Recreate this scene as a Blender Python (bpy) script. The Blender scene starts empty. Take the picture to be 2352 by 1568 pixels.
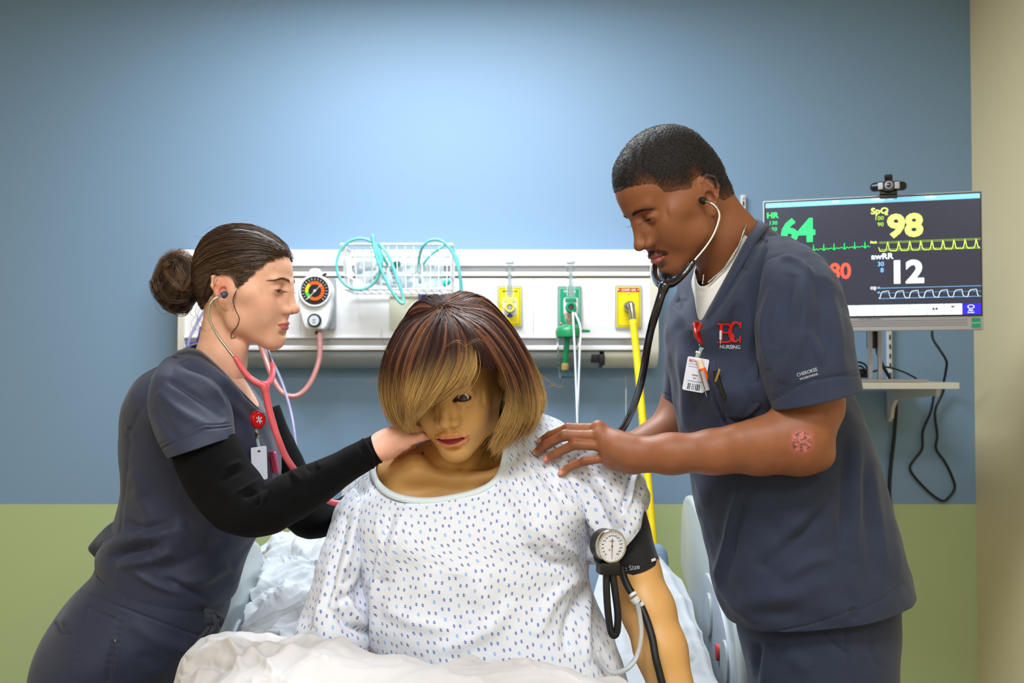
import bpy, bmesh, math, random
import numpy as np
from mathutils import Vector, Matrix

PI = math.pi
FPX = 2287.0                      # focal length for a 2352 px wide frame (35 mm)
CAMZ = 1.36
PITCH = math.radians(1.5)
scene = bpy.context.scene
COL = scene.collection

# ---------------------------------------------------------------- camera, world, lights, exposure
cam_data = bpy.data.cameras.new('camera')
cam_data.sensor_width = 36.0
cam_data.lens = FPX / 2352 * 36.0
cam_data.clip_start = 0.05
cam_data.dof.use_dof = True
cam_data.dof.focus_distance = 1.70
cam_data.dof.aperture_fstop = 6.5
cam = bpy.data.objects.new('camera', cam_data)
COL.objects.link(cam)
cam.location = (0, 0, CAMZ)
cam.rotation_euler = (PI / 2 + PITCH, 0, 0)
scene.camera = cam

world = bpy.data.worlds.new('world')
scene.world = world
world.use_nodes = True
world.node_tree.nodes['Background'].inputs[0].default_value = (0.8, 0.88, 1.0, 1)
world.node_tree.nodes['Background'].inputs[1].default_value = 0.05
scene.view_settings.view_transform = 'Standard'
scene.view_settings.look = 'None'
scene.view_settings.gamma = 1.0
scene.view_settings.use_curve_mapping = False
scene.view_settings.exposure = 0.0


def area_light(name, loc, rot, sx, sy, power, col):
    d = bpy.data.lights.new(name, 'AREA')
    d.shape = 'RECTANGLE'; d.size = sx; d.size_y = sy; d.energy = power; d.color = col
    o = bpy.data.objects.new(name, d); COL.objects.link(o)
    o.location = loc; o.rotation_euler = rot
    return o

# the ceiling panels of the room (the panel bodies are built with the ceiling)
PANELS = [  # x, y, size x, size y, power, colour
    (-0.25, 2.45, 1.15, 0.55, 51, (0.86, 0.94, 1.0)),
    (-0.1, 0.35, 1.15, 0.55, 36, (0.93, 0.96, 1.0)),
    (-1.2, -1.1, 0.55, 1.15, 28, (0.93, 0.96, 1.0)),
    (0.9, -1.1, 0.55, 1.15, 28, (0.93, 0.96, 1.0)),
]
CEIL = 2.72
for _p in PANELS:
    area_light('ceiling_panel_light', (_p[0], _p[1], CEIL - 0.035), (0, 0, 0), _p[2] - .05, _p[3] - .05, _p[4], _p[5])


# ---------------------------------------------------------------- projection helpers
_ca, _sa = math.cos(PITCH), math.sin(PITCH)

def P(px, py, Y):
    """point of the room plane y = Y that the photograph shows at pixel (px, py)"""
    dx = (px - 1176) / FPX; dz = (784 - py) / FPX
    d = np.array([dx, _ca - dz * _sa, _sa + dz * _ca])
    return np.array([0, 0, CAMZ]) + d * (Y / d[1])

def PA(pts):
    return np.array([P(*p[:3]) for p in pts])

def proj(v):
    q = v - np.array([0, 0, CAMZ])
    y = q[:, 1] * _ca + q[:, 2] * _sa; z = -q[:, 1] * _sa + q[:, 2] * _ca
    return np.stack([1176 + FPX * q[:, 0] / y, 784 - FPX * z / y], 1)

def rotz(d):
    d = math.radians(d); return np.array([[math.cos(d), -math.sin(d), 0], [math.sin(d), math.cos(d), 0], [0, 0, 1.]])
def rotx(d):
    d = math.radians(d); return np.array([[1., 0, 0], [0, math.cos(d), -math.sin(d)], [0, math.sin(d), math.cos(d)]])
def roty(d):
    d = math.radians(d); return np.array([[math.cos(d), 0, math.sin(d)], [0, 1., 0], [-math.sin(d), 0, math.cos(d)]])

def unit(v):
    v = np.asarray(v, float); return v / (np.linalg.norm(v) + 1e-12)

def frame(zax, up=(0, 0, 1)):
    """3x3 with columns x, y, z; z along zax"""
    z = unit(zax); up = np.asarray(up, float)
    if abs(z @ unit(up)) > .98: up = np.array([0, 1., 0]) if abs(z[1]) < .9 else np.array([1., 0, 0])
    x = unit(np.cross(up, z)); y = np.cross(z, x)
    return np.stack([x, y, z], 1)

def cr(pts, n):
    """Catmull-Rom through pts (k x d), n samples, roughly even in arc length"""
    p = np.asarray(pts, float)
    if len(p) == 2:
        t = np.linspace(0, 1, n)[:, None]; return p[0] * (1 - t) + p[1] * t
    e = np.vstack([2 * p[0] - p[1], p, 2 * p[-1] - p[-2]])
    L = np.concatenate([[0], np.cumsum(np.linalg.norm(np.diff(p[:, :3], axis=0), axis=1) + 1e-9)])
    s = np.interp(np.linspace(0, L[-1], n), L, np.arange(len(p)))
    i = np.minimum(s.astype(int), len(p) - 2); t = (s - i)[:, None]
    a, b, c, d = e[i], e[i + 1], e[i + 2], e[i + 3]
    return .5 * (2 * b + (c - a) * t + (2 * a - 5 * b + 4 * c - d) * t * t + (3 * b - a - 3 * c + d) * t ** 3)

def cr_u(p, n):
    """uniform-parameter Catmull-Rom, array (k, ...) -> (n, ...)"""
    p = np.asarray(p, float)
    e = np.concatenate([[2 * p[0] - p[1]], p, [2 * p[-1] - p[-2]]])
    s = np.linspace(0, len(p) - 1, n); i = np.minimum(s.astype(int), len(p) - 2)
    t = (s - i).reshape((-1,) + (1,) * (p.ndim - 1))
    a, b, c, d = e[i], e[i + 1], e[i + 2], e[i + 3]
    return .5 * (2 * b + (c - a) * t + (2 * a - 5 * b + 4 * c - d) * t * t + (3 * b - a - 3 * c + d) * t ** 3)

def cr_closed(p, n):
    p = np.asarray(p, float); k = len(p)
    s = np.arange(n) / n * k; i = s.astype(int); t = (s - i).reshape((-1,) + (1,) * (p.ndim - 1))
    a, b, c, d = p[(i - 1) % k], p[i % k], p[(i + 1) % k], p[(i + 2) % k]
    return .5 * (2 * b + (c - a) * t + (2 * a - 5 * b + 4 * c - d) * t * t + (3 * b - a - 3 * c + d) * t ** 3)

def wav(p, scale, seed, n=7):
    """cheap smooth noise, about -1..1; p (N,3) metres, scale = feature size"""
    r = np.random.RandomState(seed); o = np.zeros(len(p))
    for _ in range(n):
        k = r.normal(size=3); k = k / np.linalg.norm(k) * (2 * PI / scale) * r.uniform(.6, 1.5)
        o += np.sin(p @ k + r.uniform(0, 6.28) + .8 * np.sin(p @ (k[[1, 2, 0]] * .6) + r.uniform(0, 6.28)))
    return o / n * 1.7

def sm(e0, e1, x):
    t = np.clip((x - e0) / (e1 - e0), 0, 1); return t * t * (3 - 2 * t)


# ---------------------------------------------------------------- materials
def lin(c):
    if isinstance(c, str):
        c = c.lstrip('#'); c = tuple(int(c[i:i + 2], 16) for i in (0, 2, 4))
    return tuple((x / 255 / 12.92) if x / 255 <= .04045 else ((x / 255 + .055) / 1.055) ** 2.4 for x in c)

def sock(b, *names):
    for n in names:
        if n in b.inputs: return b.inputs[n]

_mats = {}
def mat(name, col=(200, 200, 200), rough=.5, metal=0., bump=0., bscale=200., var=0., vscale=30., vcol=False, sss=0., sssr=(1, .3, .15),
        sheen=0., coat=0., trans=0., ior=1.45, emit=0., ecol=None, spec=.5, alpha=1., aniso=0.):
    if name in _mats: return _mats[name]
    m = bpy.data.materials.new(name); m.use_nodes = True; _mats[name] = m
    nt = m.node_tree; b = nt.nodes['Principled BSDF']; L = nt.links.new
    c = lin(col) + (1,)
    sock(b, 'Base Color').default_value = c
    sock(b, 'Roughness').default_value = rough
    sock(b, 'Metallic').default_value = metal
    sock(b, 'Specular IOR Level').default_value = spec
    sock(b, 'IOR').default_value = ior
    if sheen: sock(b, 'Sheen Weight').default_value = sheen; sock(b, 'Sheen Roughness').default_value = .5
    if coat: sock(b, 'Coat Weight').default_value = coat
    if trans: sock(b, 'Transmission Weight').default_value = trans
    if alpha < 1: sock(b, 'Alpha').default_value = alpha
    if sss:
        sock(b, 'Subsurface Weight').default_value = sss; sock(b, 'Subsurface Radius').default_value = sssr; sock(b, 'Subsurface Scale').default_value = .006
    if emit:
        sock(b, 'Emission Color').default_value = (lin(ecol) if ecol else c[:3]) + (1,); sock(b, 'Emission Strength').default_value = emit
    tc = nt.nodes.new('ShaderNodeTexCoord')
    src = None
    if vcol:
        a = nt.nodes.new('ShaderNodeAttribute'); a.attribute_name = 'Col'; src = a.outputs['Color']
        L(src, sock(b, 'Base Color'))
    if var:
        n = nt.nodes.new('ShaderNodeTexNoise'); n.inputs['Scale'].default_value = vscale; n.inputs['Detail'].default_value = 4
        L(tc.outputs['Object'], n.inputs['Vector'])
        mr = nt.nodes.new('ShaderNodeMapRange'); mr.inputs[1].default_value = .3; mr.inputs[2].default_value = .7
        mr.inputs[3].default_value = 1 - var; mr.inputs[4].default_value = 1 + var
        L(n.outputs['Fac'], mr.inputs[0])
        mx = nt.nodes.new('ShaderNodeVectorMath'); mx.operation = 'SCALE'
        if src: L(src, mx.inputs[0])
        else: mx.inputs[0].default_value = c[:3]
        L(mr.outputs[0], mx.inputs['Scale']); L(mx.outputs[0], sock(b, 'Base Color'))
    if bump:
        n = nt.nodes.new('ShaderNodeTexNoise'); n.inputs['Scale'].default_value = bscale; n.inputs['Detail'].default_value = 3
        L(tc.outputs['Object'], n.inputs['Vector'])
        bp = nt.nodes.new('ShaderNodeBump'); bp.inputs['Strength'].default_value = bump; bp.inputs['Distance'].default_value = .001
        L(n.outputs['Fac'], bp.inputs['Height']); L(bp.outputs[0], b.inputs['Normal'])
    return m

class NX:
    """tiny maths-node expression helper for procedural print"""
    def __init__(s, m): s.nt = m.node_tree
    def n(s, op, *a):
        q = s.nt.nodes.new('ShaderNodeMath'); q.operation = op
        for i, x in enumerate(a):
            if isinstance(x, (int, float)): q.inputs[i].default_value = x
            else: s.nt.links.new(x, q.inputs[i])
        return q.outputs[0]


# ---------------------------------------------------------------- objects
def wloc(o):
    v = np.zeros(3)
    while o is not None:
        v = v + np.array(o.location); o = o.parent
    return v

def thing(name, label, cat, loc, group=None):
    o = bpy.data.objects.new(name, None); COL.objects.link(o); o.location = tuple(loc); o.empty_display_size = .05
    o['label'] = label; o['category'] = cat
    if group: o['group'] = group
    return o

def tag(o, label=None, cat=None, group=None, kind=None):
    if label: o['label'] = label
    if cat: o['category'] = cat
    if group: o['group'] = group
    if kind: o['kind'] = kind
    return o

def link_mesh(name, v, f, m, parent=None, smooth=True, col=None, uv=None, fm=None, label=None, autosmooth=None):
    """v (N,3) world coordinates; f list of faces or (M,4)/(M,3) array"""
    v = np.asarray(v, float)
    if parent is not None: off = wloc(parent)
    else:
        off = np.array([(v[:, 0].min() + v[:, 0].max()) / 2, (v[:, 1].min() + v[:, 1].max()) / 2, v[:, 2].min()])
    me = bpy.data.meshes.new(name)
    vv = (v - off).astype(np.float32)
    if isinstance(f, np.ndarray):
        k = f.shape[1]; me.vertices.add(len(vv)); me.vertices.foreach_set('co', vv.ravel())
        me.loops.add(f.size); me.loops.foreach_set('vertex_index', f.astype(np.int32).ravel())
        me.polygons.add(len(f)); me.polygons.foreach_set('loop_start', np.arange(0, f.size, k, dtype=np.int32))
        me.update(calc_edges=True)
    else:
        me.from_pydata(vv.tolist(), [], [tuple(int(i) for i in q) for q in f]); me.update()
    if smooth is True: me.polygons.foreach_set('use_smooth', np.ones(len(me.polygons), bool))
    ms = m if isinstance(m, (list, tuple)) else [m]
    for q in ms: me.materials.append(q)
    if fm is not None: me.polygons.foreach_set('material_index', np.asarray(fm, np.int32))
    if col is not None:
        a = me.color_attributes.new('Col', 'FLOAT_COLOR', 'POINT')
        c4 = np.ones((len(v), 4), np.float32); c4[:, :3] = col; a.data.foreach_set('color', c4.ravel())
    if uv is not None:
        ul = me.uv_layers.new(name='UVMap'); li = np.empty(len(me.loops), np.int32); me.loops.foreach_get('vertex_index', li)
        ul.data.foreach_set('uv', np.asarray(uv, np.float32)[li].ravel())
    o = bpy.data.objects.new(name, me); COL.objects.link(o)
    if parent is not None: o.parent = parent
    else: o.location = tuple(off)
    if autosmooth and not smooth:
        me.polygons.foreach_set('use_smooth', np.ones(len(me.polygons), bool))
        me.set_sharp_from_angle(angle=math.radians(autosmooth))
    if label: o['label'] = label
    return o

class MB:
    def __init__(s): s.v = []; s.f = []; s.n = 0; s.c = []; s.fm = []; s.uv = []
    def add(s, v, f, col=None, mi=0):
        v = np.asarray(v, float); s.v.append(v)
        s.f += [tuple(i + s.n for i in q) for q in (f.tolist() if isinstance(f, np.ndarray) else f)]
        s.fm += [mi] * len(f)
        if col is not None: s.c.append(np.broadcast_to(np.asarray(col, float), (len(v), 3)))
        s.n += len(v); return s
    def build(s, name, m, parent=None, smooth=False, autosmooth=35, label=None):
        if not s.v: return None
        return link_mesh(name, np.vstack(s.v), s.f, m, parent, smooth=smooth, autosmooth=None if smooth else autosmooth,
                         col=np.vstack(s.c) if s.c else None, fm=s.fm if any(s.fm) else None, label=label)

def box(c, s, R=None, bev=0., seg=2):
    bm = bmesh.new(); bmesh.ops.create_cube(bm, size=1.0)
    for q in bm.verts: q.co = Vector((q.co.x * s[0], q.co.y * s[1], q.co.z * s[2]))
    if bev: bmesh.ops.bevel(bm, geom=bm.edges[:], offset=min(bev, min(s) * .49), segments=seg, affect='EDGES', profile=.6)
    bm.verts.index_update()
    v = np.array([q.co[:] for q in bm.verts]); f = [[x.index for x in p.verts] for p in bm.faces]; bm.free()
    if R is not None: v = v @ np.asarray(R).T
    return v + np.asarray(c), f

def lathe(prof, c, axis=(0, 0, 1), n=32, R=None):
    """prof [(r, h)...]; closed with caps"""
    Rm = frame(axis) if R is None else R
    v = []; f = []
    a = np.arange(n) / n * 2 * PI
    for r, h in prof: v += [(max(r, 1e-5) * math.cos(t), max(r, 1e-5) * math.sin(t), h) for t in a]
    k = len(prof)
    for j in range(k - 1):
        for i in range(n):
            i2 = (i + 1) % n; f.append((j * n + i, j * n + i2, (j + 1) * n + i2, (j + 1) * n + i))
    f.append(tuple(range(n))[::-1]); f.append(tuple(range((k - 1) * n, k * n)))
    return np.array(v) @ Rm.T + np.asarray(c), f

def tube(pts, r, n=10, m=None, flat=None, closed=False):
    """tube along pts; r scalar or list per control point; m = samples"""
    p = np.asarray(pts, float); rr = np.full(len(p), r, float) if np.isscalar(r) else np.asarray(r, float)
    if m:
        q = cr(np.hstack([p, rr[:, None]]), m); p, rr = q[:, :3], np.abs(q[:, 3])
    t = np.gradient(p, axis=0); t /= (np.linalg.norm(t, axis=1)[:, None] + 1e-12)
    if closed: t[0] = t[-1] = unit(p[1] - p[-2])
    x = np.cross(t[0], (0, 0, 1.) if abs(t[0][2]) < .9 else (0, 1., 0)); x = unit(x)
    v = []; a = np.arange(n) / n * 2 * PI; ca, sa = np.cos(a), np.sin(a)
    for i in range(len(p)):
        x = unit(x - t[i] * (x @ t[i])); y = np.cross(t[i], x)
        v.append(p[i] + rr[i] * (ca[:, None] * x + sa[:, None] * y))
    k = len(p); f = [(j * n + i, j * n + (i + 1) % n, (j + 1) * n + (i + 1) % n, (j + 1) * n + i) for j in range(k - 1) for i in range(n)]
    if not closed: f += [tuple(range(n))[::-1], tuple(range((k - 1) * n, k * n))]
    return np.vstack(v), f

def prism(poly, h, c, R, h0=0.):
    """polygon (list of 2-d) extruded from h0 to h0+h along R's third column"""
    n = len(poly); p = np.array(poly, float)
    v = np.vstack([np.c_[p, np.full(n, h0)], np.c_[p, np.full(n, h0 + h)]])
    f = [tuple(range(n))[::-1], tuple(range(n, 2 * n))] + [(i, (i + 1) % n, n + (i + 1) % n, n + i) for i in range(n)]
    return v @ np.asarray(R).T + np.asarray(c), f

def rrect(w, h, r, n=5):
    o = []
    for cx, cy, a0 in ((w / 2 - r, h / 2 - r, 0), (-w / 2 + r, h / 2 - r, 90), (-w / 2 + r, -h / 2 + r, 180), (w / 2 - r, -h / 2 + r, 270)):
        for i in range(n + 1):
            a = math.radians(a0 + 90 * i / n); o.append((cx + r * math.cos(a), cy + r * math.sin(a)))
    return o

_font = [None]
def text(s, size, c, R, depth=.0004, align='CENTER', bold=0., sx=1.):
    cu = bpy.data.curves.new('t', 'FONT'); cu.body = s; cu.size = size; cu.align_x = align; cu.align_y = 'CENTER'
    cu.extrude = depth / 2; cu.resolution_u = 3; cu.offset = bold
    o = bpy.data.objects.new('t', cu); COL.objects.link(o)
    dg = bpy.context.evaluated_depsgraph_get(); dg.update(); e = o.evaluated_get(dg); me = e.to_mesh()
    v = np.array([q.co[:] for q in me.vertices]).reshape(-1, 3); f = [tuple(p.vertices) for p in me.polygons]
    e.to_mesh_clear(); bpy.data.objects.remove(o); bpy.data.curves.remove(cu)
    if len(v) == 0: return np.zeros((0, 3)), []
    v[:, 0] *= sx
    return v @ np.asarray(R).T + np.asarray(c), f

def vnormals(v, f):
    f = np.asarray(f); n = np.zeros_like(v)
    a, b, c, d = v[f[:, 0]], v[f[:, 1]], v[f[:, 2]], v[f[:, 3]]
    fn = np.cross(c - a, d - b)
    for i in range(4):
        for k in range(3): n[:, k] += np.bincount(f[:, i], fn[:, k], len(v))
    return n / (np.linalg.norm(n, axis=1)[:, None] + 1e-12)

def gridfaces(nu, nv, closed):
    """nv rows of nu points"""
    i = np.arange(nu if closed else nu - 1); j = np.arange(nv - 1)
    I, J = np.meshgrid(i, j); I = I.ravel(); J = J.ravel(); I2 = (I + 1) % nu
    return np.stack([J * nu + I, (J + 1) * nu + I, (J + 1) * nu + I2, J * nu + I2], 1)

FOLD_GAIN = 1.0
def fold_disp(v, n, folds, back=False):
    """displacement along normals from fold lines given as pixel polylines; acts on the camera side of the cloth"""
    q = proj(v); d = np.zeros(len(v)); w = np.clip(-n[:, 1] * 3 + .25, 0, 1)
    for pts, wid, amp in folds:
        p = np.array(pts, float); p = cr(p, max(3 * len(p), 5)) if len(p) > 2 else p
        L = np.concatenate([[0], np.cumsum(np.linalg.norm(np.diff(p, axis=0), axis=1))]); T = L[-1]
        lo, hi = p.min(0) - wid * 3, p.max(0) + wid * 3
        sel = np.where((q[:, 0] > lo[0]) & (q[:, 0] < hi[0]) & (q[:, 1] > lo[1]) & (q[:, 1] < hi[1]))[0]
        if not len(sel): continue
        qq = q[sel]; best = np.full(len(sel), 1e9); bs = np.zeros(len(sel))
        for i in range(len(p) - 1):
            e = p[i + 1] - p[i]; l2 = e @ e + 1e-9
            t = np.clip(((qq - p[i]) @ e) / l2, 0, 1); dd = np.linalg.norm(qq - p[i] - t[:, None] * e, axis=1)
            m = dd < best; best[m] = dd[m]; bs[m] = (L[i] + t[m] * math.sqrt(l2)) / T
        tap = np.sin(np.clip(bs, 0, 1) * PI) ** .5 if wid > 3.5 else 1.0
        d[sel] += FOLD_GAIN * amp * np.exp(-(best / wid) ** 2) * tap * w[sel]
    return d

def loft(rings, nu=96, nv=120, folds=(), noise=(), uvs=1., post=None, disp=None):
    """rings: list of closed curves (k,3). Returns v, f, uv, n"""
    R = np.stack([cr_closed(r, nu) for r in rings]); R = cr_u(R, nv)
    v = R.reshape(-1, 3); f = gridfaces(nu, nv, True); n = vnormals(v, f)
    cen = R.mean(1, keepdims=True); out = ((R - cen).reshape(-1, 3) * n).sum(1).mean()
    if out < 0: f = f[:, ::-1]; n = -n
    seg = np.linalg.norm(np.diff(np.concatenate([R, R[:, :1]], 1), axis=1), axis=2)
    u = np.concatenate([np.zeros((nv, 1)), np.cumsum(seg, 1)[:, :-1]], 1); u = u - u[:, nu // 4:nu // 4 + 1]
    vv = np.cumsum(np.concatenate([np.zeros((1, nu)), np.linalg.norm(np.diff(R, axis=0), axis=2)]), 0)
    uv = np.stack([u.ravel(), vv.ravel()], 1)
    d = fold_disp(v, n, folds)
    for sc, amp, seed in noise: d += amp * wav(v, sc, seed)
    if disp is not None: d += disp(v, n)
    v = v + n * d[:, None]
    if post is not None: v = post(v, n)
    return v, f, uv, n

def ering(xl, yl, xr, yr, Y, rd, k=16, p=2.0, yaw=0., lean=0.):
    """ring in pixels: left and right silhouette points at depth Y, half depth rd; order right, front, left, back"""
    a, b = P(xr, yr, Y), P(xl, yl, Y); c = (a + b) / 2; h = (a - b) / 2
    o = []
    for i in range(k):
        t = i / k * 2 * PI; ct, st = math.cos(t), math.sin(t)
        x = math.copysign(abs(ct) ** (2 / p), ct); y = math.copysign(abs(st) ** (2 / p), st)
        o.append(c + h * x + np.array([0, -1., 0]) * rd * y + np.array([0, 0, lean * rd * max(y, 0)]) + unit(h) * yaw * y)
    return np.array(o)

def thicken(v, f, n, t):
    """inner shell plus rims for an open tube/patch mesh (quads)"""
    N = len(v); vi = v - n * t
    F = [f, f[:, ::-1] + N]
    e = np.concatenate([f[:, [0, 1]], f[:, [1, 2]], f[:, [2, 3]], f[:, [3, 0]]])
    key = np.sort(e, 1); k1 = key[:, 0].astype(np.int64) * (N + 1) + key[:, 1]
    uq, inv, cnt = np.unique(k1, return_inverse=True, return_counts=True)
    b = e[cnt[inv.ravel()] == 1]
    F.append(np.stack([b[:, 1], b[:, 0], b[:, 0] + N, b[:, 1] + N], 1))
    return np.vstack([v, vi]), np.vstack(F)

def patch(ctrl, nu, nv, folds=(), noise=(), flip=False):
    """ctrl: rows x cols of (px,py,Y) -> smooth surface"""
    C = np.array([[P(*c) for c in row] for row in ctrl])
    R = cr_u(C, nv); R = np.swapaxes(cr_u(np.swapaxes(R, 0, 1), nu), 0, 1)
    v = R.reshape(-1, 3); f = gridfaces(nu, nv, False); n = vnormals(v, f)
    if n[:, 1].mean() > 0: f = f[:, ::-1]; n = -n
    if flip: f = f[:, ::-1]; n = -n
    d = fold_disp(v, n, folds)
    for sc, amp, seed in noise: d += amp * wav(v, sc, seed)
    v = v + n * d[:, None]
    uu = np.linalg.norm(np.diff(R, axis=1), axis=2).mean(0).cumsum(); vv = np.linalg.norm(np.diff(R, axis=0), axis=2).mean(1).cumsum()
    U, V = np.meshgrid(np.r_[0, uu], np.r_[0, vv])
    return v, f, np.stack([U.ravel(), V.ravel()], 1), n


# ---------------------------------------------------------------- signed-distance modelling with surface nets
class Vol:
    def __init__(s, lo, hi, h):
        s.lo = np.asarray(lo, float); s.h = h
        s.n = np.ceil((np.asarray(hi) - s.lo) / h).astype(int) + 1
        s.f = np.full(s.n, .05, np.float32)
        s.ax = [(s.lo[i] + np.arange(s.n[i]) * h).astype(np.float32) for i in range(3)]
    def win(s, lo, hi):
        a = np.clip(np.floor((lo - s.lo) / s.h).astype(int), 0, s.n); b = np.clip(np.ceil((hi - s.lo) / s.h).astype(int) + 1, 0, s.n)
        if (b <= a).any(): return None
        sl = tuple(slice(a[i], b[i]) for i in range(3))
        g = np.meshgrid(*[s.ax[i][a[i]:b[i]] for i in range(3)], indexing='ij', sparse=True)
        return sl, g
    def comb(s, sl, d, k, mode):
        F = s.f[sl]
        if mode == 'add':
            hh = np.maximum(k - np.abs(F - d), 0) / k if k > 0 else 0
            s.f[sl] = np.minimum(F, d) - hh * hh * k * .25
        else:
            d = -d; hh = np.maximum(k - np.abs(F - d), 0) / k if k > 0 else 0
            s.f[sl] = np.maximum(F, d) + hh * hh * k * .25
    def seg(s, a, b, ra, rb, k=.01, mode='add', flat=None):
        a = np.asarray(a, float); b = np.asarray(b, float); r = max(ra, rb)
        w = s.win(np.minimum(a, b) - r - 2 * k - .006, np.maximum(a, b) + r + 2 * k + .006)
        if w is None: return
        sl, (X, Y, Z) = w
        e = b - a; l2 = float(e @ e) + 1e-12
        dx, dy, dz = X - np.float32(a[0]), Y - np.float32(a[1]), Z - np.float32(a[2])
        t = np.clip((dx * e[0] + dy * e[1] + dz * e[2]) / l2, 0, 1).astype(np.float32)
        dx = dx - t * e[0]; dy = dy - t * e[1]; dz = dz - t * e[2]
        q = dx * dx + dy * dy + dz * dz
        if flat is not None:
            fn, fs = unit(flat[0]), flat[1]; c = dx * fn[0] + dy * fn[1] + dz * fn[2]
            q = q + c * c * (1 / (fs * fs) - 1)
            d = (np.sqrt(np.maximum(q, 0)) - (ra + (rb - ra) * t)) * ((1 + fs) / 2)
        else: d = np.sqrt(q) - (ra + (rb - ra) * t)
        s.comb(sl, d.astype(np.float32), k, mode)
    def chain(s, pts, rs, k=.01, mode='add', flat=None):
        for i in range(len(pts) - 1): s.seg(pts[i], pts[i + 1], rs[i] if not np.isscalar(rs) else rs, rs[i + 1] if not np.isscalar(rs) else rs, k, mode, flat)
    def ell(s, c, r, R=None, k=.01, mode='add'):
        c = np.asarray(c, float); r = np.asarray(r, float) * np.ones(3); R = np.eye(3) if R is None else R
        ext = np.sqrt(((R * r) ** 2).sum(1))
        w = s.win(c - ext - 2.5 * k - .012, c + ext + 2.5 * k + .012)
        if w is None: return
        sl, (X, Y, Z) = w
        dx, dy, dz = X - np.float32(c[0]), Y - np.float32(c[1]), Z - np.float32(c[2])
        k0 = 0; k1 = 0
        for i in range(3):
            q = (dx * R[0, i] + dy * R[1, i] + dz * R[2, i]) / r[i]; k0 = k0 + q * q; k1 = k1 + q * q / (r[i] * r[i])
        k0 = np.sqrt(k0); k1 = np.sqrt(k1)
        d = k0 * (k0 - 1) / (k1 + 1e-9)
        s.comb(sl, d.astype(np.float32), k, mode)
    def func(s, lo, hi, fn):
        w = s.win(np.asarray(lo, float), np.asarray(hi, float))
        if w is None: return
        sl, g = w; s.f[sl] = fn(s.f[sl], *g)
    def plane_cut(s, p, n, k=.002):
        """removes the side n points to"""
        p = np.asarray(p); n = unit(n)
        g = np.meshgrid(*s.ax, indexing='ij', sparse=True)
        d = (g[0] - p[0]) * n[0] + (g[1] - p[1]) * n[1] + (g[2] - p[2]) * n[2]
        s.comb((slice(None),) * 3, (-d).astype(np.float32), k, 'sub')
    def mesh(s, smooth=0):
        F = s.f; F[0] = F[-1] = .05; F[:, 0] = F[:, -1] = .05; F[:, :, 0] = F[:, :, -1] = .05
        I = F < 0
        def cells(op, A):
            A = op(A[:-1], A[1:]); A = op(A[:, :-1], A[:, 1:]); return op(A[:, :, :-1], A[:, :, 1:])
        act = cells(np.logical_or, I) & ~cells(np.logical_and, I)
        c = np.argwhere(act); idx = np.full(act.shape, -1, np.int32); idx[act] = np.arange(len(c))
        off = np.array([[i, j, k] for i in (0, 1) for j in (0, 1) for k in (0, 1)])
        V = np.stack([F[c[:, 0] + o[0], c[:, 1] + o[1], c[:, 2] + o[2]] for o in off], 1)
        acc = np.zeros((len(c), 3)); cnt = np.zeros(len(c))
        for a in range(8):
            for b in range(a + 1, 8):
                if np.abs(off[a] - off[b]).sum() != 1: continue
                fa, fb = V[:, a], V[:, b]; m = (fa < 0) != (fb < 0)
                t = np.where(m, fa / np.where(m, fa - fb, 1), 0)
                acc += m[:, None] * (off[a] + t[:, None] * (off[b] - off[a])); cnt += m
        v = s.lo + (c + acc / cnt[:, None]) * s.h
        fs = []
        for ax in range(3):
            A = np.moveaxis(I, ax, 0); ch = A[:-1] != A[1:]; up = A[:-1] & ~A[1:]
            ids = np.moveaxis(idx, ax, 0)
            e = np.argwhere(ch[:, 1:-1, 1:-1]) + np.array([0, 1, 1])
            q = np.stack([ids[e[:, 0], e[:, 1] - 1, e[:, 2] - 1], ids[e[:, 0], e[:, 1], e[:, 2] - 1], ids[e[:, 0], e[:, 1], e[:, 2]], ids[e[:, 0], e[:, 1] - 1, e[:, 2]]], 1)
            u = up[e[:, 0], e[:, 1], e[:, 2]]
            if ax == 1: u = ~u
            q[~u] = q[~u][:, ::-1]; fs.append(q)
        f = np.vstack(fs); f = f[(f >= 0).all(1)]
        for _ in range(smooth): v = lap(v, f)
        return v, f
    def sample(s, p):
        g = np.clip(np.rint((p - s.lo) / s.h).astype(int), 0, s.n - 1); return s.f[g[:, 0], g[:, 1], g[:, 2]]

def lap(v, f, w=.5):
    s = np.zeros_like(v); c = np.zeros(len(v))
    for i in range(4):
        a, b = f[:, i], f[:, (i + 1) % 4]
        for k in range(3): s[:, k] += np.bincount(a, v[b, k], len(v)) + np.bincount(b, v[a, k], len(v))
        c += np.bincount(a, minlength=len(v)) + np.bincount(b, minlength=len(v))
    return v * (1 - w) + w * s / np.maximum(c, 1)[:, None]

def join_meshes(parts):
    """[(v,f,col)...] -> one"""
    V, Fc, C = [], [], []; n = 0
    for v, f, c in parts:
        V.append(v); Fc.append(f + n); C.append(c); n += len(v)
    return np.vstack(V), np.vstack(Fc), np.vstack(C)

def segdist(p, a, b):
    e = b - a; t = np.clip(((p - a) @ e) / (e @ e + 1e-12), 0, 1); return np.linalg.norm(p - a - t[:, None] * e, axis=1)

def chaindist(p, pts):
    d = np.full(len(p), 1e9)
    for i in range(len(pts) - 1): d = np.minimum(d, segdist(p, np.asarray(pts[i], float), np.asarray(pts[i + 1], float)))
    return d


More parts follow.
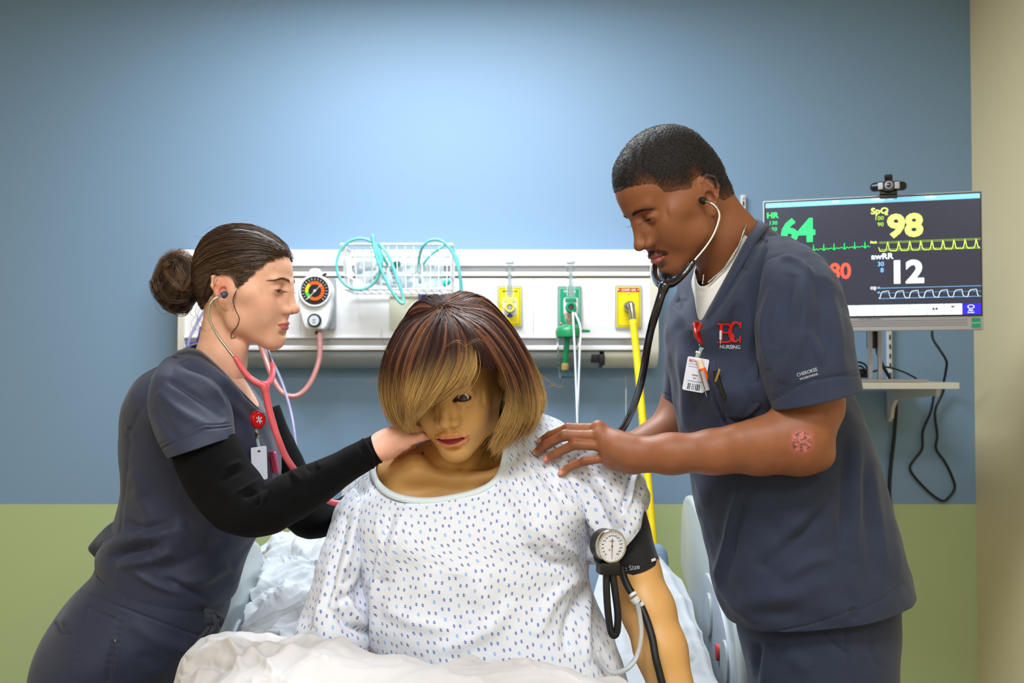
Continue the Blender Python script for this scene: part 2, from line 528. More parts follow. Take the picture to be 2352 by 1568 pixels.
# ---------------------------------------------------------------- strands of hair
def strands(paths, r, cols, sides=3):
    """paths (S, m, 3), r (S, m) radius, cols (S, m, 3) -> v, f, col"""
    S, m, _ = paths.shape
    t = np.gradient(paths, axis=1); t /= (np.linalg.norm(t, axis=2, keepdims=True) + 1e-12)
    up = np.array([.31, -.62, .71]); x = np.cross(t, up); x /= (np.linalg.norm(x, axis=2, keepdims=True) + 1e-9); y = np.cross(t, x)
    vs = []
    for k in range(sides):
        a = 2 * PI * k / sides; vs.append(paths + r[:, :, None] * (math.cos(a) * x + math.sin(a) * y))
    v = np.stack(vs, 2).reshape(-1, 3); c = np.repeat(cols[:, :, None, :], sides, 2).reshape(-1, 3)
    s, j, k = np.meshgrid(np.arange(S), np.arange(m - 1), np.arange(sides), indexing='ij')
    b = (s * m + j) * sides; k2 = (k + 1) % sides
    f = np.stack([b + k, b + k2, b + sides + k2, b + sides + k], -1).reshape(-1, 4)
    return v, f, c

def interp_guides(G, S, m, rng, jit=.0, spread=None):
    """G (g, k, 3) guides in order -> S strands of m points; random mix of neighbours"""
    G = np.asarray(G, float); D = cr_u(np.swapaxes(G, 0, 1), m); D = np.swapaxes(D, 0, 1)       # (g, m, 3)
    Gd = cr_u(D, 40 * (len(G) - 1) + 1)
    u = rng.uniform(0, len(Gd) - 1, S); i = np.minimum(u.astype(int), len(Gd) - 2); t = (u - i)[:, None, None]
    return Gd[i] * (1 - t) + Gd[i + 1] * t, u / (len(Gd) - 1)

class Surf:
    """camera-side surface of a garment, to lay seams, badges and lettering on it"""
    def __init__(s, v, n): 
        k = n[:, 1] < -.08; s.v = v[k]; s.n = n[k]; s.q = proj(s.v)
    def depth(s, p):
        p = np.atleast_2d(np.asarray(p, float)); Y = np.zeros(len(p)); N = np.zeros((len(p), 3))
        for i, a in enumerate(p):
            d = ((s.q - a) ** 2).sum(1); c = np.where(d < max(d.min() * 4, 60))[0]
            if len(c) > 60: c = c[np.argsort(d[c])[:60]]
            ys = s.v[c, 1]; c = c[ys < ys.min() + .03]
            w = 1 / (d[c] + 2.); Y[i] = (s.v[c, 1] * w).sum() / w.sum(); N[i] = unit((s.n[c] * w[:, None]).sum(0))
        return Y, N
    def at(s, p, off=.001):
        Y, N = s.depth(p); p = np.atleast_2d(np.asarray(p, float))
        return np.array([P(a[0], a[1], y) for a, y in zip(p, Y)]) + N * off
    def frame(s, px, py, ang=0.):
        Y, N = s.depth([(px, py)]); n = N[0]; x = unit(np.array([1., 0, 0]) - n * n[0]); y = np.cross(n, x)
        a = math.radians(ang); return P(px, py, Y[0]), np.stack([x * math.cos(a) + y * math.sin(a), y * math.cos(a) - x * math.sin(a), n], 1)
    def text(s, txt, px, py, hpx, ang=0., m=None, name='lettering', parent=None, bold=0., sx=1., off=.0014):
        """lettering stitched on the cloth: letter outlines follow the surface"""
        v, f = text(txt, 1.0 / .715 * hpx, (0, 0, 0), np.eye(3), .0001, 'CENTER', bold * hpx, sx)
        v = v[:, :2] * [1, -1]; a = math.radians(-ang); v = v @ np.array([[math.cos(a), math.sin(a)], [-math.sin(a), math.cos(a)]]) + [px, py]
        w = s.at(v, off); return link_mesh(name, w, f, m, parent, smooth=False)

def ribbon_on(S, pts, wid, m, name, parent, off=.0022, n=18):
    """strip of stitching along pixel points on a garment surface; wid = widths in pixels"""
    w = np.full(len(pts), wid, float) if np.isscalar(wid) else np.asarray(wid, float)
    q = cr(np.hstack([np.array(pts, float), w[:, None]]), n); p, w = q[:, :2], q[:, 2]
    t = np.gradient(p, axis=0); t /= np.linalg.norm(t, axis=1)[:, None]; nn = np.stack([-t[:, 1], t[:, 0]], 1)
    a = S.at(p + nn * w[:, None] / 2, off); b = S.at(p - nn * w[:, None] / 2, off)
    v = np.vstack([a, b]); f = [(i, i + 1, n + i + 1, n + i) for i in range(n - 1)]
    return link_mesh(name, v, f, m, parent, smooth=False)

# ---------------------------------------------------------------- heads (face looks along local -y, z up, origin between the ears at eye level)
class Head:
    def __init__(s, c, R, sc): s.c = np.asarray(c, float); s.R = np.asarray(R, float); s.s = sc
    def w(s, p): return s.c + s.s * (np.atleast_2d(np.asarray(p, float)) @ s.R.T)
    def w1(s, p): return s.w(p)[0]
    def l(s, v): return (v - s.c) @ s.R / s.s
    def dirw(s, d): return s.R @ np.asarray(d, float)
    def seg(s, V, a, b, ra, rb, k=.01, mode='add', flat=None):
        V.seg(s.w1(a), s.w1(b), ra * s.s, rb * s.s, k, mode, None if flat is None else (s.dirw(flat[0]), flat[1]))
    def chain(s, V, pts, r, k=.01, mode='add'):
        for i in range(len(pts) - 1): s.seg(V, pts[i], pts[i + 1], r if np.isscalar(r) else r[i], r if np.isscalar(r) else r[i + 1], k, mode)
    def ell(s, V, c, r, k=.01, mode='add', R=None):
        V.ell(s.w1(c), np.asarray(r, float) * s.s, s.R if R is None else s.R @ R, k, mode)

def build_head(V, H, p):
    g = p.get; H0 = H; Hf = Head(H.c + H.s * (H.R @ np.array([0, 0, g('fz', 0.)])), H.R, H.s); H0.feat = Hf
    both = (-1, 1)
    ck = g('cheek', 1.0); jw = g('jaw', 1.0)
    fo = g('fore', 0.)
    H.ell(V, (0, .014 - fo, .034 + fo), (.073, .092, .083), k=.0)
    H.ell(V, (0, -.030 - fo * .9, .036 + fo * .5), (.060, .064, .060), k=.02)            # forehead
    H.ell(V, (0, -.030, -.022), (.057 * ck, .058, .070), k=.02)      # mid face
    H.ell(V, (0, .000, -.03), (.064, .060, .052), k=.02)
    H.ell(V, (0, .050, .004), (.054, .046, .050), k=.03)             # back of the skull
    for sx in both:
        H.seg(V, (sx * .055 * jw, .006, -.040), (sx * .046 * jw, -.012, -.072), .014, .014, k=.025)
        H.seg(V, (sx * .046 * jw, -.012, -.072), (sx * .014, -.070, -.102), .015, .014, k=.025)   # jaw line
        H.ell(V, (sx * .041 * ck, -.062, -.026), (.018, .016, .014), k=.022)   # cheek bone
        H.ell(V, (sx * .031, -.056, -.050), (.024, .028, .030), k=.03)        # cheek
        H.seg(V, (sx * .010, -.094, .021), (sx * .040, -.080, .022), .008 * g('brow', 1), .007, k=.014)  # brow ridge
        H.ell(V, (sx * (.058 + .004 * g('zyg', 1)), -.020, -.006), (.012 * g('zyg', 1), .035, .014), k=.025)         # zygomatic arch
    H.ell(V, (0, -.078, -.101), (.017, .016 + g('chin', 0), .015), k=.02)      # chin
    H.ell(V, (0, -.050, -.090), (.030, .035, .018), k=.02)
    H.ell(V, (0, -.078, -.070), (.026, .019, .024), k=.018)                    # mouth mound
    # eye sockets
    H = Hf
    for sx in both:
        H.ell(V, (sx * .031, -.097, -.001), (.017, .014 * g('socket', 1), .0125 * g('socket', 1)), k=.016, mode='sub')
    # nose
    nl = g('nose_len', 1.0); nw = g('nose_w', 1.0); nt = g('nose_tip', .0)
    H.seg(V, (0, -.092, .010), (0, -.112 - nt * .6, -.034 * nl), .0065 * nw, .0075 * nw, k=.012)
    H.ell(V, (0, -.1125 - nt, -.040 * nl), (.0092 * nw, .0098, .0082), k=.008)
    for sx in both:
        H.ell(V, (sx * .0125 * nw, -.1015 - nt * .5, -.0435 * nl), (.0068 * nw, .0095, .0068), k=.005)
        H.seg(V, (sx * .008, -.092, -.004), (sx * .013 * nw, -.091, -.035), .0075, .008, k=.016)
    H.seg(V, (0, -.100, -.046 * nl), (0, -.094, -.054), .0055, .006, k=.008)
    for sx in both:
        H.ell(V, (sx * .0066 * nw, -.1065 - nt * .6, -.0500 * nl), (.0034 * nw, .0052, .0036), k=.003, mode='sub', R=rotx(-15))
    # lips
    mz = -.0735; lf = g('lip', 1.0); mo = g('mouth_open', 0.0); up = g('smile', 0.0); mw_ = g('mouth_w', 1.0); ew = g('eye_w', 1.0)
    H.seg(V, (0, -.0940, -.0600), (0, -.0950, -.0665), .0034, .0036, k=.006)       # philtrum area
    for sx in both:
        H.chain(V, [(0, -.0985, mz + .0036 + mo), (sx * .009 * mw_, -.0975, mz + .0044 + mo), (sx * .0185 * mw_, -.0915, mz + .0018 + mo * .4), (sx * .0245 * mw_, -.0860 + .004 * (mw_ - 1) * 5, mz + up)], [.0046 * lf, .0045 * lf, .0032 * lf, .002], k=.0035)
        H.chain(V, [(0, -.0965, mz - .0050 - mo), (sx * .009 * mw_, -.0955, mz - .0046 - mo), (sx * .018 * mw_, -.0905, mz - .0026 - mo * .4), (sx * .0245 * mw_, -.0858 + .004 * (mw_ - 1) * 5, mz + up)], [.0056 * lf, .0052 * lf, .0036 * lf, .002], k=.0035)
    H.ell(V, (0, -.0955, -.0895), (.016, .006, .0045), k=.008, mode='sub')       # dip under the lower lip
    if mo > .001:
        for sx in both:
            H.chain(V, [(0, -.1035, mz - .0022), (sx * .008 * mw_, -.1020, mz - .0016), (sx * .0155 * mw_, -.0960, mz + .0002), (sx * .0235 * mw_, -.0870, mz + up)], [.0022 + mo, .0020 + mo * .9, .0014 + mo * .6, .0008], k=.002, mode='sub')
    else:
        for sx in both:
            H.chain(V, [(0, -.1040, mz), (sx * .010, -.1025, mz + .0006), (sx * .019, -.0950, mz - .0004), (sx * .0265, -.0875, mz + up)], [.0012, .0012, .0011, .001], k=.0022, mode='sub')
    # eyelids, closed over the ball, then opened
    ey = g('eye_y', -.0765); lo, hi = g('eye_lo', -.004), g('eye_hi', .001)
    for sx in both:
        H.ell(V, (sx * .031, ey, -.001), (.0148 * ew, .0140, .0132), k=.005)
        H.chain(V, [(sx * .0165, -.0865, .0035), (sx * .023, -.0925, .0082), (sx * .033, -.0925, .0095), (sx * .0445, -.0835, .0050)], [.0010, .0013, .0013, .001], k=.003, mode='sub')  # lid crease
        c = (lo + hi) / 2; hh = (hi - lo) / 2
        if hh > 0:
            H.ell(V, (sx * .0305, ey - .0145, c), (.0135 * ew, .0085, hh + .0006), k=.0012, mode='sub', R=roty(sx * g('eye_tilt', 4)))
    # ears
    H = H0; es = g('ear', 1.0)
    if g('ears', True):
        for sx in both:
            def E(u, v, o=0.):   # ear plane: u back, v up
                u, v = u * es, v * es; a = math.radians(26); return (sx * (.0685 + u * math.sin(a) + o), .010 + g('ear_y', 0) + u * math.cos(a) + v * .22, -.010 + g('ear_z', 0) + v)
            H.seg(V, E(.004, -.020), E(.008, .020), .0115, .0150, k=.004, flat=((sx * math.cos(.45), -math.sin(.45), 0), .34))
            H.chain(V, [E(-.006, -.004, .003), E(-.009, .010, .003), E(-.004, .025, .004), E(.008, .031, .005), E(.019, .022, .006), E(.021, .006, .006), E(.015, -.009, .004), E(.006, -.022, .002)],
                    [.002, .0026, .0028, .0028, .0030, .0028, .0026, .003], k=.004)
            H.ell(V, E(.002, -.027, .001), (.0040, .0075, .0085), k=.004)
            H.chain(V, [E(.006, .020, .004), E(.012, .010, .004), E(.010, -.004, .004), E(.003, -.013, .003)], .0022, k=.004)
            H.ell(V, E(.003, -.002, .006), (.0085, .0075, .0105), k=.003, mode='sub')
            H.ell(V, E(-.0075, -.005, .004), (.0035, .0035, .006), k=.003)

def paint(col, d, r, soft, c):
    """blend colour c (0..1 linear) where distance d < r"""
    w = (1 - sm(r - soft, r + soft, d))[:, None]; return col * (1 - w) + np.asarray(c) * w

def paint_lips(col, L, c, mo=0., up=0., w=1.0, inner=None):
    mz = -.0735
    front = (L[:, 1] < -.078) & (L[:, 2] < -.055) & (L[:, 2] > -.092)
    x = np.abs(L[:, 0]) / (.0262 * w)
    top = mz + up * x ** 2 + (.0092 + mo) * np.clip(1 - x ** 2.2, 0, 1) - .0018 * np.exp(-(L[:, 0] / .004) ** 2)
    bot = mz + up * x ** 2 - (.0118 + mo) * np.clip(1 - x ** 2.6, 0, 1)
    m = sm(0, .0016, top - L[:, 2]) * sm(0, .0022, L[:, 2] - bot) * (x < 1) * front
    col = col * (1 - m[:, None]) + np.asarray(c) * m[:, None]
    if inner is not None:
        xx = np.abs(L[:, 0]) / (.0225 * w); zc = mz - .0022 + .0046 * xx ** 2; hh = (.0020 + mo) * np.clip(1 - xx ** 2, 0, 1) + 1e-5
        w2 = ((1 - sm(.7, 1.05, np.abs(L[:, 2] - zc) / hh)) * (xx < 1) * (L[:, 1] < -.07))[:, None]
        col = col * (1 - w2) + np.asarray(inner) * w2
    return col

def eye_balls(parent, H, ey, look, iris, name='eye', r=.0122, ir=.44):
    """two eyeballs; iris and pupil are discs of the ball's own geometry coloured by vertex colours"""
    H = getattr(H, 'feat', H)
    for sx in (-1, 1):
        bm = bmesh.new(); bmesh.ops.create_uvsphere(bm, u_segments=48, v_segments=48, radius=1.0); bm.verts.index_update()
        v = np.array([q.co[:] for q in bm.verts]); f = [[x.index for x in p.verts] for p in bm.faces]; bm.free()
        d = unit(look); v = v @ frame(d).T
        ang = np.arccos(np.clip(v @ d, -1, 1))
        c = np.tile(np.array(lin((225, 222, 220))), (len(v), 1))
        c = paint(c, ang, ir + .06, .03, lin((40, 28, 22))); c = paint(c, ang, ir, .03, iris); c = paint(c, ang, .20, .03, (.004, .004, .004))
        w = H.w(v * r * np.array([1, 1, 1]) + np.array([sx * .031, ey, -.001]))
        o = link_mesh(name, w, f, mat('eyeball', vcol=True, rough=.08, coat=.5), parent, col=c)

def brow(parent, H, V, colr, n=260, thick=.0032, zoff=0., rng=None, name='eyebrow', arch=.005, lenf=1., r0=.00022):
    """two eyebrows of short hairs lying on the skin"""
    rng = rng or np.random.RandomState(3); H = getattr(H, 'feat', H)
    for sx in (-1, 1):
        t = rng.uniform(0, 1, n); side = rng.uniform(-1, 1, n) * (1 - .75 * t ** 1.5) * thick
        x = .0125 + t * .037 * lenf; z = .0165 + zoff + arch * np.sin(np.clip(t * 1.25, 0, 1.3) * PI * .62) - .006 * t ** 3 + side
        root = np.stack([sx * x, np.full(n, -.13), z], 1)
        dirn = np.stack([sx * (.55 + .45 * t), np.zeros(n), .75 * (1 - t) ** 1.5 - .25 * t], 1); dirn /= np.linalg.norm(dirn, axis=1)[:, None]
        ln = rng.uniform(.004, .0075, n)
        pts = []
        for k in range(4):
            q = root + dirn * (ln * k / 3)[:, None]
            q = ray_to_skin(H, V, q, .0004 + .0007 * k / 3); pts.append(q)
        A = np.stack(pts, 1)
        rr = np.linspace(1, .3, 4)[None] * r0 * np.ones((n, 1)); cc = np.ones((n, 4, 3)) * np.asarray(colr)
        v, f, c = strands(A, rr, cc)
        link_mesh(name, v, f, mat('brow_hair', vcol=True, rough=.6), parent, col=c)

def ray_to_skin(H, V, q, off=0.):
    """march local points along +y until the skin; returns world points"""
    y = q[:, 1].copy(); done = np.zeros(len(q), bool)
    for _ in range(130):
        w = H.w(np.stack([q[:, 0], y, q[:, 2]], 1)); f = V.sample(w); done |= f < .0008
        y = np.where(done, y, y + .0007)
    return H.w(np.stack([q[:, 0], y - off, q[:, 2]], 1))

def skin_mat(name, rough=.45, sss=.12, sssr=(1, .35, .2), bump=.12, spec=.4):
    return mat(name, vcol=True, rough=rough, sss=sss, sssr=sssr, bump=bump, bscale=900, var=.05, vscale=60, spec=spec)


# ---------------------------------------------------------------- hands
def finger(V, pts, r, k=.003):
    V.chain([np.asarray(p, float) for p in pts], r, k)

def nail(parent, p, d, up, w, l, m, name='fingernail'):
    """small curved nail plate: p centre, d along finger, up outward"""
    d = unit(d); up = unit(np.asarray(up, float) - d * (np.asarray(up, float) @ d)); x = np.cross(d, up)
    v = []; n = 7
    for j in range(n):
        for i in range(n):
            a = (i / (n - 1) - .5) * 2; b = (j / (n - 1) - .5) * 2
            ww = w * (1 - .25 * max(b, 0) ** 2) * .5
            v.append(p + x * a * ww + d * b * l * .5 - up * (a * a * w * .20 + b * b * l * .05))
    f = [(j * n + i, j * n + i + 1, (j + 1) * n + i + 1, (j + 1) * n + i) for j in range(n - 1) for i in range(n - 1)]
    v = np.array(v); nn = vnormals(v, np.array(f)); 
    if (nn @ up).mean() < 0: f = [q[::-1] for q in f]; nn = -nn
    V2, F2 = thicken(v, np.array(f), nn, .0006)
    return link_mesh(name, V2, F2, m, parent)


def skin_out(H, V, d, off, c=(0, .005, .025)):
    """local directions d (N,3) from centre c -> world points lying off above the skin"""
    d = d / np.linalg.norm(d, axis=1)[:, None]; c = np.asarray(c); r = np.full(len(d), .045); done = np.zeros(len(d), bool)
    for _ in range(160):
        f = V.sample(H.w(c + d * r[:, None])); done |= f > -.0003; r = np.where(done, r, r + .0007)
    return H.w(c + d * (r + off)[:, None])

def scalp(v, f, H, mask, thick, name, m, parent, colfn, extra=None):
    """hair cap grown from the head's own surface: faces where mask > 0, raised along the normals"""
    keep = (mask[f] > .02).all(1); ff = f[keep]; ids = np.unique(ff); mp = np.full(len(v), -1); mp[ids] = np.arange(len(ids))
    n = vnormals(v, f)[ids]; vv = v[ids]; L = H.l(vv)
    d = thick(L, mask[ids]); vv = vv + n * d[:, None] * H.s
    if extra is not None: vv = vv + n * extra(vv, L)[:, None]
    return link_mesh(name, vv, mp[ff], m, parent, col=colfn(vv, L)), vv, n, L

def hair_mat(name, rough=.38, spec=.5):
    return mat(name, vcol=True, rough=rough, spec=spec)

# ================================================================= THE ROOM
YW = 3.4
XR = 1.578
XL, YFR = -2.7, -2.4
ZG = P(1176, 1158, YW)[2]          # top of the green band

def wall_paint():
    m = mat('wall_paint_blue', (122, 151, 180), rough=.55, bump=.10, bscale=350)
    nt = m.node_tree; b = nt.nodes['Principled BSDF']
    g = nt.nodes.new('ShaderNodeNewGeometry'); sp = nt.nodes.new('ShaderNodeSeparateXYZ'); nt.links.new(g.outputs['Position'], sp.inputs[0])
    x = NX(m)
    s = x.n('MULTIPLY', x.n('SUBTRACT', sp.outputs['Z'], ZG), 900.); s = x.n('MINIMUM', x.n('MAXIMUM', s, 0.), 1.)
    mix = nt.nodes.new('ShaderNodeMix'); mix.data_type = 'RGBA'
    nt.links.new(s, mix.inputs[0]); mix.inputs[6].default_value = lin((174, 190, 138)) + (1,); mix.inputs[7].default_value = lin((122, 151, 180)) + (1,)
    nt.links.new(mix.outputs[2], b.inputs['Base Color'])
    return m

def struct(name, c, s, m, bev=0.):
    v, f = box(c, s, bev=bev); o = link_mesh(name, v, f, m, smooth=False); o['kind'] = 'structure'; return o

M_beige = mat('wall_paint_beige', (224, 208, 168), rough=.6, bump=.10, bscale=350)
struct('wall_back', ((XL + XR) / 2, YW + .06, CEIL / 2), (XR - XL + .2, .12, CEIL), wall_paint())
struct('wall_right', (XR + .06, (YW + YFR) / 2, CEIL / 2), (.12, YW - YFR, CEIL), M_beige)
struct('wall_left', (XL - .06, (YW + YFR) / 2, CEIL / 2), (.12, YW - YFR, CEIL), M_beige)
struct('wall_front', ((XL + XR) / 2, YFR - .06, CEIL / 2), (XR - XL + .2, .12, CEIL), M_beige)
struct('floor', ((XL + XR) / 2, (YW + YFR) / 2, -.05), (XR - XL + .2, YW - YFR + .2, .1), mat('floor_vinyl', (150, 140, 125), rough=.35, var=.06, vscale=8))
struct('ceiling', ((XL + XR) / 2, (YW + YFR) / 2, CEIL + .05), (XR - XL + .2, YW - YFR + .2, .1), mat('ceiling_tile', (225, 224, 218), rough=.85, bump=.3, bscale=120))
M_base = mat('baseboard_rubber', (60, 58, 56), rough=.5)
struct('baseboard_back', ((XL + XR) / 2, YW - .006, .05), (XR - XL, .012, .1), M_base)
struct('baseboard_right', (XR - .006, (YW + YFR) / 2, .05), (.012, YW - YFR, .1), M_base)

for i, (x, y, sx, sy, pw, c) in enumerate(PANELS):
    t = thing('ceiling_light', ['recessed ceiling light panel above the headwall', 'recessed ceiling light panel above the camera side of the bed', 'recessed ceiling light panel at the back left of the room', 'recessed ceiling light panel at the back right of the room'][i], 'ceiling light', (x, y, CEIL), 'ceiling light panels')
    fr = MB()
    for dx, dy, wx, wy in ((0, sy / 2, sx + .03, .03), (0, -sy / 2, sx + .03, .03), (sx / 2, 0, .03, sy), (-sx / 2, 0, .03, sy)):
        fr.add(*box((x + dx, y + dy, CEIL - .01), (wx, wy, .022)))
    fr.build('frame', mat('white_enamel', (235, 235, 235), rough=.4), t)
    MB().add(*box((x, y, CEIL - .008), (sx - .02, sy - .02, .010))).build('diffuser', mat('lamp_lens', (250, 250, 250), rough=.6, emit=1.5), t)

# ---------------------------------------------------------------- headwall unit
YH = 3.27                                   # front face of the headwall
def HX(px, Y=YH): return P(px, 700, Y)[0]
def HZ(py, Y=YH): return P(1176, py, Y)[2]
M_hw = mat('headwall_enamel', (242, 241, 244), rough=.35)
M_hwc = mat('headwall_cream', (214, 208, 190), rough=.45)
M_alu = mat('brushed_aluminium', (170, 172, 178), rough=.38, metal=.7)
M_white = mat('white_plastic', (228, 229, 232), rough=.35)
M_dark = mat('black_plastic', (22, 22, 24), rough=.35)
M_steel = mat('polished_steel', (195, 193, 188), rough=.18, metal=1.)
x0, x1 = HX(424), HX(1494)
hw = thing('headwall_unit', 'long white wall-mounted medical gas headwall with aluminium rails on the blue wall', 'headwall', (0, YW, HZ(845)))
def hbar(name, pa, pb, yf, m, xa=x0, xb=x1, bev=.003, yb=YW):
    za, zb = HZ(pa), HZ(pb)
    return MB().add(*box(((xa + xb) / 2, (yf + yb) / 2, (za + zb) / 2), (xb - xa, yb - yf, abs(za - zb)), bev=bev)).build(name, m, hw)
# top moulding with a sloped face
zt, zu = HZ(573), HZ(609)
prof = [(YW, zt + .004), (YH + .035, zt + .004), (YH + .012, zt - .006), (YH, zt - .03), (YH, zu), (YW, zu)]
Rp = np.array([[0, 0, 1.], [1, 0, 0], [0, 1, 0]])
MB().add(*prism(prof, x1 - x0, (x0, 0, 0), Rp)).build('top_moulding', M_hw, hw)
hbar('rail_recess', 609, 624, YH + .022, M_alu, bev=0)
hbar('upper_rail', 624, 634, YH - .004, M_hw, bev=.004)
hbar('rail_gap', 634, 637.5, YH + .01, mat('tan_gasket', (140, 122, 90), rough=.6), bev=0)  # thin tan joint line set back below the upper rail
seams = [424, 690, 955, 1225, 1494]
for a, b in zip(seams[:-1], seams[1:]):
    hbar('front_panel', 637.5, 772, YH + .004, M_hw, HX(a) + .0004, HX(b) - .0004, bev=.0012)
hbar('lower_rail_lip', 772, 776, YH - .002, M_hw, bev=.001)
hbar('lower_rail_recess', 776, 793, YH + .018, M_alu, bev=0)
hbar('lower_rail', 793, 804, YH - .004, M_hw, bev=.004)
hbar('lower_gap', 804, 807, YH + .012, mat('tan_gasket'), bev=0)
# curved lamp lens under the unit
def lens_prof(n=10):
    o = []
    for i in range(n + 1):
        a = i / n * PI / 2
        o.append((YH + .004 + .075 * (1 - math.cos(a)), HZ(807) - (HZ(807) - HZ(845)) * math.sin(a)))
    return o + [(YW, HZ(845)), (YW, HZ(807))]
xe = HX(1388)
MB().add(*prism(lens_prof(), xe - HX(560) - .016, (HX(560), 0, 0), Rp)).build('lamp_lens', mat('grey_lens', (148, 152, 152), rough=.25), hw)
MB().add(*prism(lens_prof(), HX(560) - x0, (x0, 0, 0), Rp)).build('lower_cover', M_hwc, hw)
MB().add(*prism(lens_prof(), x1 - xe, (xe, 0, 0), Rp)).build('lower_cover', M_hwc, hw)
b = MB().add(*box((xe - .028, YH + .02, HZ(822)), (.03, .03, .03), bev=.002)).add(*box((xe - .008, YH + .004, HZ(826)), (.018, .02, .035), bev=.002))
b.build('lamp_switch', M_dark, hw)
# rounded end cap on the right
zt2, zb2 = HZ(573) + .004, HZ(845)
cap = [(YW, zt2), (YH + .03, zt2), (YH - .002, zt2 - .03), (YH - .006, HZ(800)), (YH + .006, HZ(822)), (YH + .03, HZ(838)), (YH + .07, zb2), (YW, zb2)]
vv, ff = prism(cap, HX(1512) - x1, (x1, 0, 0), Rp)
MB().add(vv, ff).build('end_cap', mat('headwall_endcap', (222, 217, 203), rough=.4), hw)
vv, ff = prism(cap, .02, (x0 - .02, 0, 0), Rp); MB().add(vv, ff).build('end_cap', mat('headwall_endcap'), hw)

RV = np.array([[1., 0, 0], [0, 0, -1.], [0, 1, 0]])        # sheet facing the camera: x right, y up, z towards the camera
def front_plate(bld, px0, py0, px1, py1, Y, th, r, h0=0.):
    a, b = P(px0, py0, Y), P(px1, py1, Y); w, h = b[0] - a[0], a[2] - b[2]
    c = np.array([(a[0] + b[0]) / 2, Y, (a[2] + b[2]) / 2])
    bld.add(*prism(rrect(w, h, r), th, c, RV, h0)); return c, w, h

def outlet(px0, px1, py0, py1, colr, name):
    f = MB(); c, w, h = front_plate(f, px0, py0, px1, py1, YH + .004, .007, .006)
    o = f.build('outlet_frame', mat('outlet_grey', (165, 170, 178), rough=.4), hw)
    g = MB(); g.add(*prism(rrect(w - .010, h - .011, .003), .0015, c, RV, .007)); fc = g.build('outlet_face', mat('outlet_' + name, colr, rough=.4), o)
    ln = MB(); ln.add(*tube([c + RV @ np.array([x, y, .0088]) for x, y in rrect(w - .018, h - .020, .003)] + [c + RV @ np.array([*rrect(w - .018, h - .020, .003)[0], .0088])], .0006, 4))
    ln.build('outlet_outline', mat('outline_' + name, (20, 20, 20) if name == 'yellow' else (225, 235, 230), rough=.5), o)
    return o, c, w, h
o1, c1, w1, h1 = outlet(1142, 1200, 656, 752, (238, 214, 8), 'yellow')
MB().add(*text('MEDICAL AIR', .0085, c1 + RV @ np.array([0, h1 * .36, .0088]), RV, bold=.0002)).build('lettering', M_dark, o1)
o2, c2, w2, h2 = outlet(1279, 1337, 656, 753, (14, 148, 112), 'green')
MB().add(*text('OXYGEN', .0095, c2 + RV @ np.array([0, h2 * .36, .0088]), RV, bold=.0003)).build('lettering', M_white, o2)
o3, c3, w3, h3 = outlet(1412, 1474, 655, 755, (238, 214, 8), 'yellow')
q = c3 + RV @ np.array([0, h3 * .385, .0086])
MB().add(*prism(rrect(w3 * .80, .011, .001), .0012, q, RV)).build('red_strip', mat('red_label', (205, 40, 20), rough=.45), o3)
MB().add(*text('COMP. AIR', .0098, q + RV @ np.array([0, 0, .0015]), RV, bold=.0003)).build('lettering', M_white, o3)
for dx, dy in ((-.36, .385), (.36, .385), (0, .30), (0, -.27)):
    MB().add(*lathe([(.0026, 0), (.0026, .0012), (.0012, .002)], c3 + RV @ np.array([w3 * dx, h3 * dy, .0092]), R=RV, n=12)).build('screw', M_steel, o3)
# blank cream plate and another outlet half hidden behind the wig
f = MB(); front_plate(f, 896, 670, 962, 757, YH + .004, .006, .002); op = f.build('blank_plate', mat('cream_plate', (205, 203, 182), rough=.55), hw)
o4, c4_, w4, h4 = outlet(960, 1020, 668, 757, (205, 203, 182), 'cream')
for px0, px1, cc, nm in ((962, 981, (62, 50, 160), 'blue_label'), (983, 1003, (225, 220, 30), 'yellow_label')):
    f = MB(); front_plate(f, px0, 676, px1, 692, YH - .004, .001, .001); f.build(nm, mat(nm, cc, rough=.5), o4)

# pull chain of the headwall lamp
pc = thing('pull_cord', 'thin beaded pull chain with white cord hanging under the right end of the headwall', 'cord', P(1438, 842, 3.32))
m_ = MB()
for i in range(18):
    m_.add(*lathe([(.0005, -.0014), (.0014, 0), (.0005, .0014)], P(1438, 842 + i * 2.9, 3.315), n=8))
m_.build('bead_chain', mat('brass', (170, 140, 70), rough=.35, metal=.9), pc)
MB().add(*tube([P(1438, 892, 3.315), P(1437.5, 930, 3.315), P(1438, 985, 3.315)], .0011, 8)).build('cord', M_white, pc)

# ---------------------------------------------------------------- suction regulator
YS = 3.20
sr = thing('suction_regulator', 'white suction regulator with a round black dial and orange ring on the headwall', 'regulator', P(725, 755, YH))
f = MB(); front_plate(f, 712, 640, 772, 756, YH, .03, .006); f.build('back_plate', mat('regulator_grey', (150, 155, 160), rough=.4), sr)
u = YS / FPX
poly = []
for a in range(-20, 201, 11):
    t = math.radians(a); poly.append((40 * math.cos(t), 40 * math.sin(t)))
poly += [(-38, -30), (-30, -62), (-24, -80), (-16, -86), (20, -86), (27, -80), (33, -62), (38, -30)]
poly = [(x * u, y * u) for x, y in poly]
cg = P(724, 670, YS)
vb, fb = prism(poly, .045, cg, RV, -.04)
bm = bmesh.new(); vs = [bm.verts.new(p) for p in vb]; [bm.faces.new([vs[i] for i in q_]) for q_ in fb]
bmesh.ops.recalc_face_normals(bm, faces=bm.faces[:])
fe = [e for e in bm.edges if all(abs(w_.co.y - (YS - .005)) < 1e-4 for w_ in e.verts)]
bmesh.ops.bevel(bm, geom=fe, offset=.006, segments=3, affect='EDGES', profile=.6)
bm.verts.index_update(); vb = np.array([q_.co[:] for q_ in bm.verts]); fb = [[x.index for x in p.verts] for p in bm.faces]; bm.free()
MB().add(vb, fb).build('body', M_white, sr)
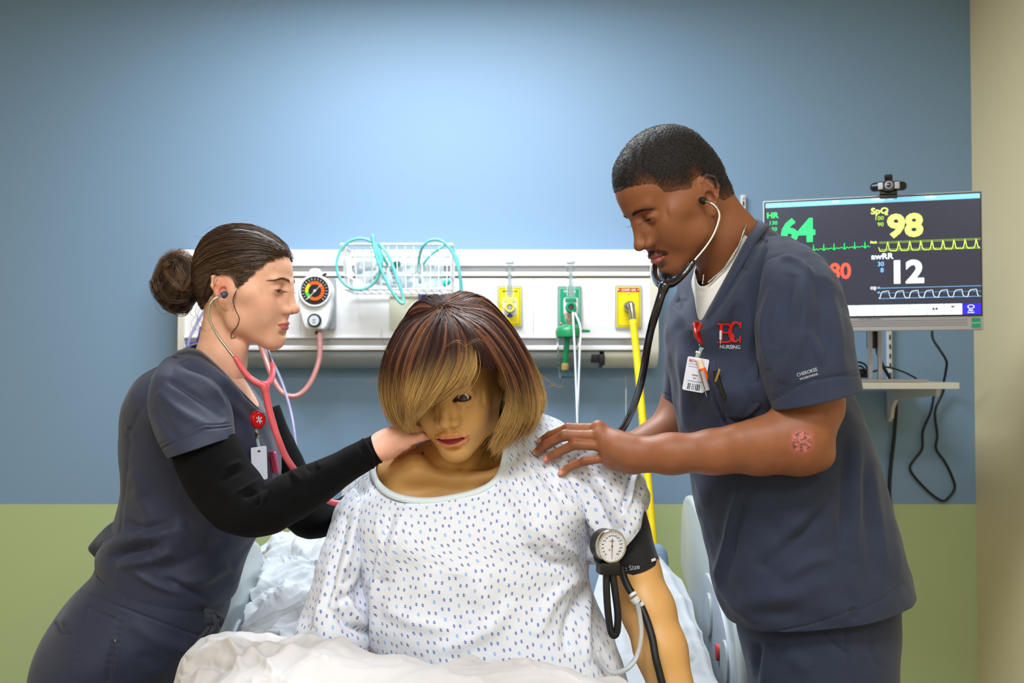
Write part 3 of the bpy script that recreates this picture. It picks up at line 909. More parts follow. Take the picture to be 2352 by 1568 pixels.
MB().add(*tube([P(712, 634, YS), P(716, 622, YS), P(732, 622, YS), P(737, 634, YS)], .006, 8, 14)).build('hanger', M_white, sr)
MB().add(*box(P(745, 631, YS), (.016, .01, .008), R=roty(-35), bev=.002)).build('selector_lever', M_dark, sr)
gz = -.0
def ringseg(c, r0, r1, a0, a1, h, n=24, R=RV, z0=0.):
    v = []; 
    for i in range(n + 1):
        a = math.radians(a0 + (a1 - a0) * i / n)
        for r in (r0, r1):
            v.append((r * math.cos(a), r * math.sin(a), z0)); v.append((r * math.cos(a), r * math.sin(a), z0 + h))
    f_ = []
    for i in range(n):
        k = i * 4; f_ += [(k + 1, k + 5, k + 7, k + 3), (k, k + 2, k + 6, k + 4), (k + 2, k + 3, k + 7, k + 6), (k, k + 4, k + 5, k + 1)]
    f_ += [(0, 1, 3, 2), (4 * n, 4 * n + 2, 4 * n + 3, 4 * n + 1)]
    return np.array(v) @ np.asarray(R).T + np.asarray(c), f_
cg = P(724, 668, YS - .005)
rim = MB().add(*lathe([(.053, 0), (.053, .006), (.050, .010), (.046, .010), (.046, .004)], cg, R=RV, n=48)).build('dial_rim', M_white, sr)
dial = MB().add(*lathe([(.044, 0), (.044, .0065)], cg, R=RV, n=48)).build('dial', mat('dial_black', (18, 18, 18), rough=.4), sr)
for a0, a1, cc, nm in ((190, 238, (70, 200, 60), 'green'), (130, 190, (235, 200, 20), 'yellow'), (-125, 130, (240, 90, 20), 'orange')):
    MB().add(*ringseg(cg, .021, .031, a0, a1, .0008, z0=.0066)).build('dial_band', mat('dial_' + nm, cc, rough=.4), dial)
tk = MB()
for a in range(-45, 226, 15):
    t = math.radians(a); p0 = cg + RV @ np.array([.0345 * math.cos(t), .0345 * math.sin(t), .0070]); p1 = cg + RV @ np.array([.041 * math.cos(t), .041 * math.sin(t), .0070])
    tk.add(*tube([p0, p1], .0009, 4))
tk.build('dial_marks', M_white, dial)
n0, n1 = cg + RV @ np.array([-.024, -.027, .009]), cg + RV @ np.array([.022, .021, .009])
MB().add(*tube([n0, n1], [.0016, .0007], 6)).add(*lathe([(.004, 0), (.004, .002)], cg + RV @ np.array([0, 0, .008]), R=RV, n=16)).build('needle', M_white, sr)
ck = P(723, 736, YS - .006)
MB().add(*lathe([(.022, -.004), (.022, .008), (.020, .012), (.017, .012), (.017, .009)], ck, R=RV, n=36)).build('knob', M_dark, sr)
MB().add(*lathe([(.0162, 0), (.0162, .0118)], ck, R=RV, n=36)).build('knob_face', mat('knob_face', (200, 206, 212), rough=.3), sr)
MB().add(*box(ck + RV @ np.array([0, .002, .0125]), (.010, .001, .0015))).add(*box(ck + RV @ np.array([0, -.006, .0125]), (.010, .001, .0015))).build('knob_marks', M_dark, sr)
MB().add(*lathe([(.011, 0), (.011, .010), (.008, .011), (.008, .02)], P(731, 768, YS + .01), n=20)).build('outlet_port', M_dark, sr)
# pink suction hose
hp = [P(x, y, Y) for x, y, Y in ((731, 757, 3.21), (735, 790, 3.2), (732, 830, 3.19), (715, 875, 3.17), (692, 903, 3.15), (668, 910, 3.14), (645, 898, 3.14), (625, 865, 3.15), (610, 825, 3.17), (597, 790, 3.2), (583, 770, 3.22), (560, 780, 3.24), (540, 830, 3.25), (530, 900, 3.25))]
ph = MB().add(*tube(hp, .0085, 14, 90)).build('suction_hose', mat('pink_hose', (205, 140, 135), rough=.25, coat=.4, trans=.25), None, smooth=True)
tag(ph, 'pink rubber hose looping down from the suction regulator', 'hose')
lt = MB().add(*tube([P(x, y, Y) for x, y, Y in ((594, 748, 3.27), (598, 765, 3.18), (608, 797, 3.08), (640, 860, 3.0), (660, 915, 2.95), (673, 970, 2.9), (682, 1050, 2.85), (686, 1150, 2.8), (700, 1260, 2.75), (705, 1330, 2.72))], .0042, 10, 70)).build('clear_tube', mat('lavender_tube', (170, 165, 205), rough=.2, trans=.35), None, smooth=True)
tag(lt, 'thin pale lavender tube hanging straight down beside the pink suction hose', 'tube')
lt2 = MB().add(*tube([P(x, y, Y) for x, y, Y in ((480, 700, 3.2), (462, 725, 3.2), (446, 755, 3.19), (433, 785, 3.18), (428, 830, 3.18), (436, 900, 3.2))], .0045, 10, 40)).build('clear_tube', mat('lavender_tube'), None, smooth=True)
tag(lt2, 'short lavender tube curving down behind the hair bun at the headwall end', 'tube')
bc = thing('tube_clip', 'small blue plastic tube clip on the left end of the headwall', 'clip', P(442, 800, YH))
MB().add(*box(P(440, 792, YH - .01), (.035, .02, .02), bev=.004)).build('base', mat('blue_clip', (60, 55, 190), rough=.4), bc)
MB().add(*tube([P(455, 785, YH - .02), P(460, 765, YH - .03), P(462, 752, YH - .02)], .006, 8, 10)).build('hook', mat('blue_clip'), bc)

# ---------------------------------------------------------------- flowmeters
M_clear = mat('clear_acrylic', (240, 245, 245), rough=.04, trans=1., ior=1.2)
M_clearish = mat('frosted_tube', (225, 232, 232), rough=.25, trans=.6, ior=1.2)
def flowmeter(px, kname, kcol, label, blue):
    Y = 3.17
    t = thing('flowmeter', label, 'flowmeter', P(px, 727, YH))
    MB().add(*tube([P(px, 603, Y), P(px, 680, Y)], .0125, 18)).build('flow_tube', M_clear, t)
    MB().add(*tube([P(px, 610, Y), P(px, 682, Y)], [.004, .006], 10)).build('inner_tube', M_clearish, t)
    MB().add(*lathe([(.009, 0), (.0145, .004), (.0145, .010), (.009, .013)], P(px, 607, Y), n=20)).build('tube_cap', M_clearish, t)
    tk = MB()
    for i in range(9): tk.add(*box(P(px - 3, 618 + i * 7, Y - .0135), (.007, .0008, .001)))
    tk.build('scale_marks', mat('scale_grey', (90, 110, 110)), t)
    MB().add(*box(P(px, 704, Y + .01), (.046, .04, .058), bev=.009)).build('body', M_white, t)
    MB().add(*box(P(px, 688, Y - .012), (.036, .004, .012), bev=.001)).build('name_band', mat(kname, kcol, rough=.4), t)
    MB().add(*lathe([(.018, 0), (.018, .016), (.015, .02), (.010, .02), (.009, .014)], P(px, 706, Y - .008), R=RV, n=10)).build('knob', mat(kname, kcol, rough=.4), t)
    MB().add(*lathe([(.009, 0), (.007, .003)], P(px, 706, Y - .024), R=RV, n=16)).build('knob_cap', M_alu if blue else mat('knob_bore', (70, 60, 50)), t)
    MB().add(*tube([P(px, 706, Y), P(px, 706, YH)], .012, 14)).build('adapter', M_steel, t)
    if blue:
        MB().add(*lathe([(.006, 0), (.010, .004), (.010, .016), (.008, .020)], P(px, 729, Y), n=12)).build('outlet_cap', mat('blue_cap', (30, 50, 190), rough=.35), t)
    return t
flowmeter(1171, 'knob_yellow', (228, 214, 90), 'clear flowmeter with yellow knob and blue cap on the left yellow outlet', True)
fm = flowmeter(1311, 'knob_green', (10, 140, 100), 'clear flowmeter with green knob above the green humidifier jar', False)
Y = 3.16
MB().add(*lathe([(.012, 0), (.016, .004), (.016, .022), (.012, .026)], P(1308, 735, Y), n=6)).build('outlet_nut', M_steel, fm)
hm = thing('humidifier_jar', 'clear humidifier jar with green screw lid under the oxygen flowmeter', 'humidifier', P(1305, 866, Y))
M_grn = mat('humidifier_green', (22, 135, 80), rough=.35)
MB().add(*lathe([(.034, 0), (.041, .004), (.042, .020), (.038, .032), (.030, .038), (.012, .042)], P(1306, 776, Y), n=12)).build('lid', M_grn, hm)
MB().add(*tube([P(1330, 759, Y), P(1355, 760, Y)], [.006, .0045], 10)).build('lid_spout', M_grn, hm)
MB().add(*lathe([(.007, 0), (.009, .004), (.009, .016), (.013, .018), (.013, .026), (.006, .03)], P(1307, 750, Y), n=14)).build('inlet_nut', M_steel, hm)
MB().add(*lathe([(.004, 0), (.005, .006), (.003, .012)], P(1288, 747, Y), n=10)).build('relief_valve', M_steel, hm)
jar = [(.038, 0), (.037, -.010), (.033, -.11), (.030, -.128), (.0285, -.128), (.0315, -.108), (.0355, -.008), (.036, 0)]
a = np.arange(32) / 32 * 2 * PI
vj = np.array([(r * math.cos(t), r * math.sin(t), h) for r, h in jar for t in a]) + P(1305, 775, Y)
fj = [(j * 32 + i, j * 32 + (i + 1) % 32, (j + 1) * 32 + (i + 1) % 32, (j + 1) * 32 + i) for j in range(len(jar) - 1) for i in range(32)]
MB().add(vj, fj).add(*lathe([(.030, 0), (.030, .002)], P(1305, 775, Y) - np.array([0, 0, .1285]), n=32)).build('jar', mat('jar_plastic', (235, 240, 240), rough=.08, trans=1., ior=1.12), hm, smooth=True)
MB().add(*tube([P(1303, 775, Y), P(1300, 810, Y), P(1298, 835, Y)], [.0095, .009, .009], 12)).build('stem', mat('stem_green', (10, 150, 95), rough=.4), hm)
MB().add(*lathe([(.010, 0), (.0115, .002), (.0115, .020), (.010, .022)], P(1298, 850, Y), n=14)).build('diffuser_stone', mat('tan_stone', (222, 180, 105), rough=.6), hm)
MB().add(*lathe([(.009, 0), (.010, .001), (.010, .004)], P(1297, 854, Y), n=14)).build('stem_end', M_grn, hm)
mk = MB()
for i in range(5): mk.add(*box(P(1283, 800 + i * 11, Y - .0335), (.012, .0006, .0012)))
mk.build('level_marks', M_grn, hm)
tb = MB().add(*tube([P(x, y, Y_) for x, y, Y_ in ((1316, 717, 3.14), (1318, 760, 3.1), (1320, 800, 3.08), (1323, 880, 3.05), (1326, 970, 3.0), (1328, 1060, 2.98))], .0034, 8, 40))
tb.add(*tube([P(x, y, Y_) for x, y, Y_ in ((1320, 717, 3.15), (1330, 740, 3.12), (1334, 760, 3.1), (1332, 800, 3.08), (1329, 880, 3.05), (1326, 970, 3.01), (1325, 1060, 2.98))], .0034, 8, 40))
tag(tb.build('oxygen_line', mat('white_line', (205, 212, 222), rough=.35), None, smooth=True), 'thin white twin oxygen line hanging beside the green humidifier', 'tube')
# compressed-air connector and yellow hose
ac = thing('air_connector', 'steel quick connector plugged into the compressed air outlet', 'connector', P(1445, 735, YH))
MB().add(*tube([P(1443, 705, YH), P(1443, 703, 3.2)], [.017, .015], 16)).build('plug', M_steel, ac)
MB().add(*lathe([(.014, 0), (.016, .006), (.016, .016), (.012, .02)], P(1445, 702, 3.2), axis=(.1, -1, 0), n=6)).build('hex_nut', M_steel, ac)
MB().add(*tube([P(1449, 697, 3.185), P(1452, 715, 3.18), P(1455, 738, 3.17)], [.011, .010, .009], 12)).build('elbow', M_steel, ac)
hs = tube([P(x, y, Y_) for x, y, Y_ in ((1454, 735, 3.17), (1460, 790, 3.15), (1466, 850, 3.12), (1473, 930, 3.08), (1480, 1010, 3.04), (1487, 1090, 3.0), (1494, 1170, 2.96), (1501, 1250, 2.92), (1508, 1340, 2.9), (1515, 1500, 2.9), (1520, 1800, 2.95))], .0118, 16, 90)
tag(MB().add(*hs).build('air_hose', mat('yellow_hose', (232, 205, 8), rough=.4, var=.05, vscale=40), None, smooth=True), 'long yellow air hose hanging from the steel connector on the headwall', 'hose')

# ---------------------------------------------------------------- wire basket with tubing and mask
M_wire = mat('white_wire', (225, 226, 228), rough=.4)
bk = thing('wire_basket', 'white wire basket hooked on the headwall above the wig', 'basket', P(910, 665, YH - .07))
yf, yb = 3.08, YH - .012
def bp(px, py, Y_): return P(px, py, Y_)
A0, A1 = P(784, 561, yf), P(1038, 565, yf); Bz = P(910, 664, yf)[2]
xb0, xb1 = A0[0] + .012, A1[0] - .004
def rimw(z, xa, xb, r, nm):
    loop = [(xa, yf, z), (xb, yf, z), (xb, yb, z), (xa, yb, z), (xa, yf, z)]
    m_ = MB()
    for i in range(4): m_.add(*tube([loop[i], loop[i + 1]], r, 8))
    m_.build(nm, M_wire, bk)
rimw(A0[2], A0[0], A1[0], .0042, 'top_rim'); rimw(Bz, xb0, xb1, .003, 'bottom_rim')
rimw((A0[2] * .30 + Bz * .70), xb0 - .002, xb1 + .002, .0016, 'middle_rim')
nW = 13
for i in range(nW):
    t = (i + .5) / nW; xa = A0[0] + t * (A1[0] - A0[0]); xb = xb0 + t * (xb1 - xb0)
    MB().add(*tube([(xa, yf, A0[2]), (xb, yf, Bz), (xb, yb, Bz), (xa, yb, A0[2])], .0019, 6)).build('wire', M_wire, bk)
for i in range(7):
    yy = yf + (yb - yf) * (i + .5) / 7
    for s_ in (0, 1):
        xa, xb = (A0[0], xb0) if s_ == 0 else (A1[0], xb1)
        MB().add(*tube([(xa, yy, A0[2]), (xb, yy, Bz)], .0019, 6)).build('wire', M_wire, bk)
M_teal = mat('teal_tubing', (120, 215, 212), rough=.15, trans=.35, coat=.4)
def ttube(pts, r, label, n=90, m=None):
    o = MB().add(*tube([P(*q_) for q_ in pts], r, 10, n)).build('oxygen_tubing', m or M_teal, None, smooth=True); return tag(o, label, 'tubing', 'teal oxygen tubing in the wire basket')
c_ = [(900 + 0, 640, 3.12)]
loop1 = [(858, 640, 3.14), (875, 618, 3.07), (876, 590, 3.06), (862, 562, 3.06), (835, 548, 3.06), (805, 553, 3.06), (782, 575, 3.06), (773, 608, 3.06), (780, 638, 3.06), (800, 658, 3.06), (825, 665, 3.06), (850, 657, 3.06), (868, 635, 3.055), (874, 600, 3.05), (862, 565, 3.05), (855, 540, 3.05)]
ttube(loop1, .0048, 'coiled teal oxygen tubing looped over the left of the wire basket')
ttube([(856, 538, 3.05), (862, 580, 3.045), (876, 620, 3.045), (895, 660, 3.045), (915, 690, 3.045), (926, 697, 3.045), (926, 683, 3.05), (914, 645, 3.05), (898, 600, 3.06), (880, 570, 3.065), (868, 560, 3.08), (880, 590, 3.12), (910, 640, 3.16)], .0050, 'teal oxygen tubing hanging in a narrow V below the basket middle')
ttube([(965, 650, 3.16), (962, 600, 3.12), (972, 565, 3.07), (995, 550, 3.06), (1020, 557, 3.06), (1042, 585, 3.06), (1055, 625, 3.06), (1061, 668, 3.07), (1062, 720, 3.08)], .0048, 'teal oxygen tubing arching over the right corner of the wire basket')
ttube([(930, 645, 3.15), (960, 620, 3.13), (985, 590, 3.12), (1010, 570, 3.11), (1030, 562, 3.12), (1045, 580, 3.10), (1054, 610, 3.09), (1058, 668, 3.09)], .0042, 'second teal tube running diagonally inside the wire basket', 60)
# oxygen mask and bag in the basket
M_film = mat('clear_film', (225, 235, 238), rough=.2, trans=.75, ior=1.1)
mk = thing('oxygen_mask', 'clear plastic oxygen mask with a green connector lying in the basket', 'mask', P(850, 660, 3.17))
V_ = Vol(P(800, 665, 3.17) - [0, .05, .0], P(950, 570, 3.17) + [0, .05, 0], .003)
V_.ell(P(850, 625, 3.17), (.055, .035, .038), R=roty(20), k=0); V_.ell(P(905, 645, 3.17), (.06, .03, .022), R=roty(10), k=.02)
v_, f_ = V_.mesh(); v_ = v_ + .002 * np.stack([wav(v_, .03, 5), wav(v_, .03, 6), wav(v_, .03, 7)], 1)
link_mesh('mask_shell', v_, f_, M_film, mk)
MB().add(*lathe([(.010, 0), (.012, .01), (.008, .022)], P(905, 610, 3.14), axis=(.8, -.4, .3), n=14)).build('mask_connector', mat('green_conn', (0, 110, 85), rough=.4), mk)
MB().add(*tube([P(870, 640, 3.13), P(900, 655, 3.12), P(940, 640, 3.13), P(970, 625, 3.13)], .0012, 6, 30)).build('elastic_strap', M_white, mk)
bagv, bagf, _, bn = patch([[(905, 600, 3.15), (945, 605, 3.11), (990, 600, 3.15), (1010, 600, 3.18)], [(900, 630, 3.14), (945, 632, 3.10), (990, 630, 3.12), (1020, 625, 3.16)], [(905, 655, 3.14), (945, 660, 3.10), (990, 660, 3.12), (1020, 655, 3.16)]], 40, 30, noise=[(.02, .003, 3), (.008, .001, 4)])
bagv, bagf = thicken(bagv, bagf, bn, .0015)
tag(link_mesh('plastic_bag', bagv, bagf, M_film), 'crinkled clear plastic bag in the right half of the basket', 'bag')
tag(MB().add(*lathe([(.006, 0), (.010, .006), (.010, .018), (.005, .026)], P(1018, 655, 3.12), axis=(.8, 0, .6), n=12)).build('tube_connector', mat('aqua_conn', (30, 200, 185), rough=.3)), 'small aqua tube connector lying at the right of the basket', 'connector')

# ---------------------------------------------------------------- wall standards, shelf, monitor, webcam, cables
M_std = mat('standard_white', (205, 206, 206), rough=.45)
M_slot = mat('slot_dark', (35, 40, 45), rough=.8)
def standard(px, pt, pb, label):
    a, b = P(px - 7, pt, YW - .018), P(px + 7, pb, YW - .018)
    t = thing('wall_standard', label, 'shelf standard', ((a[0] + b[0]) / 2, YW, b[2]), 'slotted wall standards')
    MB().add(*box(((a[0] + b[0]) / 2, YW - .009, (a[2] + b[2]) / 2), (b[0] - a[0], .018, a[2] - b[2]), bev=.002)).build('channel', M_std, t)
    z = a[2] - .03; m_ = MB()
    while z > b[2] + .05:
        m_.add(*box(((a[0] + b[0]) / 2, YW - .0185, z), (.005, .002, .016))); z -= .032
    m_.build('slots', M_slot, t)
    for zz in (a[2] - .012, b[2] + .016): MB().add(*lathe([(.004, 0), (.004, .001), (.002, .002)], ((a[0] + b[0]) / 2, YW - .0185, zz), R=RV, n=12)).build('screw', M_steel, t)
standard(1709, 447, 968, 'white slotted wall standard rising behind the tall person')
standard(2044, 560, 968, 'white slotted wall standard below the monitor carrying the shelf bracket')
sh = thing('wall_shelf', 'white wall shelf under the monitor', 'shelf', P(2000, 893, 3.0))
zs0, zs1 = P(2000, 893, 2.93)[2], P(2000, 878, 2.93)[2]
xs0, xs1 = P(1640, 885, 2.93)[0], P(2204, 885, 2.93)[0]
MB().add(*box(((xs0 + xs1) / 2, (2.93 + YW - .02) / 2, (zs0 + zs1) / 2), (xs1 - xs0, YW - .02 - 2.93, zs1 - zs0), bev=.0015)).build('board', mat('shelf_board', (222, 222, 216), rough=.4), sh)
for px in (1709, 2044):
    xb = P(px, 900, YW - .018)[0]
    pr = [(YW - .02, zs0), (3.0, zs0), (3.0, zs0 - .022), (3.04, zs0 - .024), (YW - .075, zs0 - .045), (YW - .045, zs0 - .075), (YW - .035, zs0 - .11), (YW - .02, zs0 - .11)]
    MB().add(*prism(pr, .012, (xb - .006, 0, 0), Rp)).build('bracket', M_std, sh)
# monitor
YR_, YL_ = 2.69, 2.865
TR, TL = P(2256, 437, YR_), P(1752, 461, YL_)
BR = P(2256, 757, YR_); zt_, zb_ = (TR[2] + TL[2]) / 2, BR[2]
mx = unit(np.array([TR[0] - TL[0], TR[1] - TL[1], 0])); mn = np.array([mx[1], -mx[0], 0.])   # towards the viewer
mw = math.hypot(TR[0] - TL[0], TR[1] - TL[1]); mh = zt_ - zb_
mc = np.array([(TR[0] + TL[0]) / 2, (TR[1] + TL[1]) / 2, (zt_ + zb_) / 2])
RM = np.stack([mx, [0, 0, 1.], mn], 1)
def MP(x, y, z=0.): return mc + RM @ np.array([x, y, z])        # metres from the monitor centre
def MU(px, py):                                                 # pixel -> monitor plane coordinates
    d = P(px, py, 1.0) - np.array([0, 0, CAMZ]); o = np.array([0, 0, CAMZ]); t = ((mc - o) @ mn) / (d @ mn); q_ = o + d * t - mc
    return np.array([q_ @ mx, q_[2]])
mo = thing('monitor', 'silver widescreen patient monitor showing vital signs on the shelf', 'monitor', (mc[0] - mn[0] * .08, mc[1] - mn[1] * .08, zs1))
M_sil = mat('silver_plastic', (176, 174, 180), rough=.4, metal=.2)
b_ = MB(); b_.add(*box(MP(0, 0, -.018), (mw, mh, .034), R=RM, bev=.004)); b_.add(*box(MP(0, .02, -.045), (mw * .6, mh * .5, .03), R=RM, bev=.01)); b_.build('casing', M_sil, mo)
sl0, sl1 = MU(1757, 466), MU(2254, 722)
sx0, sx1 = -mw / 2 + .004, mw / 2 - .003; sy1 = mh / 2 - .004; sy0 = MU(2254, 722)[1]
def spl(nm, xa, xb, ya, yb, z, m, th=.0006, par=None):
    return MB().add(*box(MP((xa + xb) / 2, (ya + yb) / 2, z), (xb - xa, yb - ya, th), R=RM)).build(nm, m, par or mo)
spl('bezel', sx0, sx1, sy0 - .004, sy1, .0004, mat('bezel_black', (14, 14, 16), rough=.3), .0012)
ax0, ax1 = sx0 + .004, sx1 - .003; ay1 = sy1 - .004; ay0 = sy0
def scr(n, c, e=1.0): return mat('screen_' + n, c, rough=.25, emit=e)
screen = spl('screen', ax0, ax1, ay0, ay1, .0014, scr('dark', (40, 42, 58), .75))
spl('screen_bar', ax0, ax1, ay1 - .0135, ay1, .0019, scr('bar', (120, 190, 225), .85), par=screen)
by1 = MU(2200, 697)[1]
def sx_(px, py=600): return MU(px, py)[0]
xs_ = [ax0, sx_(1793), sx_(1833), sx_(1873), sx_(1913), sx_(1968), sx_(2007), sx_(2047), sx_(2087), sx_(2127), sx_(2167), sx_(2209), ax1]
for i in range(len(xs_) - 1):
    last = i == len(xs_) - 2
    spl('screen_button', xs_[i] + .0006, xs_[i + 1] - .0006, ay0 + .001, by1, .0019, scr('blue', (38, 28, 190), .9) if last else scr('white', (222, 240, 246), .9), par=screen)
RVm = RM
def mtext(s_, px, py, hpx, m, bold=0., align='LEFT', sx=1.):
    u_ = MU(px, py); sz = hpx * (YR_ + YL_) / 2 / FPX / .715
    return text(s_, sz, MP(u_[0], u_[1], .0024), RM, .0003, align, bold, sx)
TXT = [('HR', 1761, 496, 13, 'green', .0005, 1.1), ('130', 1766, 513, 9, 'greend', .0002, 1.05), ('50', 1772, 527, 9, 'greend', .0002, 1.05), ('64', 1794, 534, 52, 'green', .0035, 1.05),
       ('80', 1905, 625, 36, 'red', .0016, .95), ('NBP', 1764, 600, 13, 'red', .0005, 1.1),
       ('SpO', 2000, 486, 14, 'lime', .0005, 1.1), ('2', 2032, 490, 9, 'lime', .0003, 1.2), ('100', 2008, 502, 9, 'limed', .0002, 1.1), ('90', 2015, 516, 9, 'limed', .0002, 1.1), ('98', 2038, 522, 50, 'lime', .0035, 1.08),
       ('awRR', 2001, 590, 13, 'white', .0005, 1.1), ('30', 2015, 607, 10, 'sky', .0002, 1.05), ('8', 2022, 621, 10, 'sky', .0002, 1.05), ('12', 2040, 628, 50, 'white', .0035, 1.08),
       ('Pleth', 1999, 557, 5, 'lime', .0003, 1), ('CO', 1999, 662, 6, 'white', .0004, 1), ('2', 2008, 665, 4, 'white', .0003, 1), ('60', 2015, 661, 4, 'sky', .0003, 1), ('40', 2015, 672, 4, 'sky', .0002, 1), ('0', 2018, 685, 4, 'sky', .0002, 1),
       ('Adult', 1911, 463.5, 5, 'white', .0003, 1), ('11/20/2024 12:42', 1999, 459, 5, 'white', .0003, 1), ('SimMon', 2125, 453, 5, 'white', .0003, 1)]
SC = dict(green=(40, 240, 110), greend=(45, 190, 100), red=(255, 80, 60), lime=(228, 255, 110), limed=(150, 190, 60), white=(235, 245, 255), sky=(120, 180, 240))
for s_, px, py, h_, cn, bd, sx in TXT:
    v_, f_ = mtext(s_, px, py, h_, None, bd, sx=sx)
    MB().add(v_, f_).build('reading', scr(cn, SC[cn], 1.0), screen)
def trace(nm, pts, cn, r=.0006):
    q_ = [MP(*MU(*p), .0024) for p in pts]; v, f = tube(q_, r, 4); MB().add(v, f).build(nm, scr(cn, SC[cn], 1.0), screen)
def lerpy(xa, ya, xb, yb, x): return ya + (yb - ya) * (x - xa) / (xb - xa)
pts = []
x = 1762
while x < 1998:
    yb = lerpy(1880, 573, 1998, 566, x)
    pts += [(x, yb), (x + 7, yb - 2), (x + 9, yb), (x + 11.2, yb + 2), (x + 12, yb - 13), (x + 13, yb + 3), (x + 15, yb), (x + 19, yb - 3), (x + 22, yb)]; x += 23.6
trace('heart_trace', [p for p in pts if p[0] < 1998], 'green', .0008)
for dy, cn in ((0, 'limed'), (3, 'limed')):
    trace('trace_line', [(2019, 556 + dy), (2252, 547 + dy)], cn, .0005)
for dy in (15, 18): trace('trace_line', [(2019, 558 + dy), (2252, 552 + dy)], 'limed', .0005)
pts = [(2018, 568)]; x = 2021
for k in range(9):
    yb = lerpy(2020, 578, 2252, 570, x) - 1; d_ = 24.6
    pts += [(x, yb), (x + 12, yb), (x + 15, yb - 6), (x + 17.5, yb - 21), (x + 19.5, yb - 15), (x + 21, yb - 6), (x + 25, yb)]; x += 25.4
trace('pleth_trace', [p for p in pts if p[0] < 2252], 'lime', .0009)
trace('trace_line', [(2019, 662), (2254, 656)], 'sky', .0006); trace('trace_line', [(2019, 673), (2254, 668)], 'sky', .0003); trace('trace_line', [(2019, 686), (2254, 680)], 'sky', .0006)
pts = []; x = 2021
for k in range(7):
    yb = lerpy(2020, 685, 2254, 680, x); pts += [(x, yb), (x + 3, yb - 11), (x + 6, yb - 15), (x + 20, yb - 17), (x + 22, yb - 6), (x + 25, yb - 1), (x + 33, yb)]; x += 33.6
trace('breath_trace', [p for p in pts if p[0] < 2254], 'white', .0008)
ic = MB(); u_ = MU(2147, 709)
for dx in (-.006, .002):
    ic.add(*prism([(0, -.0045), (.0075, 0), (0, .0045)], .0004, MP(u_[0] + dx, u_[1], .0023), RM))
ic.build('button_symbol', M_dark, screen)
u_ = MU(2230, 704); v_, f_ = ringseg(MP(u_[0], u_[1], .0023), .0052, .0068, 0, 360, .0004, R=RM @ np.diag([1.3, .8, 1.]))
MB().add(v_, f_).build('button_symbol', scr('white2', (235, 240, 255), 1.), screen)
for s_, px, py, cn in (('Main', 2230, 712, 'white'), ('Screen', 2230, 717, 'white'), ('Menu', 2188, 712, 'sky'), ('Print', 2107, 711, 'sky'), ('screen', 2107, 716, 'sky')):
    MB().add(*mtext(s_, px, py, 3.6, None, .0001, 'CENTER')).build('button_text', scr(cn, SC[cn], 1.), screen)
u_ = MU(2188, 704); MB().add(*box(MP(u_[0], u_[1], .0023), (.008, .005, .0004), R=RM)).build('button_symbol', mat('icon_grey', (60, 90, 95)), screen)
u_ = MU(1998, 731); MB().add(*text('ELITEBOOK', .0085, MP(u_[0], u_[1], .0004), RM, .0004, 'CENTER', .0002, 1.3)).build('lettering', mat('logo_grey', (120, 120, 126), rough=.4), mo)
g0, g1 = MU(2232, 730), MU(2252, 752)
MB().add(*box(MP((g0[0] + g1[0]) / 2, (g0[1] + g1[1]) / 2, .0006), (g1[0] - g0[0], g0[1] - g1[1], .0006), R=RM)).build('green_sticker', mat('sticker_green', (0, 140, 95), rough=.5), mo)
MB().add(*text('Energy Rated', .0045, MP((g0[0] + g1[0]) / 2, (g0[1] + g1[1]) / 2, .0012), RM, .0002)).build('sticker_text', M_white, mo)
gr = MB()
for k in range(3):
    yy = sy0 - .012 - k * .007
    gr.add(*box(MP(.0, yy, .0003), (mw * .86, .003, .0006), R=RM))
gr.build('speaker_grille', mat('grille_grey', (140, 139, 146), rough=.6), mo)
# stand: two posts and a base plate on the shelf
pz = zs1
for px in (1999, 2021):
    a_ = P(px, 880, 2.98); MB().add(*box((a_[0], 2.98, (pz + zb_) / 2 + .03), (.012, .012, zb_ - pz + .1), bev=.002)).build('stand_post', M_sil, mo)
a_ = P(2010, 790, 3.0); MB().add(*box((a_[0] - .01, 2.995, zb_ + .0), (.03, .02, .09), bev=.003)).build('stand_hinge', M_dark, mo)
a0_, a1_ = P(1880, 870, 2.94), P(2134, 870, 2.94)
MB().add(*box(((a0_[0] + a1_[0]) / 2, 3.05, pz + .0045), (a1_[0] - a0_[0], .22, .008), bev=.003)).build('stand_foot', M_sil, mo)
arm_c = MP(0, -.02, -.07); a_ = P(2010, 790, 2.98)
MB().add(*tube([arm_c, (a_[0], 2.97, zb_ + .08)], .014, 12)).build('stand_arm', M_sil, mo)
# webcam
wc = thing('webcam', 'black and silver webcam clipped to the top of the monitor', 'webcam', MP(MU(2040, 445)[0], mh / 2, 0))
wu = MU(2040, 430)
def WP(dx, dy, z=0.): return MP(wu[0] + dx, wu[1] + dy, z)
V_ = Vol(WP(0, 0, .01) - [.07, .05, .04], WP(0, 0, .01) + [.07, .05, .04], .0012)
V_.chain([WP(-.036, 0, .010), WP(-.02, .0005, .016), WP(.02, .0005, .016), WP(.036, 0, .010)], .0125, k=.006)
v_, f_ = V_.mesh(1); link_mesh('body', v_, f_, mat('webcam_black', (20, 20, 22), rough=.3), wc)
for s_ in (-1, 1): MB().add(*box(WP(s_ * .0215, 0, .0285), (.013, .019, .003), R=RM @ roty(s_ * 8), bev=.001)).build('silver_trim', M_sil, wc)
MB().add(*prism(rrect(.028, .030, .009), .006, WP(0, 0, .025), RM)).build('lens_housing', M_dark, wc)
MB().add(*lathe([(.0105, 0), (.0105, .003), (.0075, .004), (.007, .001)], WP(0, .0005, .0305), R=RM, n=28)).build('lens_ring', M_sil, wc)
MB().add(*lathe([(.0068, 0), (.0060, .0022), (.003, .0028)], WP(0, .0005, .0315), R=RM, n=24)).build('lens', mat('lens_glass', (12, 12, 18), rough=.05, coat=1.), wc)
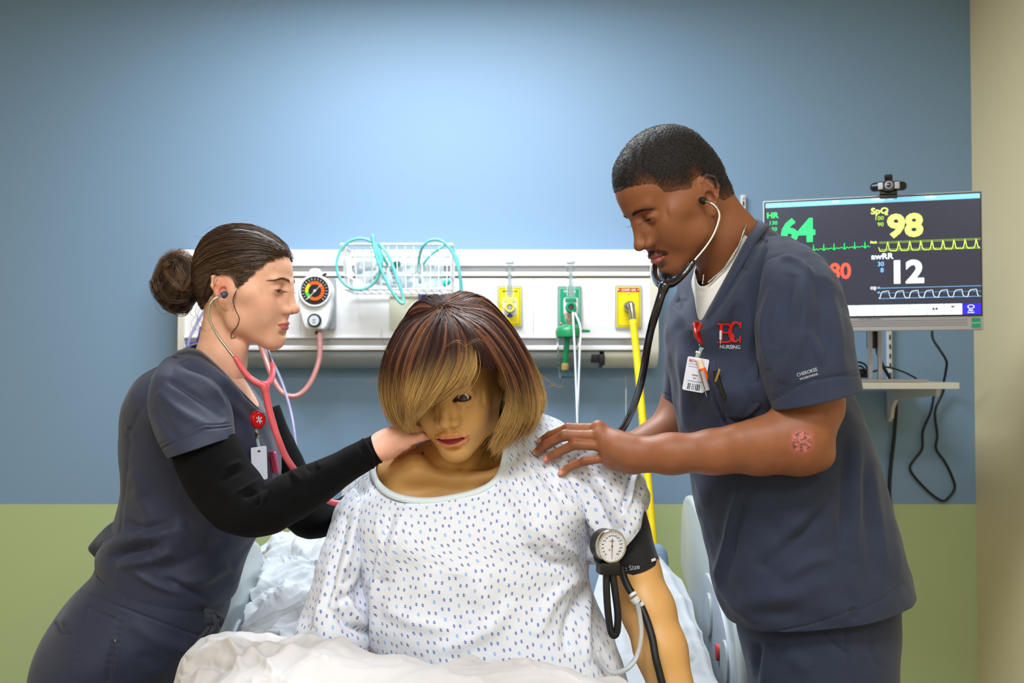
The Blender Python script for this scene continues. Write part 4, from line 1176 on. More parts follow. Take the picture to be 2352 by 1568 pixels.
MB().add(*box(WP(0, .024, .018), (.022, .018, .012), R=RM @ rotx(15), bev=.005)).build('privacy_cover', mat('webcam_black'), wc)
MB().add(*box(WP(0, -.018, .0), (.046, .012, .034), R=RM, bev=.004)).add(*box(WP(0, -.027, .010), (.046, .012, .003), R=RM, bev=.001)).build('clip', mat('webcam_black'), wc)
# cables
M_cab = mat('black_cable', (16, 17, 19), rough=.45)
def cable(pts, r, label, n=110):
    o = MB().add(*tube([P(*q_) for q_ in pts], r, 8, n)).build('cable', M_cab, None, smooth=True); return tag(o, label, 'cable', 'black cables around the wall shelf')
cable([(2141, 750, 2.9), (2143, 778, 3.1), (2160, 805, 3.2), (2174, 830, 3.25), (2172, 855, 3.3), (2168, 876, 3.36), (2166, 900, 3.375), (2150, 935, 3.38), (2148, 960, 3.38), (2153, 1000, 3.38), (2150, 1030, 3.38), (2170, 1060, 3.38), (2185, 1090, 3.38), (2193, 1120, 3.38), (2178, 1143, 3.38), (2165, 1150, 3.38), (2140, 1135, 3.38), (2105, 1100, 3.38), (2090, 1075, 3.38), (2100, 1055, 3.38), (2118, 1030, 3.38), (2120, 990, 3.38), (2138, 945, 3.38), (2146, 900, 3.375), (2147, 880, 3.37)], .0042, 'thin black cable looping down the blue wall right of the shelf standard', 200)
cable([(2052, 880, 3.36), (2058, 930, 3.37), (2054, 1000, 3.38), (2045, 1080, 3.38), (2043, 1140, 3.38), (2050, 1200, 3.385), (2055, 1400, 3.385)], .0065, 'thick black cable running down the wall behind the scrub top hem')
cable([(2012, 775, 3.02), (2016, 810, 3.03), (2028, 840, 3.08), (2042, 865, 3.14), (2046, 875, 3.2)], .0055, 'short black cable dropping behind the monitor stand')
cable([(1985, 855, 3.05), (2010, 852, 3.06), (2030, 843, 3.08), (2052, 846, 3.1), (2080, 856, 3.12), (2105, 869, 3.12)], .003, 'thin black cable lying across the back of the shelf')
pw = thing('power_brick', 'black coiled power adapter on the shelf by the sleeve', 'power adapter', P(1975, 872, 3.05))
MB().add(*box(P(1975, 857, 3.06), (.05, .05, .028), R=rotz(15), bev=.006)).build('body', M_dark, pw)
MB().add(*tube([P(1955, 850, 3.03), P(1968, 832, 3.03), P(1988, 838, 3.03), P(1992, 858, 3.03), P(1972, 866, 3.03), P(1958, 852, 3.02), P(1975, 840, 3.02), P(1990, 852, 3.02)], .003, 8, 50)).build('lead', M_cab, pw)

# ================================================================= BED
rng = np.random.RandomState(5)
bed = thing('hospital_bed', 'hospital bed with pale grey molded side rails between the two people in scrubs', 'bed', (0, 2.0, 0))
M_rail = mat('rail_plastic', (190, 198, 198), rough=.3, coat=.2)
M_rail2 = mat('rail_panel', (186, 192, 204), rough=.35)
MB().add(*box((-.055, 2.05, .62), (.94, 1.95, .16), bev=.05, seg=4)).build('mattress', mat('mattress_blue', (120, 140, 160), rough=.7), bed)
MB().add(*box((-.055, 2.05, .47), (.98, 2.05, .10), bev=.02)).build('bed_frame', mat('frame_grey', (170, 172, 172), rough=.4), bed)
# raised head section
hv_, hf_ = box((-.055, 2.42, .72), (.88, .14, .42), R=rotx(-28), bev=.04, seg=4); MB().add(hv_, hf_).build('head_section', mat('mattress_blue'), bed)
for x_, y_ in ((-.42, 1.2), (.32, 1.2), (-.42, 2.9), (.32, 2.9)):
    o = MB().add(*tube([(x_, y_, .44), (x_, y_, .09)], .03, 12)).build('leg', mat('frame_grey'), bed)
    w_, f_ = lathe([(.02, -.02), (.06, -.016), (.06, .016), (.02, .02)], (x_, y_, .061), axis=(1, 0, 0), n=20); MB().add(w_, f_).build('caster', M_dark, o)
MB().add(*box((-.055, 3.07, .80), (.94, .04, .50), bev=.02)).build('headboard', mat('rail_plastic'), bed)
# side rails: outline in the bed's side plane (y, z), thick slab with a rounded rim
def rail(px_pts, X, th, nm='side_rail'):
    """outline from pixels on the plane x = X (X in metres)"""
    out = []
    for px, py in px_pts:
        dx = (px - 1176) / FPX; dz = (784 - py) / FPX; d = np.array([dx, _ca - dz * _sa, _sa + dz * _ca]); t = X / d[0]; q = np.array([0, 0, CAMZ]) + d * t; out.append((q[1], q[2]))
    return out
def slab(poly, X, th, bev, name, m, parent):
    bm = bmesh.new(); vs = [bm.verts.new((X - th / 2, y, z)) for y, z in poly]; fc = bm.faces.new(vs)
    r = bmesh.ops.extrude_face_region(bm, geom=[fc]); bmesh.ops.translate(bm, vec=(th, 0, 0), verts=[q for q in r['geom'] if isinstance(q, bmesh.types.BMVert)])
    bmesh.ops.recalc_face_normals(bm, faces=bm.faces[:])
    es = [e for e in bm.edges if abs(e.verts[0].co.x - e.verts[1].co.x) < 1e-5]
    bmesh.ops.bevel(bm, geom=es, offset=bev, segments=4, affect='EDGES', profile=.6, clamp_overlap=True); bm.verts.index_update()
    v = np.array([q.co[:] for q in bm.verts]); f = [[x.index for x in p.verts] for p in bm.faces]; bm.free()
    return link_mesh(name, v, f, m, parent, smooth=False, autosmooth=40)
XRR = .475
yz = [(1.99, .50), (1.995, .70), (2.06, .86), (2.2, .925), (2.36, .975), (2.48, 1.015), (2.56, 1.03), (2.63, 1.02), (2.67, .98), (2.69, .90), (2.70, .70), (2.70, .50)]
yzc = cr_closed(np.array(yz), 60)
r1_ = slab(yzc[:48], XRR, .045, .012, 'side_rail', M_rail, bed)
slab(cr(np.array([(2.03, .60), (2.05, .74), (2.15, .84), (2.32, .885), (2.36, .80), (2.36, .62)]), 30), XRR - .022, .012, .003, 'control_panel', M_rail2, r1_)
for y_, z_ in ((2.27, .80), (2.10, .74)): slab(np.array([(y_ + .035 * math.cos(a), z_ + .05 * math.sin(a)) for a in np.linspace(0, 2 * PI, 20, endpoint=False)]), XRR - .030, .006, .002, 'control_button', M_rail, r1_)
slab(np.array([(2.17 + .012 * math.cos(a), .745 + .018 * math.sin(a)) for a in np.linspace(0, 2 * PI, 20, endpoint=False)]), XRR - .030, .008, .002, 'red_button', mat('red_button', (225, 70, 70), rough=.4), r1_)
XLL = -.583
yz = np.array([(1.84, .45), (1.84, .64), (1.87, .76), (1.93, .88), (2.0, .96), (2.08, .985), (2.18, .985), (2.25, .95), (2.28, .86), (2.28, .60), (2.27, .45)])
r2_ = slab(cr_closed(yz, 60)[:54], XLL, .045, .012, 'side_rail', M_rail, bed)
slab(cr(np.array([(1.90, .55), (1.90, .70), (1.97, .80), (2.07, .84), (2.09, .72), (2.07, .56)]), 30), XLL + .022, .012, .003, 'control_panel', M_rail2, r2_)
for y_, z_ in ((1.99, .74),): slab(np.array([(y_ + .03 * math.cos(a), z_ + .045 * math.sin(a)) for a in np.linspace(0, 2 * PI, 20, endpoint=False)]), XLL + .030, .006, .002, 'control_button', M_rail, r2_)
slab(np.array([(1.98 + .01 * math.cos(a), .63 + .018 * math.sin(a)) for a in np.linspace(0, 2 * PI, 20, endpoint=False)]), XLL + .030, .008, .002, 'red_button', mat('red_button'), r2_)

# bedding
M_sheet = mat('white_sheet', (196, 200, 206), rough=.8, sheen=.15, bump=.2, bscale=900)
M_sheet2 = mat('white_cotton_sheet', (200, 196, 196), rough=.8, sheen=.15, bump=.2, bscale=900)
def ridges(v, n, seeds, s1, a1):
    """sharp-crested crumples"""
    d = np.zeros(len(v))
    for k, (sc, am) in enumerate(((s1, a1), (s1 * .45, a1 * .33), (s1 * .25, a1 * .08))):
        d += am * (1 - np.abs(wav(v + .02 * wav(v, s1, seeds + 9)[:, None], sc, seeds + k)) * 1.6)
    return d
def cloth(ctrl, nu, nv, name, m, label, cat, th=.004, rid=(.1, .01, 3), folds=(), kind=None):
    v, f, uv, n = patch(ctrl, nu, nv, folds=folds)
    v = v + n * ridges(v, n, rid[2], rid[0], rid[1])[:, None]
    n = vnormals(v, f)
    v, f = thicken(v, f, n, th); o = link_mesh(name, v, f, m); return tag(o, label, cat)
# raised sheet on the head section, left and right of the patient (rows run from the top edge towards the camera)
sheetL = [[(745, 1205, 2.42), (690, 1222, 2.44), (640, 1236, 2.44), (606, 1262, 2.42)], [(790, 1240, 2.30), (700, 1262, 2.30), (640, 1280, 2.30), (596, 1318, 2.30)],
          [(850, 1300, 2.18), (740, 1320, 2.16), (640, 1345, 2.14), (580, 1375, 2.14)], [(900, 1370, 2.04), (760, 1385, 2.02), (640, 1405, 2.0), (562, 1440, 2.0)], [(900, 1460, 1.9), (760, 1470, 1.88), (640, 1480, 1.88), (555, 1490, 1.9)], [(900, 1560, 1.8), (760, 1560, 1.8), (640, 1560, 1.8), (540, 1560, 1.84)]]
cloth(sheetL, 170, 170, 'fitted_sheet', M_sheet, 'crumpled white sheet over the raised head of the bed left of the gown', 'sheet', rid=(.11, .013, 61),
      folds=[([(640, 1240), (622, 1300), (600, 1380)], 10, .01), ([(700, 1225), (680, 1270), (650, 1290)], 8, .012), ([(740, 1230), (720, 1260), (700, 1300)], 7, -.008), ([(625, 1290), (680, 1280), (730, 1300)], 7, -.008), ([(610, 1400), (680, 1360), (740, 1350)], 14, .008)])
sheetR = [[(1400, 1265, 2.40), (1460, 1268, 2.42), (1505, 1274, 2.44), (1528, 1300, 2.44)], [(1380, 1310, 2.28), (1470, 1320, 2.30), (1530, 1330, 2.32), (1572, 1345, 2.32)],
          [(1360, 1380, 2.14), (1470, 1390, 2.15), (1550, 1400, 2.18), (1600, 1425, 2.18)], [(1350, 1460, 2.0), (1470, 1470, 2.0), (1560, 1480, 2.02), (1628, 1510, 2.04)], [(1340, 1570, 1.84), (1470, 1575, 1.84), (1570, 1580, 1.86), (1655, 1590, 1.9)], [(1330, 1700, 1.7), (1470, 1700, 1.7), (1570, 1700, 1.72), (1680, 1700, 1.76)]]
cloth(sheetR, 150, 160, 'draped_sheet', M_sheet, 'smooth white sheet over the raised head of the bed behind the blood pressure cuff', 'sheet', rid=(.22, .004, 71),
      folds=[([(1515, 1290), (1560, 1370), (1600, 1470), (1640, 1568)], 7, .006), ([(1500, 1330), (1540, 1420), (1580, 1530)], 12, -.006), ([(1590, 1500), (1560, 1540), (1540, 1568)], 9, .005), ([(1560, 1460), (1600, 1520)], 8, -.004), ([(1420, 1440), (1440, 1500)], 12, .005)])
# blanket across the lap in front
lap_c = [[(390, 1600, 1.66), (440, 1500, 1.68), (520, 1462, 1.66), (640, 1470, 1.62), (760, 1474, 1.56), (850, 1500, 1.53), (960, 1522, 1.50), (1100, 1520, 1.48), (1240, 1530, 1.48), (1380, 1556, 1.50), (1480, 1590, 1.52)],
       [(375, 1640, 1.60), (430, 1545, 1.60), (520, 1500, 1.58), (640, 1496, 1.54), (760, 1500, 1.50), (850, 1524, 1.46), (960, 1542, 1.44), (1100, 1540, 1.42), (1240, 1552, 1.42), (1380, 1580, 1.44), (1490, 1615, 1.46)],
       [(360, 1700, 1.50), (430, 1610, 1.50), (520, 1560, 1.48), (640, 1550, 1.44), (760, 1552, 1.40), (850, 1570, 1.38), (960, 1585, 1.36), (1100, 1590, 1.34), (1240, 1600, 1.34), (1380, 1630, 1.36), (1500, 1665, 1.38)],
       [(340, 1820, 1.40), (430, 1720, 1.38), (520, 1670, 1.36), (640, 1650, 1.32), (760, 1650, 1.28), (850, 1670, 1.26), (960, 1690, 1.25), (1100, 1700, 1.24), (1240, 1710, 1.24), (1380, 1740, 1.26), (1520, 1790, 1.28)]]
FOLD_GAIN = 1.7
cloth(lap_c, 330, 110, 'blanket', M_sheet2, 'rumpled white cotton blanket across the lap along the bottom of the bed', 'blanket', rid=(.15, .009, 81),
      folds=[([(520, 1470), (600, 1495), (700, 1510), (760, 1540)], 9, .010), ([(440, 1520), (520, 1500), (600, 1520), (640, 1560)], 9, .010), ([(560, 1475), (680, 1490), (800, 1505), (860, 1530)], 8, -.008), ([(620, 1530), (700, 1500), (800, 1490), (850, 1500)], 9, .009),
             ([(420, 1560), (480, 1530), (540, 1540)], 8, -.008), ([(660, 1568), (720, 1540), (820, 1530), (900, 1550)], 9, .008), ([(480, 1480), (540, 1500), (560, 1550)], 7, .007), ([(900, 1540), (1000, 1552), (1150, 1545), (1300, 1560)], 10, .006)])
FOLD_GAIN = 1.0
# lower fold of the drape that hangs in front down to the mattress
skirt = [[(345, 1820, 1.40), (520, 1672, 1.36), (700, 1652, 1.30), (900, 1680, 1.255), (1100, 1702, 1.24), (1300, 1722, 1.25), (1518, 1792, 1.28)], [(345, 2000, 1.36), (520, 1900, 1.30), (700, 1880, 1.24), (900, 1900, 1.20), (1100, 1920, 1.19), (1300, 1940, 1.20), (1518, 2000, 1.22)], [(345, 2400, 1.34), (520, 2350, 1.26), (700, 2330, 1.20), (900, 2340, 1.17), (1100, 2350, 1.16), (1300, 2360, 1.17), (1518, 2400, 1.19)]]
cloth(skirt, 120, 50, 'bed_sheet', M_sheet, 'white bed sheet hanging over the foot side of the mattress', 'sheet', rid=(.2, .008, 91))
# garment folds of the person on the left

# ================================================================= PERSON ON THE LEFT (woman listening with the pink stethoscope)
rng = np.random.RandomState(11)
W = thing('person', 'person with a brown hair bun, navy scrubs and black sleeves wearing pink stethoscope', 'person', (-.62, 1.88, 0))
WH = Head((-.5046, 1.88, 1.510), np.array([[.16, -.98, .119], [.987, .156, -.046], [.027, .125, .992]]), .90)
u_, s__, vt = np.linalg.svd(WH.R); WH.R = u_ @ vt
hp = dict(fz=.006, fore=.003, ear=1.12, cheek=1.03, jaw=.93, brow=.75, nose_w=.94, nose_len=.97, nose_tip=.0015, lip=.95, eye_lo=-.0066, eye_hi=-.0008, chin=.002)
V = Vol(P(440, 560, 1.88) - [.0, .14, .25], P(700, 560, 1.88) + [.0, .16, .12], .0014)
V = Vol(WH.c - [.16, .14, .24], WH.c + [.14, .14, .125], .0014)
build_head(V, WH, hp)
V.chain([P(520, 700, 1.895), P(518, 770, 1.89), P(506, 830, 1.885), P(488, 900, 1.88)], [.040, .0425, .046, .054], k=.016)
V.chain([P(540, 740, 1.87), P(545, 800, 1.86), P(528, 860, 1.86)], [.010, .010, .01], k=.02)
fv, ff = V.mesh()
skin_w = lin((232, 178, 150))
L = WH.feat.l(fv)
col = np.tile(skin_w, (len(fv), 1)); 
for sx in (-1, 1):
    col = paint(col, np.linalg.norm(L - [sx * .040, -.062, -.034], axis=1), .018, .016, lin((226, 158, 134)))
col = paint(col, np.linalg.norm(L - [0, -.120, -.042], axis=1), .009, .008, lin((228, 160, 136)))
for sx in (-1, 1): col = paint(col, np.linalg.norm((L - [sx * .078, .016, -.010]) * [1.2, 1, .7], axis=1), .016, .012, lin((226, 150, 124)))
for p_, r_ in (((-.058, -.050, -.002), .0009), ((-.042, -.077, .042), .0009), ((-.030, -.078, -.085), .0012), ((-.041, -.062, -.046), .0008), ((-.036, -.070, -.060), .0008), ((-.049, -.045, -.070), .0009)):
    col = paint(col, np.linalg.norm((L - p_) * [.3, 1, 1], axis=1), r_ * 1.1, .0008, lin((150, 84, 62)))
col = paint_lips(col, L, lin((198, 108, 102)))
# right and left hands
def hand_w():
    parts = []
    B = Vol(P(850, 1030, 1.66) - [.01, .02, .07], P(1010, 1000, 1.80) + [.02, .05, .07], .0016)
    B.chain([P(820, 1052, 1.675), P(866, 1031, 1.695), P(893, 1018, 1.704)], [.0185, .0205, .0240], k=.01)
    mcp = [P(930, 1014, 1.692), P(934, 996, 1.706), P(934, 984, 1.724), P(930, 978, 1.744)]
    for q in mcp: B.seg(P(885, 1022, 1.708), q, .0185, .0100, k=.014)
    B.seg(mcp[0], mcp[3], .011, .011, k=.012)
    tips = [[P(950, 1008, 1.686), P(968, 1003, 1.690), P(984, 1002, 1.700)], [P(958, 985, 1.700), P(980, 984, 1.702), P(998, 990, 1.712)],
            [P(960, 970, 1.722), P(985, 968, 1.722), P(1004, 975, 1.73)], [P(955, 965, 1.745), P(978, 962, 1.748), P(996, 968, 1.755)]]
    for q, t in zip(mcp, tips): finger(B, [q] + t, [.0088, .0080, .0072, .0060], k=.004)
    finger(B, [P(885, 1030, 1.715), P(900, 1036, 1.745), P(925, 1030, 1.765), P(948, 1022, 1.775)], [.014, .012, .0095, .0075], k=.006)
    v, f = B.mesh(1); parts.append((v, f))
    C = Vol(P(845, 1130, 1.93) - [.03, .06, .07], P(960, 1070, 1.93) + [.02, .06, .07], .0022)
    C.chain([P(850, 1135, 1.955), P(880, 1115, 1.94), P(900, 1105, 1.93)], [.024, .023, .026], k=.01)
    for i in range(4):
        z = -16 + 14 * i
        finger(C, [P(898, 1103 + z, 1.93), P(922, 1098 + z * 1.1, 1.93), P(943, 1098 + z, 1.915), P(957, 1100 + z, 1.90)], [.012, .0095, .0085, .007], k=.004)
    finger(C, [P(890, 1090, 1.93), P(905, 1070, 1.91), P(925, 1060, 1.90)], [.013, .011, .008], k=.005)
    v, f = C.mesh(); parts.append((v, f)); return parts
(h1v, h1f), (h2v, h2f) = hand_w()
hc = np.tile(lin((238, 180, 158)), (len(h1v), 1)); hc = hc * (1 + .04 * wav(h1v, .02, 8))[:, None]
# torso and hips under the clothes
T = Vol(P(120, 1500, 1.88) - [.05, .25, .35], P(640, 830, 1.88) + [.05, .25, .05], .009)
T.chain([P(485, 880, 1.88), P(465, 970, 1.88)], [.045, .09], k=.05)
T.seg(P(440, 930, 1.78), P(440, 930, 1.98), .035, .035, k=.04)
T.chain([P(470, 980, 1.88), P(440, 1150, 1.88), P(395, 1290, 1.88), P(320, 1440, 1.88), P(260, 1560, 1.88)], [.105, .095, .085, .095, .10], k=.05)
tv, tf = T.mesh()
bv, bf, bc_ = join_meshes([(fv, ff, col), (h1v, h1f, hc), (h2v, h2f, np.tile(skin_w, (len(h2v), 1))), (tv, tf, np.tile(skin_w, (len(tv), 1)))])
M_skin = skin_mat('skin', rough=.48, sss=.15)
link_mesh('body', bv, bf, M_skin, W, col=bc_)
eye_balls(W, WH, -.0765, (0, -1, -.35), lin((60, 42, 30)))
brow(W, WH, V, lin((110, 80, 60)), n=330, thick=.0027, zoff=.001, arch=.0055, r0=.00016, rng=rng)
# lashes
def lashes(parent, H, V, ey, zc, zo, n, ln, colr, down=.35, r0=.00018):
    H = H.feat
    for sx in (-1, 1):
        t = np.linspace(0, 1, n); x = .0175 + t * .027; z = zc + zo * np.sin(t * PI)
        root = np.stack([sx * x, np.full(n, -.13), z], 1); q0 = H.l(ray_to_skin(H, V, root, -.0003))
        A = []
        for k in range(5):
            s_ = k / 4; A.append(H.w(q0 + ln * np.stack([sx * (t - .35) * .8 * s_, -s_ * np.ones(n), (-down * s_ + .45 * s_ * s_) * np.ones(n)], 1)))
        v, f, c = strands(np.stack(A, 1), np.linspace(1, .25, 5)[None] * r0 * np.ones((n, 1)), np.ones((n, 5, 3)) * np.asarray(colr))
        link_mesh('eyelashes', v, f, mat('brow_hair'), parent, col=c)
lashes(W, WH, V, -.0765, -.0020, .001, 60, .0085, (.01, .007, .005), down=.6, r0=.00028)

# --- hair: cap from the scalp, long combed strands and a bun
def pw_mask(L, pts, soft):
    y, z = np.array(pts).T; return L[:, 2] - np.interp(L[:, 1], y, z)
wl = [(-.12, .080), (-.088, .070), (-.070, .064), (-.055, .051), (-.040, .034), (-.028, .018), (-.018, .002), (-.010, .010), (.004, .017), (.022, .014), (.030, -.002), (.040, -.026), (.060, -.046), (.12, -.05)]
msk = pw_mask(L, wl, 0); mask = sm(-.001, .010, msk) * (L[:, 2] > -.09)
mask = np.where((np.abs(L[:, 0]) > .068) & (L[:, 2] < .012) & (L[:, 1] > -.012) & (L[:, 1] < .034), 0, mask)
hair_c = lambda v_, L_: np.tile(lin((48, 32, 24)), (len(v_), 1))
def wthick(L_, m_): return m_ * (.0015 + .009 * sm(.01, .10, L_[:, 2]) + .004 * sm(.0, .09, L_[:, 1]))
cap, cv, cn, cL = scalp(fv, ff, WH, mask, wthick, 'hair', hair_mat('dark_hair'), W, hair_c)
line = np.array([(0, -.088, .071), (.028, -.080, .067), (.046, -.062, .056), (.056, -.046, .040), (.062, -.034, .024), (.066, -.020, .006), (.068, -.008, .022), (.070, .006, .030), (.071, .022, .026), (.069, .032, .002), (.066, .040, -.022), (.050, .062, -.042), (.025, .08, -.048), (0, .085, -.05)])
starts = np.vstack([line, line[::-1][1:-1] * [-1, 1, 1]]); bun_at = np.array([.0, .108, -.012])
allv, allf, allc, nn_ = [], [], [], 0
def add_str(A, r, c, m_mesh):
    v_, f_, c_ = strands(A, r, c); m_mesh.append((v_, f_, c_))
hs = []
S = 5200; m = 16
u = rng.uniform(0, len(starts), S); i0 = u.astype(int); t = (u - i0)[:, None]
p0 = starts[i0] * (1 - t) + starts[(i0 + 1) % len(starts)] * t
cen = np.array([0, .005, .025]); d0 = p0 - cen; d0 /= np.linalg.norm(d0, axis=1)[:, None]; d1 = unit(bun_at - cen)
back = rng.uniform(0, .55, S) ** 1.3
d0 = d0 + rng.normal(size=(S, 3)) * .02; d0 /= np.linalg.norm(d0, axis=1)[:, None]
om = np.arccos(np.clip(d0 @ d1, -.999, .995))
A = []; sag = rng.normal(size=S) * .02
for k in range(m):
    s_ = back + (1 - back) * k / (m - 1)
    d = (np.sin((1 - s_) * om)[:, None] * d0 + np.sin(s_ * om)[:, None] * d1) / np.sin(om)[:, None]
    d[:, 2] += sag * np.sin(s_ * PI)
    yy = cen[1] + d[:, 1] * .085; lift = (.0175 * sm(-.022, -.004, yy) * (1 - sm(.034, .060, yy)) - cen[2] + .006) / .082
    gate = sm(-.022, -.004, yy) * (1 - sm(.034, .060, yy)); d[:, 2] = np.where(d[:, 2] < lift, d[:, 2] * (1 - gate) + lift * gate + 0 * lift, d[:, 2])
    Lz = d[:, 2] * .09 + .025; Ly = d[:, 1] * .09
    base = (.0015 + .009 * sm(.01, .10, Lz) + .004 * sm(.0, .09, Ly)) * sm(0, .12, s_ + .02) + .0012
    lump = .0016 * np.sin(u * 34.0) + .0010 * np.sin(u * 83.0)
    A.append((d, base + (rng.uniform(0, .0016, S) if k == 0 else 0) + lump * np.sin(np.clip(s_, 0, 1) * PI) ** .6))
off = rng.uniform(0, .0018, S)
A = np.stack([skin_out(WH, V, d, b + off) for d, b in A], 1)
tone = rng.uniform(0, 1, S) ** 1.5
cc = np.array(lin((58, 42, 32))) * (1 - tone[:, None]) + np.array(lin((112, 86, 64))) * tone[:, None]
add_str(A, np.linspace(1, .8, m)[None] * rng.uniform(.00035, .0007, (S, 1)), np.repeat(cc[:, None], m, 1), hs)
# fly-aways and the curl in front of the ear
fl = []
for k in range(9):
    a_ = skin_out(WH, V, np.array([[rng.uniform(-.5, .3), rng.uniform(-.4, 1), rng.uniform(.2, 1)]]), np.array([.012]))[0]
    fl.append(cr([a_, a_ + [-.015, rng.normal() * .004, .006 + rng.normal() * .003], a_ + [-.035, rng.normal() * .006, .004 + rng.normal() * .008]], m))
curl = cr(PA([(551, 655, 1.815), (541, 672, 1.808), (535, 690, 1.806), (541, 712, 1.806), (549, 730, 1.806), (545, 748, 1.808), (532, 765, 1.812), (531, 777, 1.814), (541, 774, 1.812)]), m * 2)
for o_ in rng.normal(size=(7, 3)) * .0007: fl2 = curl + o_; hs.append(strands(fl2[None], np.full((1, 2 * m), .00032), np.tile(lin((60, 38, 26)), (1, 2 * m, 1))))
for (pts) in (((556, 640, 1.81), (545, 665, 1.80), (540, 690, 1.80), (536, 715, 1.80)), ((500, 640, 1.80), (492, 660, 1.80), (490, 680, 1.80), (493, 705, 1.81))):
    for o_ in rng.normal(size=(3, 3)) * .0006: fl.append(cr(PA(pts), m) + o_)
for k in range(7):
    x_ = rng.uniform(445, 480); fl.append(cr(PA([(x_, 690, 1.84), (x_ - 8 + rng.normal() * 8, 720, 1.83), (x_ - 6 + rng.normal() * 12, 745, 1.83), (x_ + rng.normal() * 12, 762, 1.835)]), m))
fl = np.array(fl); hs.append(strands(fl, np.full((len(fl), m), .00022), np.tile(lin((70, 48, 34)), (len(fl), m, 1))))
v_, f_, c_ = join_meshes(hs); o = link_mesh('hair_strands', v_, f_, hair_mat('hair_strand', rough=.32), W, col=c_); o['kind'] = 'stuff'
# bun: core and curled locks
bc0 = P(408, 645, 1.89)
B = Vol(bc0 - [.07, .07, .08], bc0 + [.07, .07, .08], .003)
B.ell(bc0, (.026, .032, .038), k=0); B.ell(P(420, 690, 1.89), (.022, .026, .018), k=.02); B.ell(P(432, 640, 1.89), (.025, .028, .032), k=.02)
v_, f_ = B.mesh(1); link_mesh('hair_bun', v_, f_, hair_mat('dark_hair'), W, col=np.tile(lin((40, 26, 20)), (len(v_), 1)))
bs = []
NB = 105
for k in range(NB):
    axis = unit(rng.normal(size=3) + [0, 2.0, 0]); Rr = frame(axis); ph = rng.uniform(0, 2 * PI); ln_ = rng.uniform(2.2, 5.0)
    r_ = rng.uniform(.024, .040); hgt = rng.uniform(-.024, .024)
    tt = np.linspace(0, 1, 26); a_ = ph + tt * ln_
    cpath = np.stack([r_ * np.cos(a_) * (1 + .10 * np.sin(3 * tt + ph)), r_ * 1.15 * np.sin(a_), hgt + .010 * np.sin(2 * PI * tt + ph)], 1) @ Rr.T
    cpath = cpath * [.86, .95, 1.12] + bc0 + rng.normal(size=3) * .004 + [0, 0, -.003]
    nS = 34; sec = rng.normal(size=(nS, 3)) * .0032
    tw = np.stack([cpath + sec[j] * (np.sin(tt * PI)[:, None] * .6 + .5) + .0012 * np.sin(tt[:, None] * 9 + sec[j] * 900) for j in range(nS)])
    tone = rng.uniform(0, 1) ** 1.4; cc = np.array(lin((50, 36, 28))) * (1 - tone) + np.array(lin((126, 94, 66))) * tone
    bs.append(strands(tw, np.full((nS, 26), .00036) * np.linspace(1, .5, 26), np.tile(cc, (nS, 26, 1)) * rng.uniform(.7, 1.3, (nS, 1, 1))))
for pts in (((367, 632, 1.88), (356, 640, 1.87), (350, 655, 1.87), (354, 668, 1.87)), ((385, 690, 1.87), (384, 705, 1.86), (390, 715, 1.86), (402, 719, 1.86)), ((395, 585, 1.87), (375, 600, 1.86), (366, 625, 1.86), (368, 650, 1.86)), ((392, 700, 1.86), (386, 690, 1.86), (386, 705, 1.86), (394, 716, 1.86))):
    c0 = cr(PA(pts), 20); tw = np.stack([c0 + rng.normal(size=3) * .0014 * np.linspace(1.4, .2, 20)[:, None] for _ in range(16)])
    bs.append(strands(tw, np.full((16, 20), .00035), np.tile(lin((70, 44, 28)), (16, 20, 1))))
v_, f_, c_ = join_meshes(bs); o = link_mesh('bun_strands', v_, f_, hair_mat('hair_strand'), W, col=c_); o['kind'] = 'stuff'

# --- clothes
M_scrub = mat('navy_scrub_stretch', (40, 45, 67), rough=.6, sheen=.12, bump=.22, bscale=1400, spec=.35)
M_scrub_d = mat('navy_scrub_collar', (34, 38, 54), rough=.6, sheen=.2, bump=.2, bscale=1400)
M_black = mat('black_knit', (10, 10, 12), rough=.9, sheen=.02, bump=.5, bscale=1800, spec=.12)
r0 = PA([(590, 935, 1.87), (552, 897, 1.81), (508, 850, 1.79), (464, 810, 1.82), (434, 797, 1.88), (470, 792, 1.95), (530, 840, 1.97), (583, 906, 1.94)])
r1 = PA([(606, 950, 1.87), (565, 920, 1.765), (498, 862, 1.72), (430, 826, 1.75), (398, 818, 1.88), (430, 812, 2.0), (510, 835, 2.05), (590, 900, 2.0)])
R8 = lambda *a, **k: ering(*a, k=8, **k)
FOLD_GAIN = 1.5
rings = [r0, r0 * .5 + r1 * .5, r1, R8(346, 860, 617, 965, 1.88, .185, p=2.2), R8(318, 905, 626, 1000, 1.88, .195, p=2.3), R8(298, 965, 637, 1040, 1.88, .175, p=2.3),
         R8(291, 1035, 640, 1090, 1.88, .160, p=2.3), R8(291, 1100, 632, 1140, 1.88, .152, p=2.2), R8(285, 1155, 610, 1190, 1.88, .15), R8(268, 1205, 582, 1240, 1.88, .15), R8(245, 1240, 562, 1290, 1.88, .152),
         R8(234, 1262, 550, 1330, 1.88, .154), R8(236, 1286, 535, 1368, 1.88, .154), R8(243, 1303, 515, 1392, 1.88, .152)]
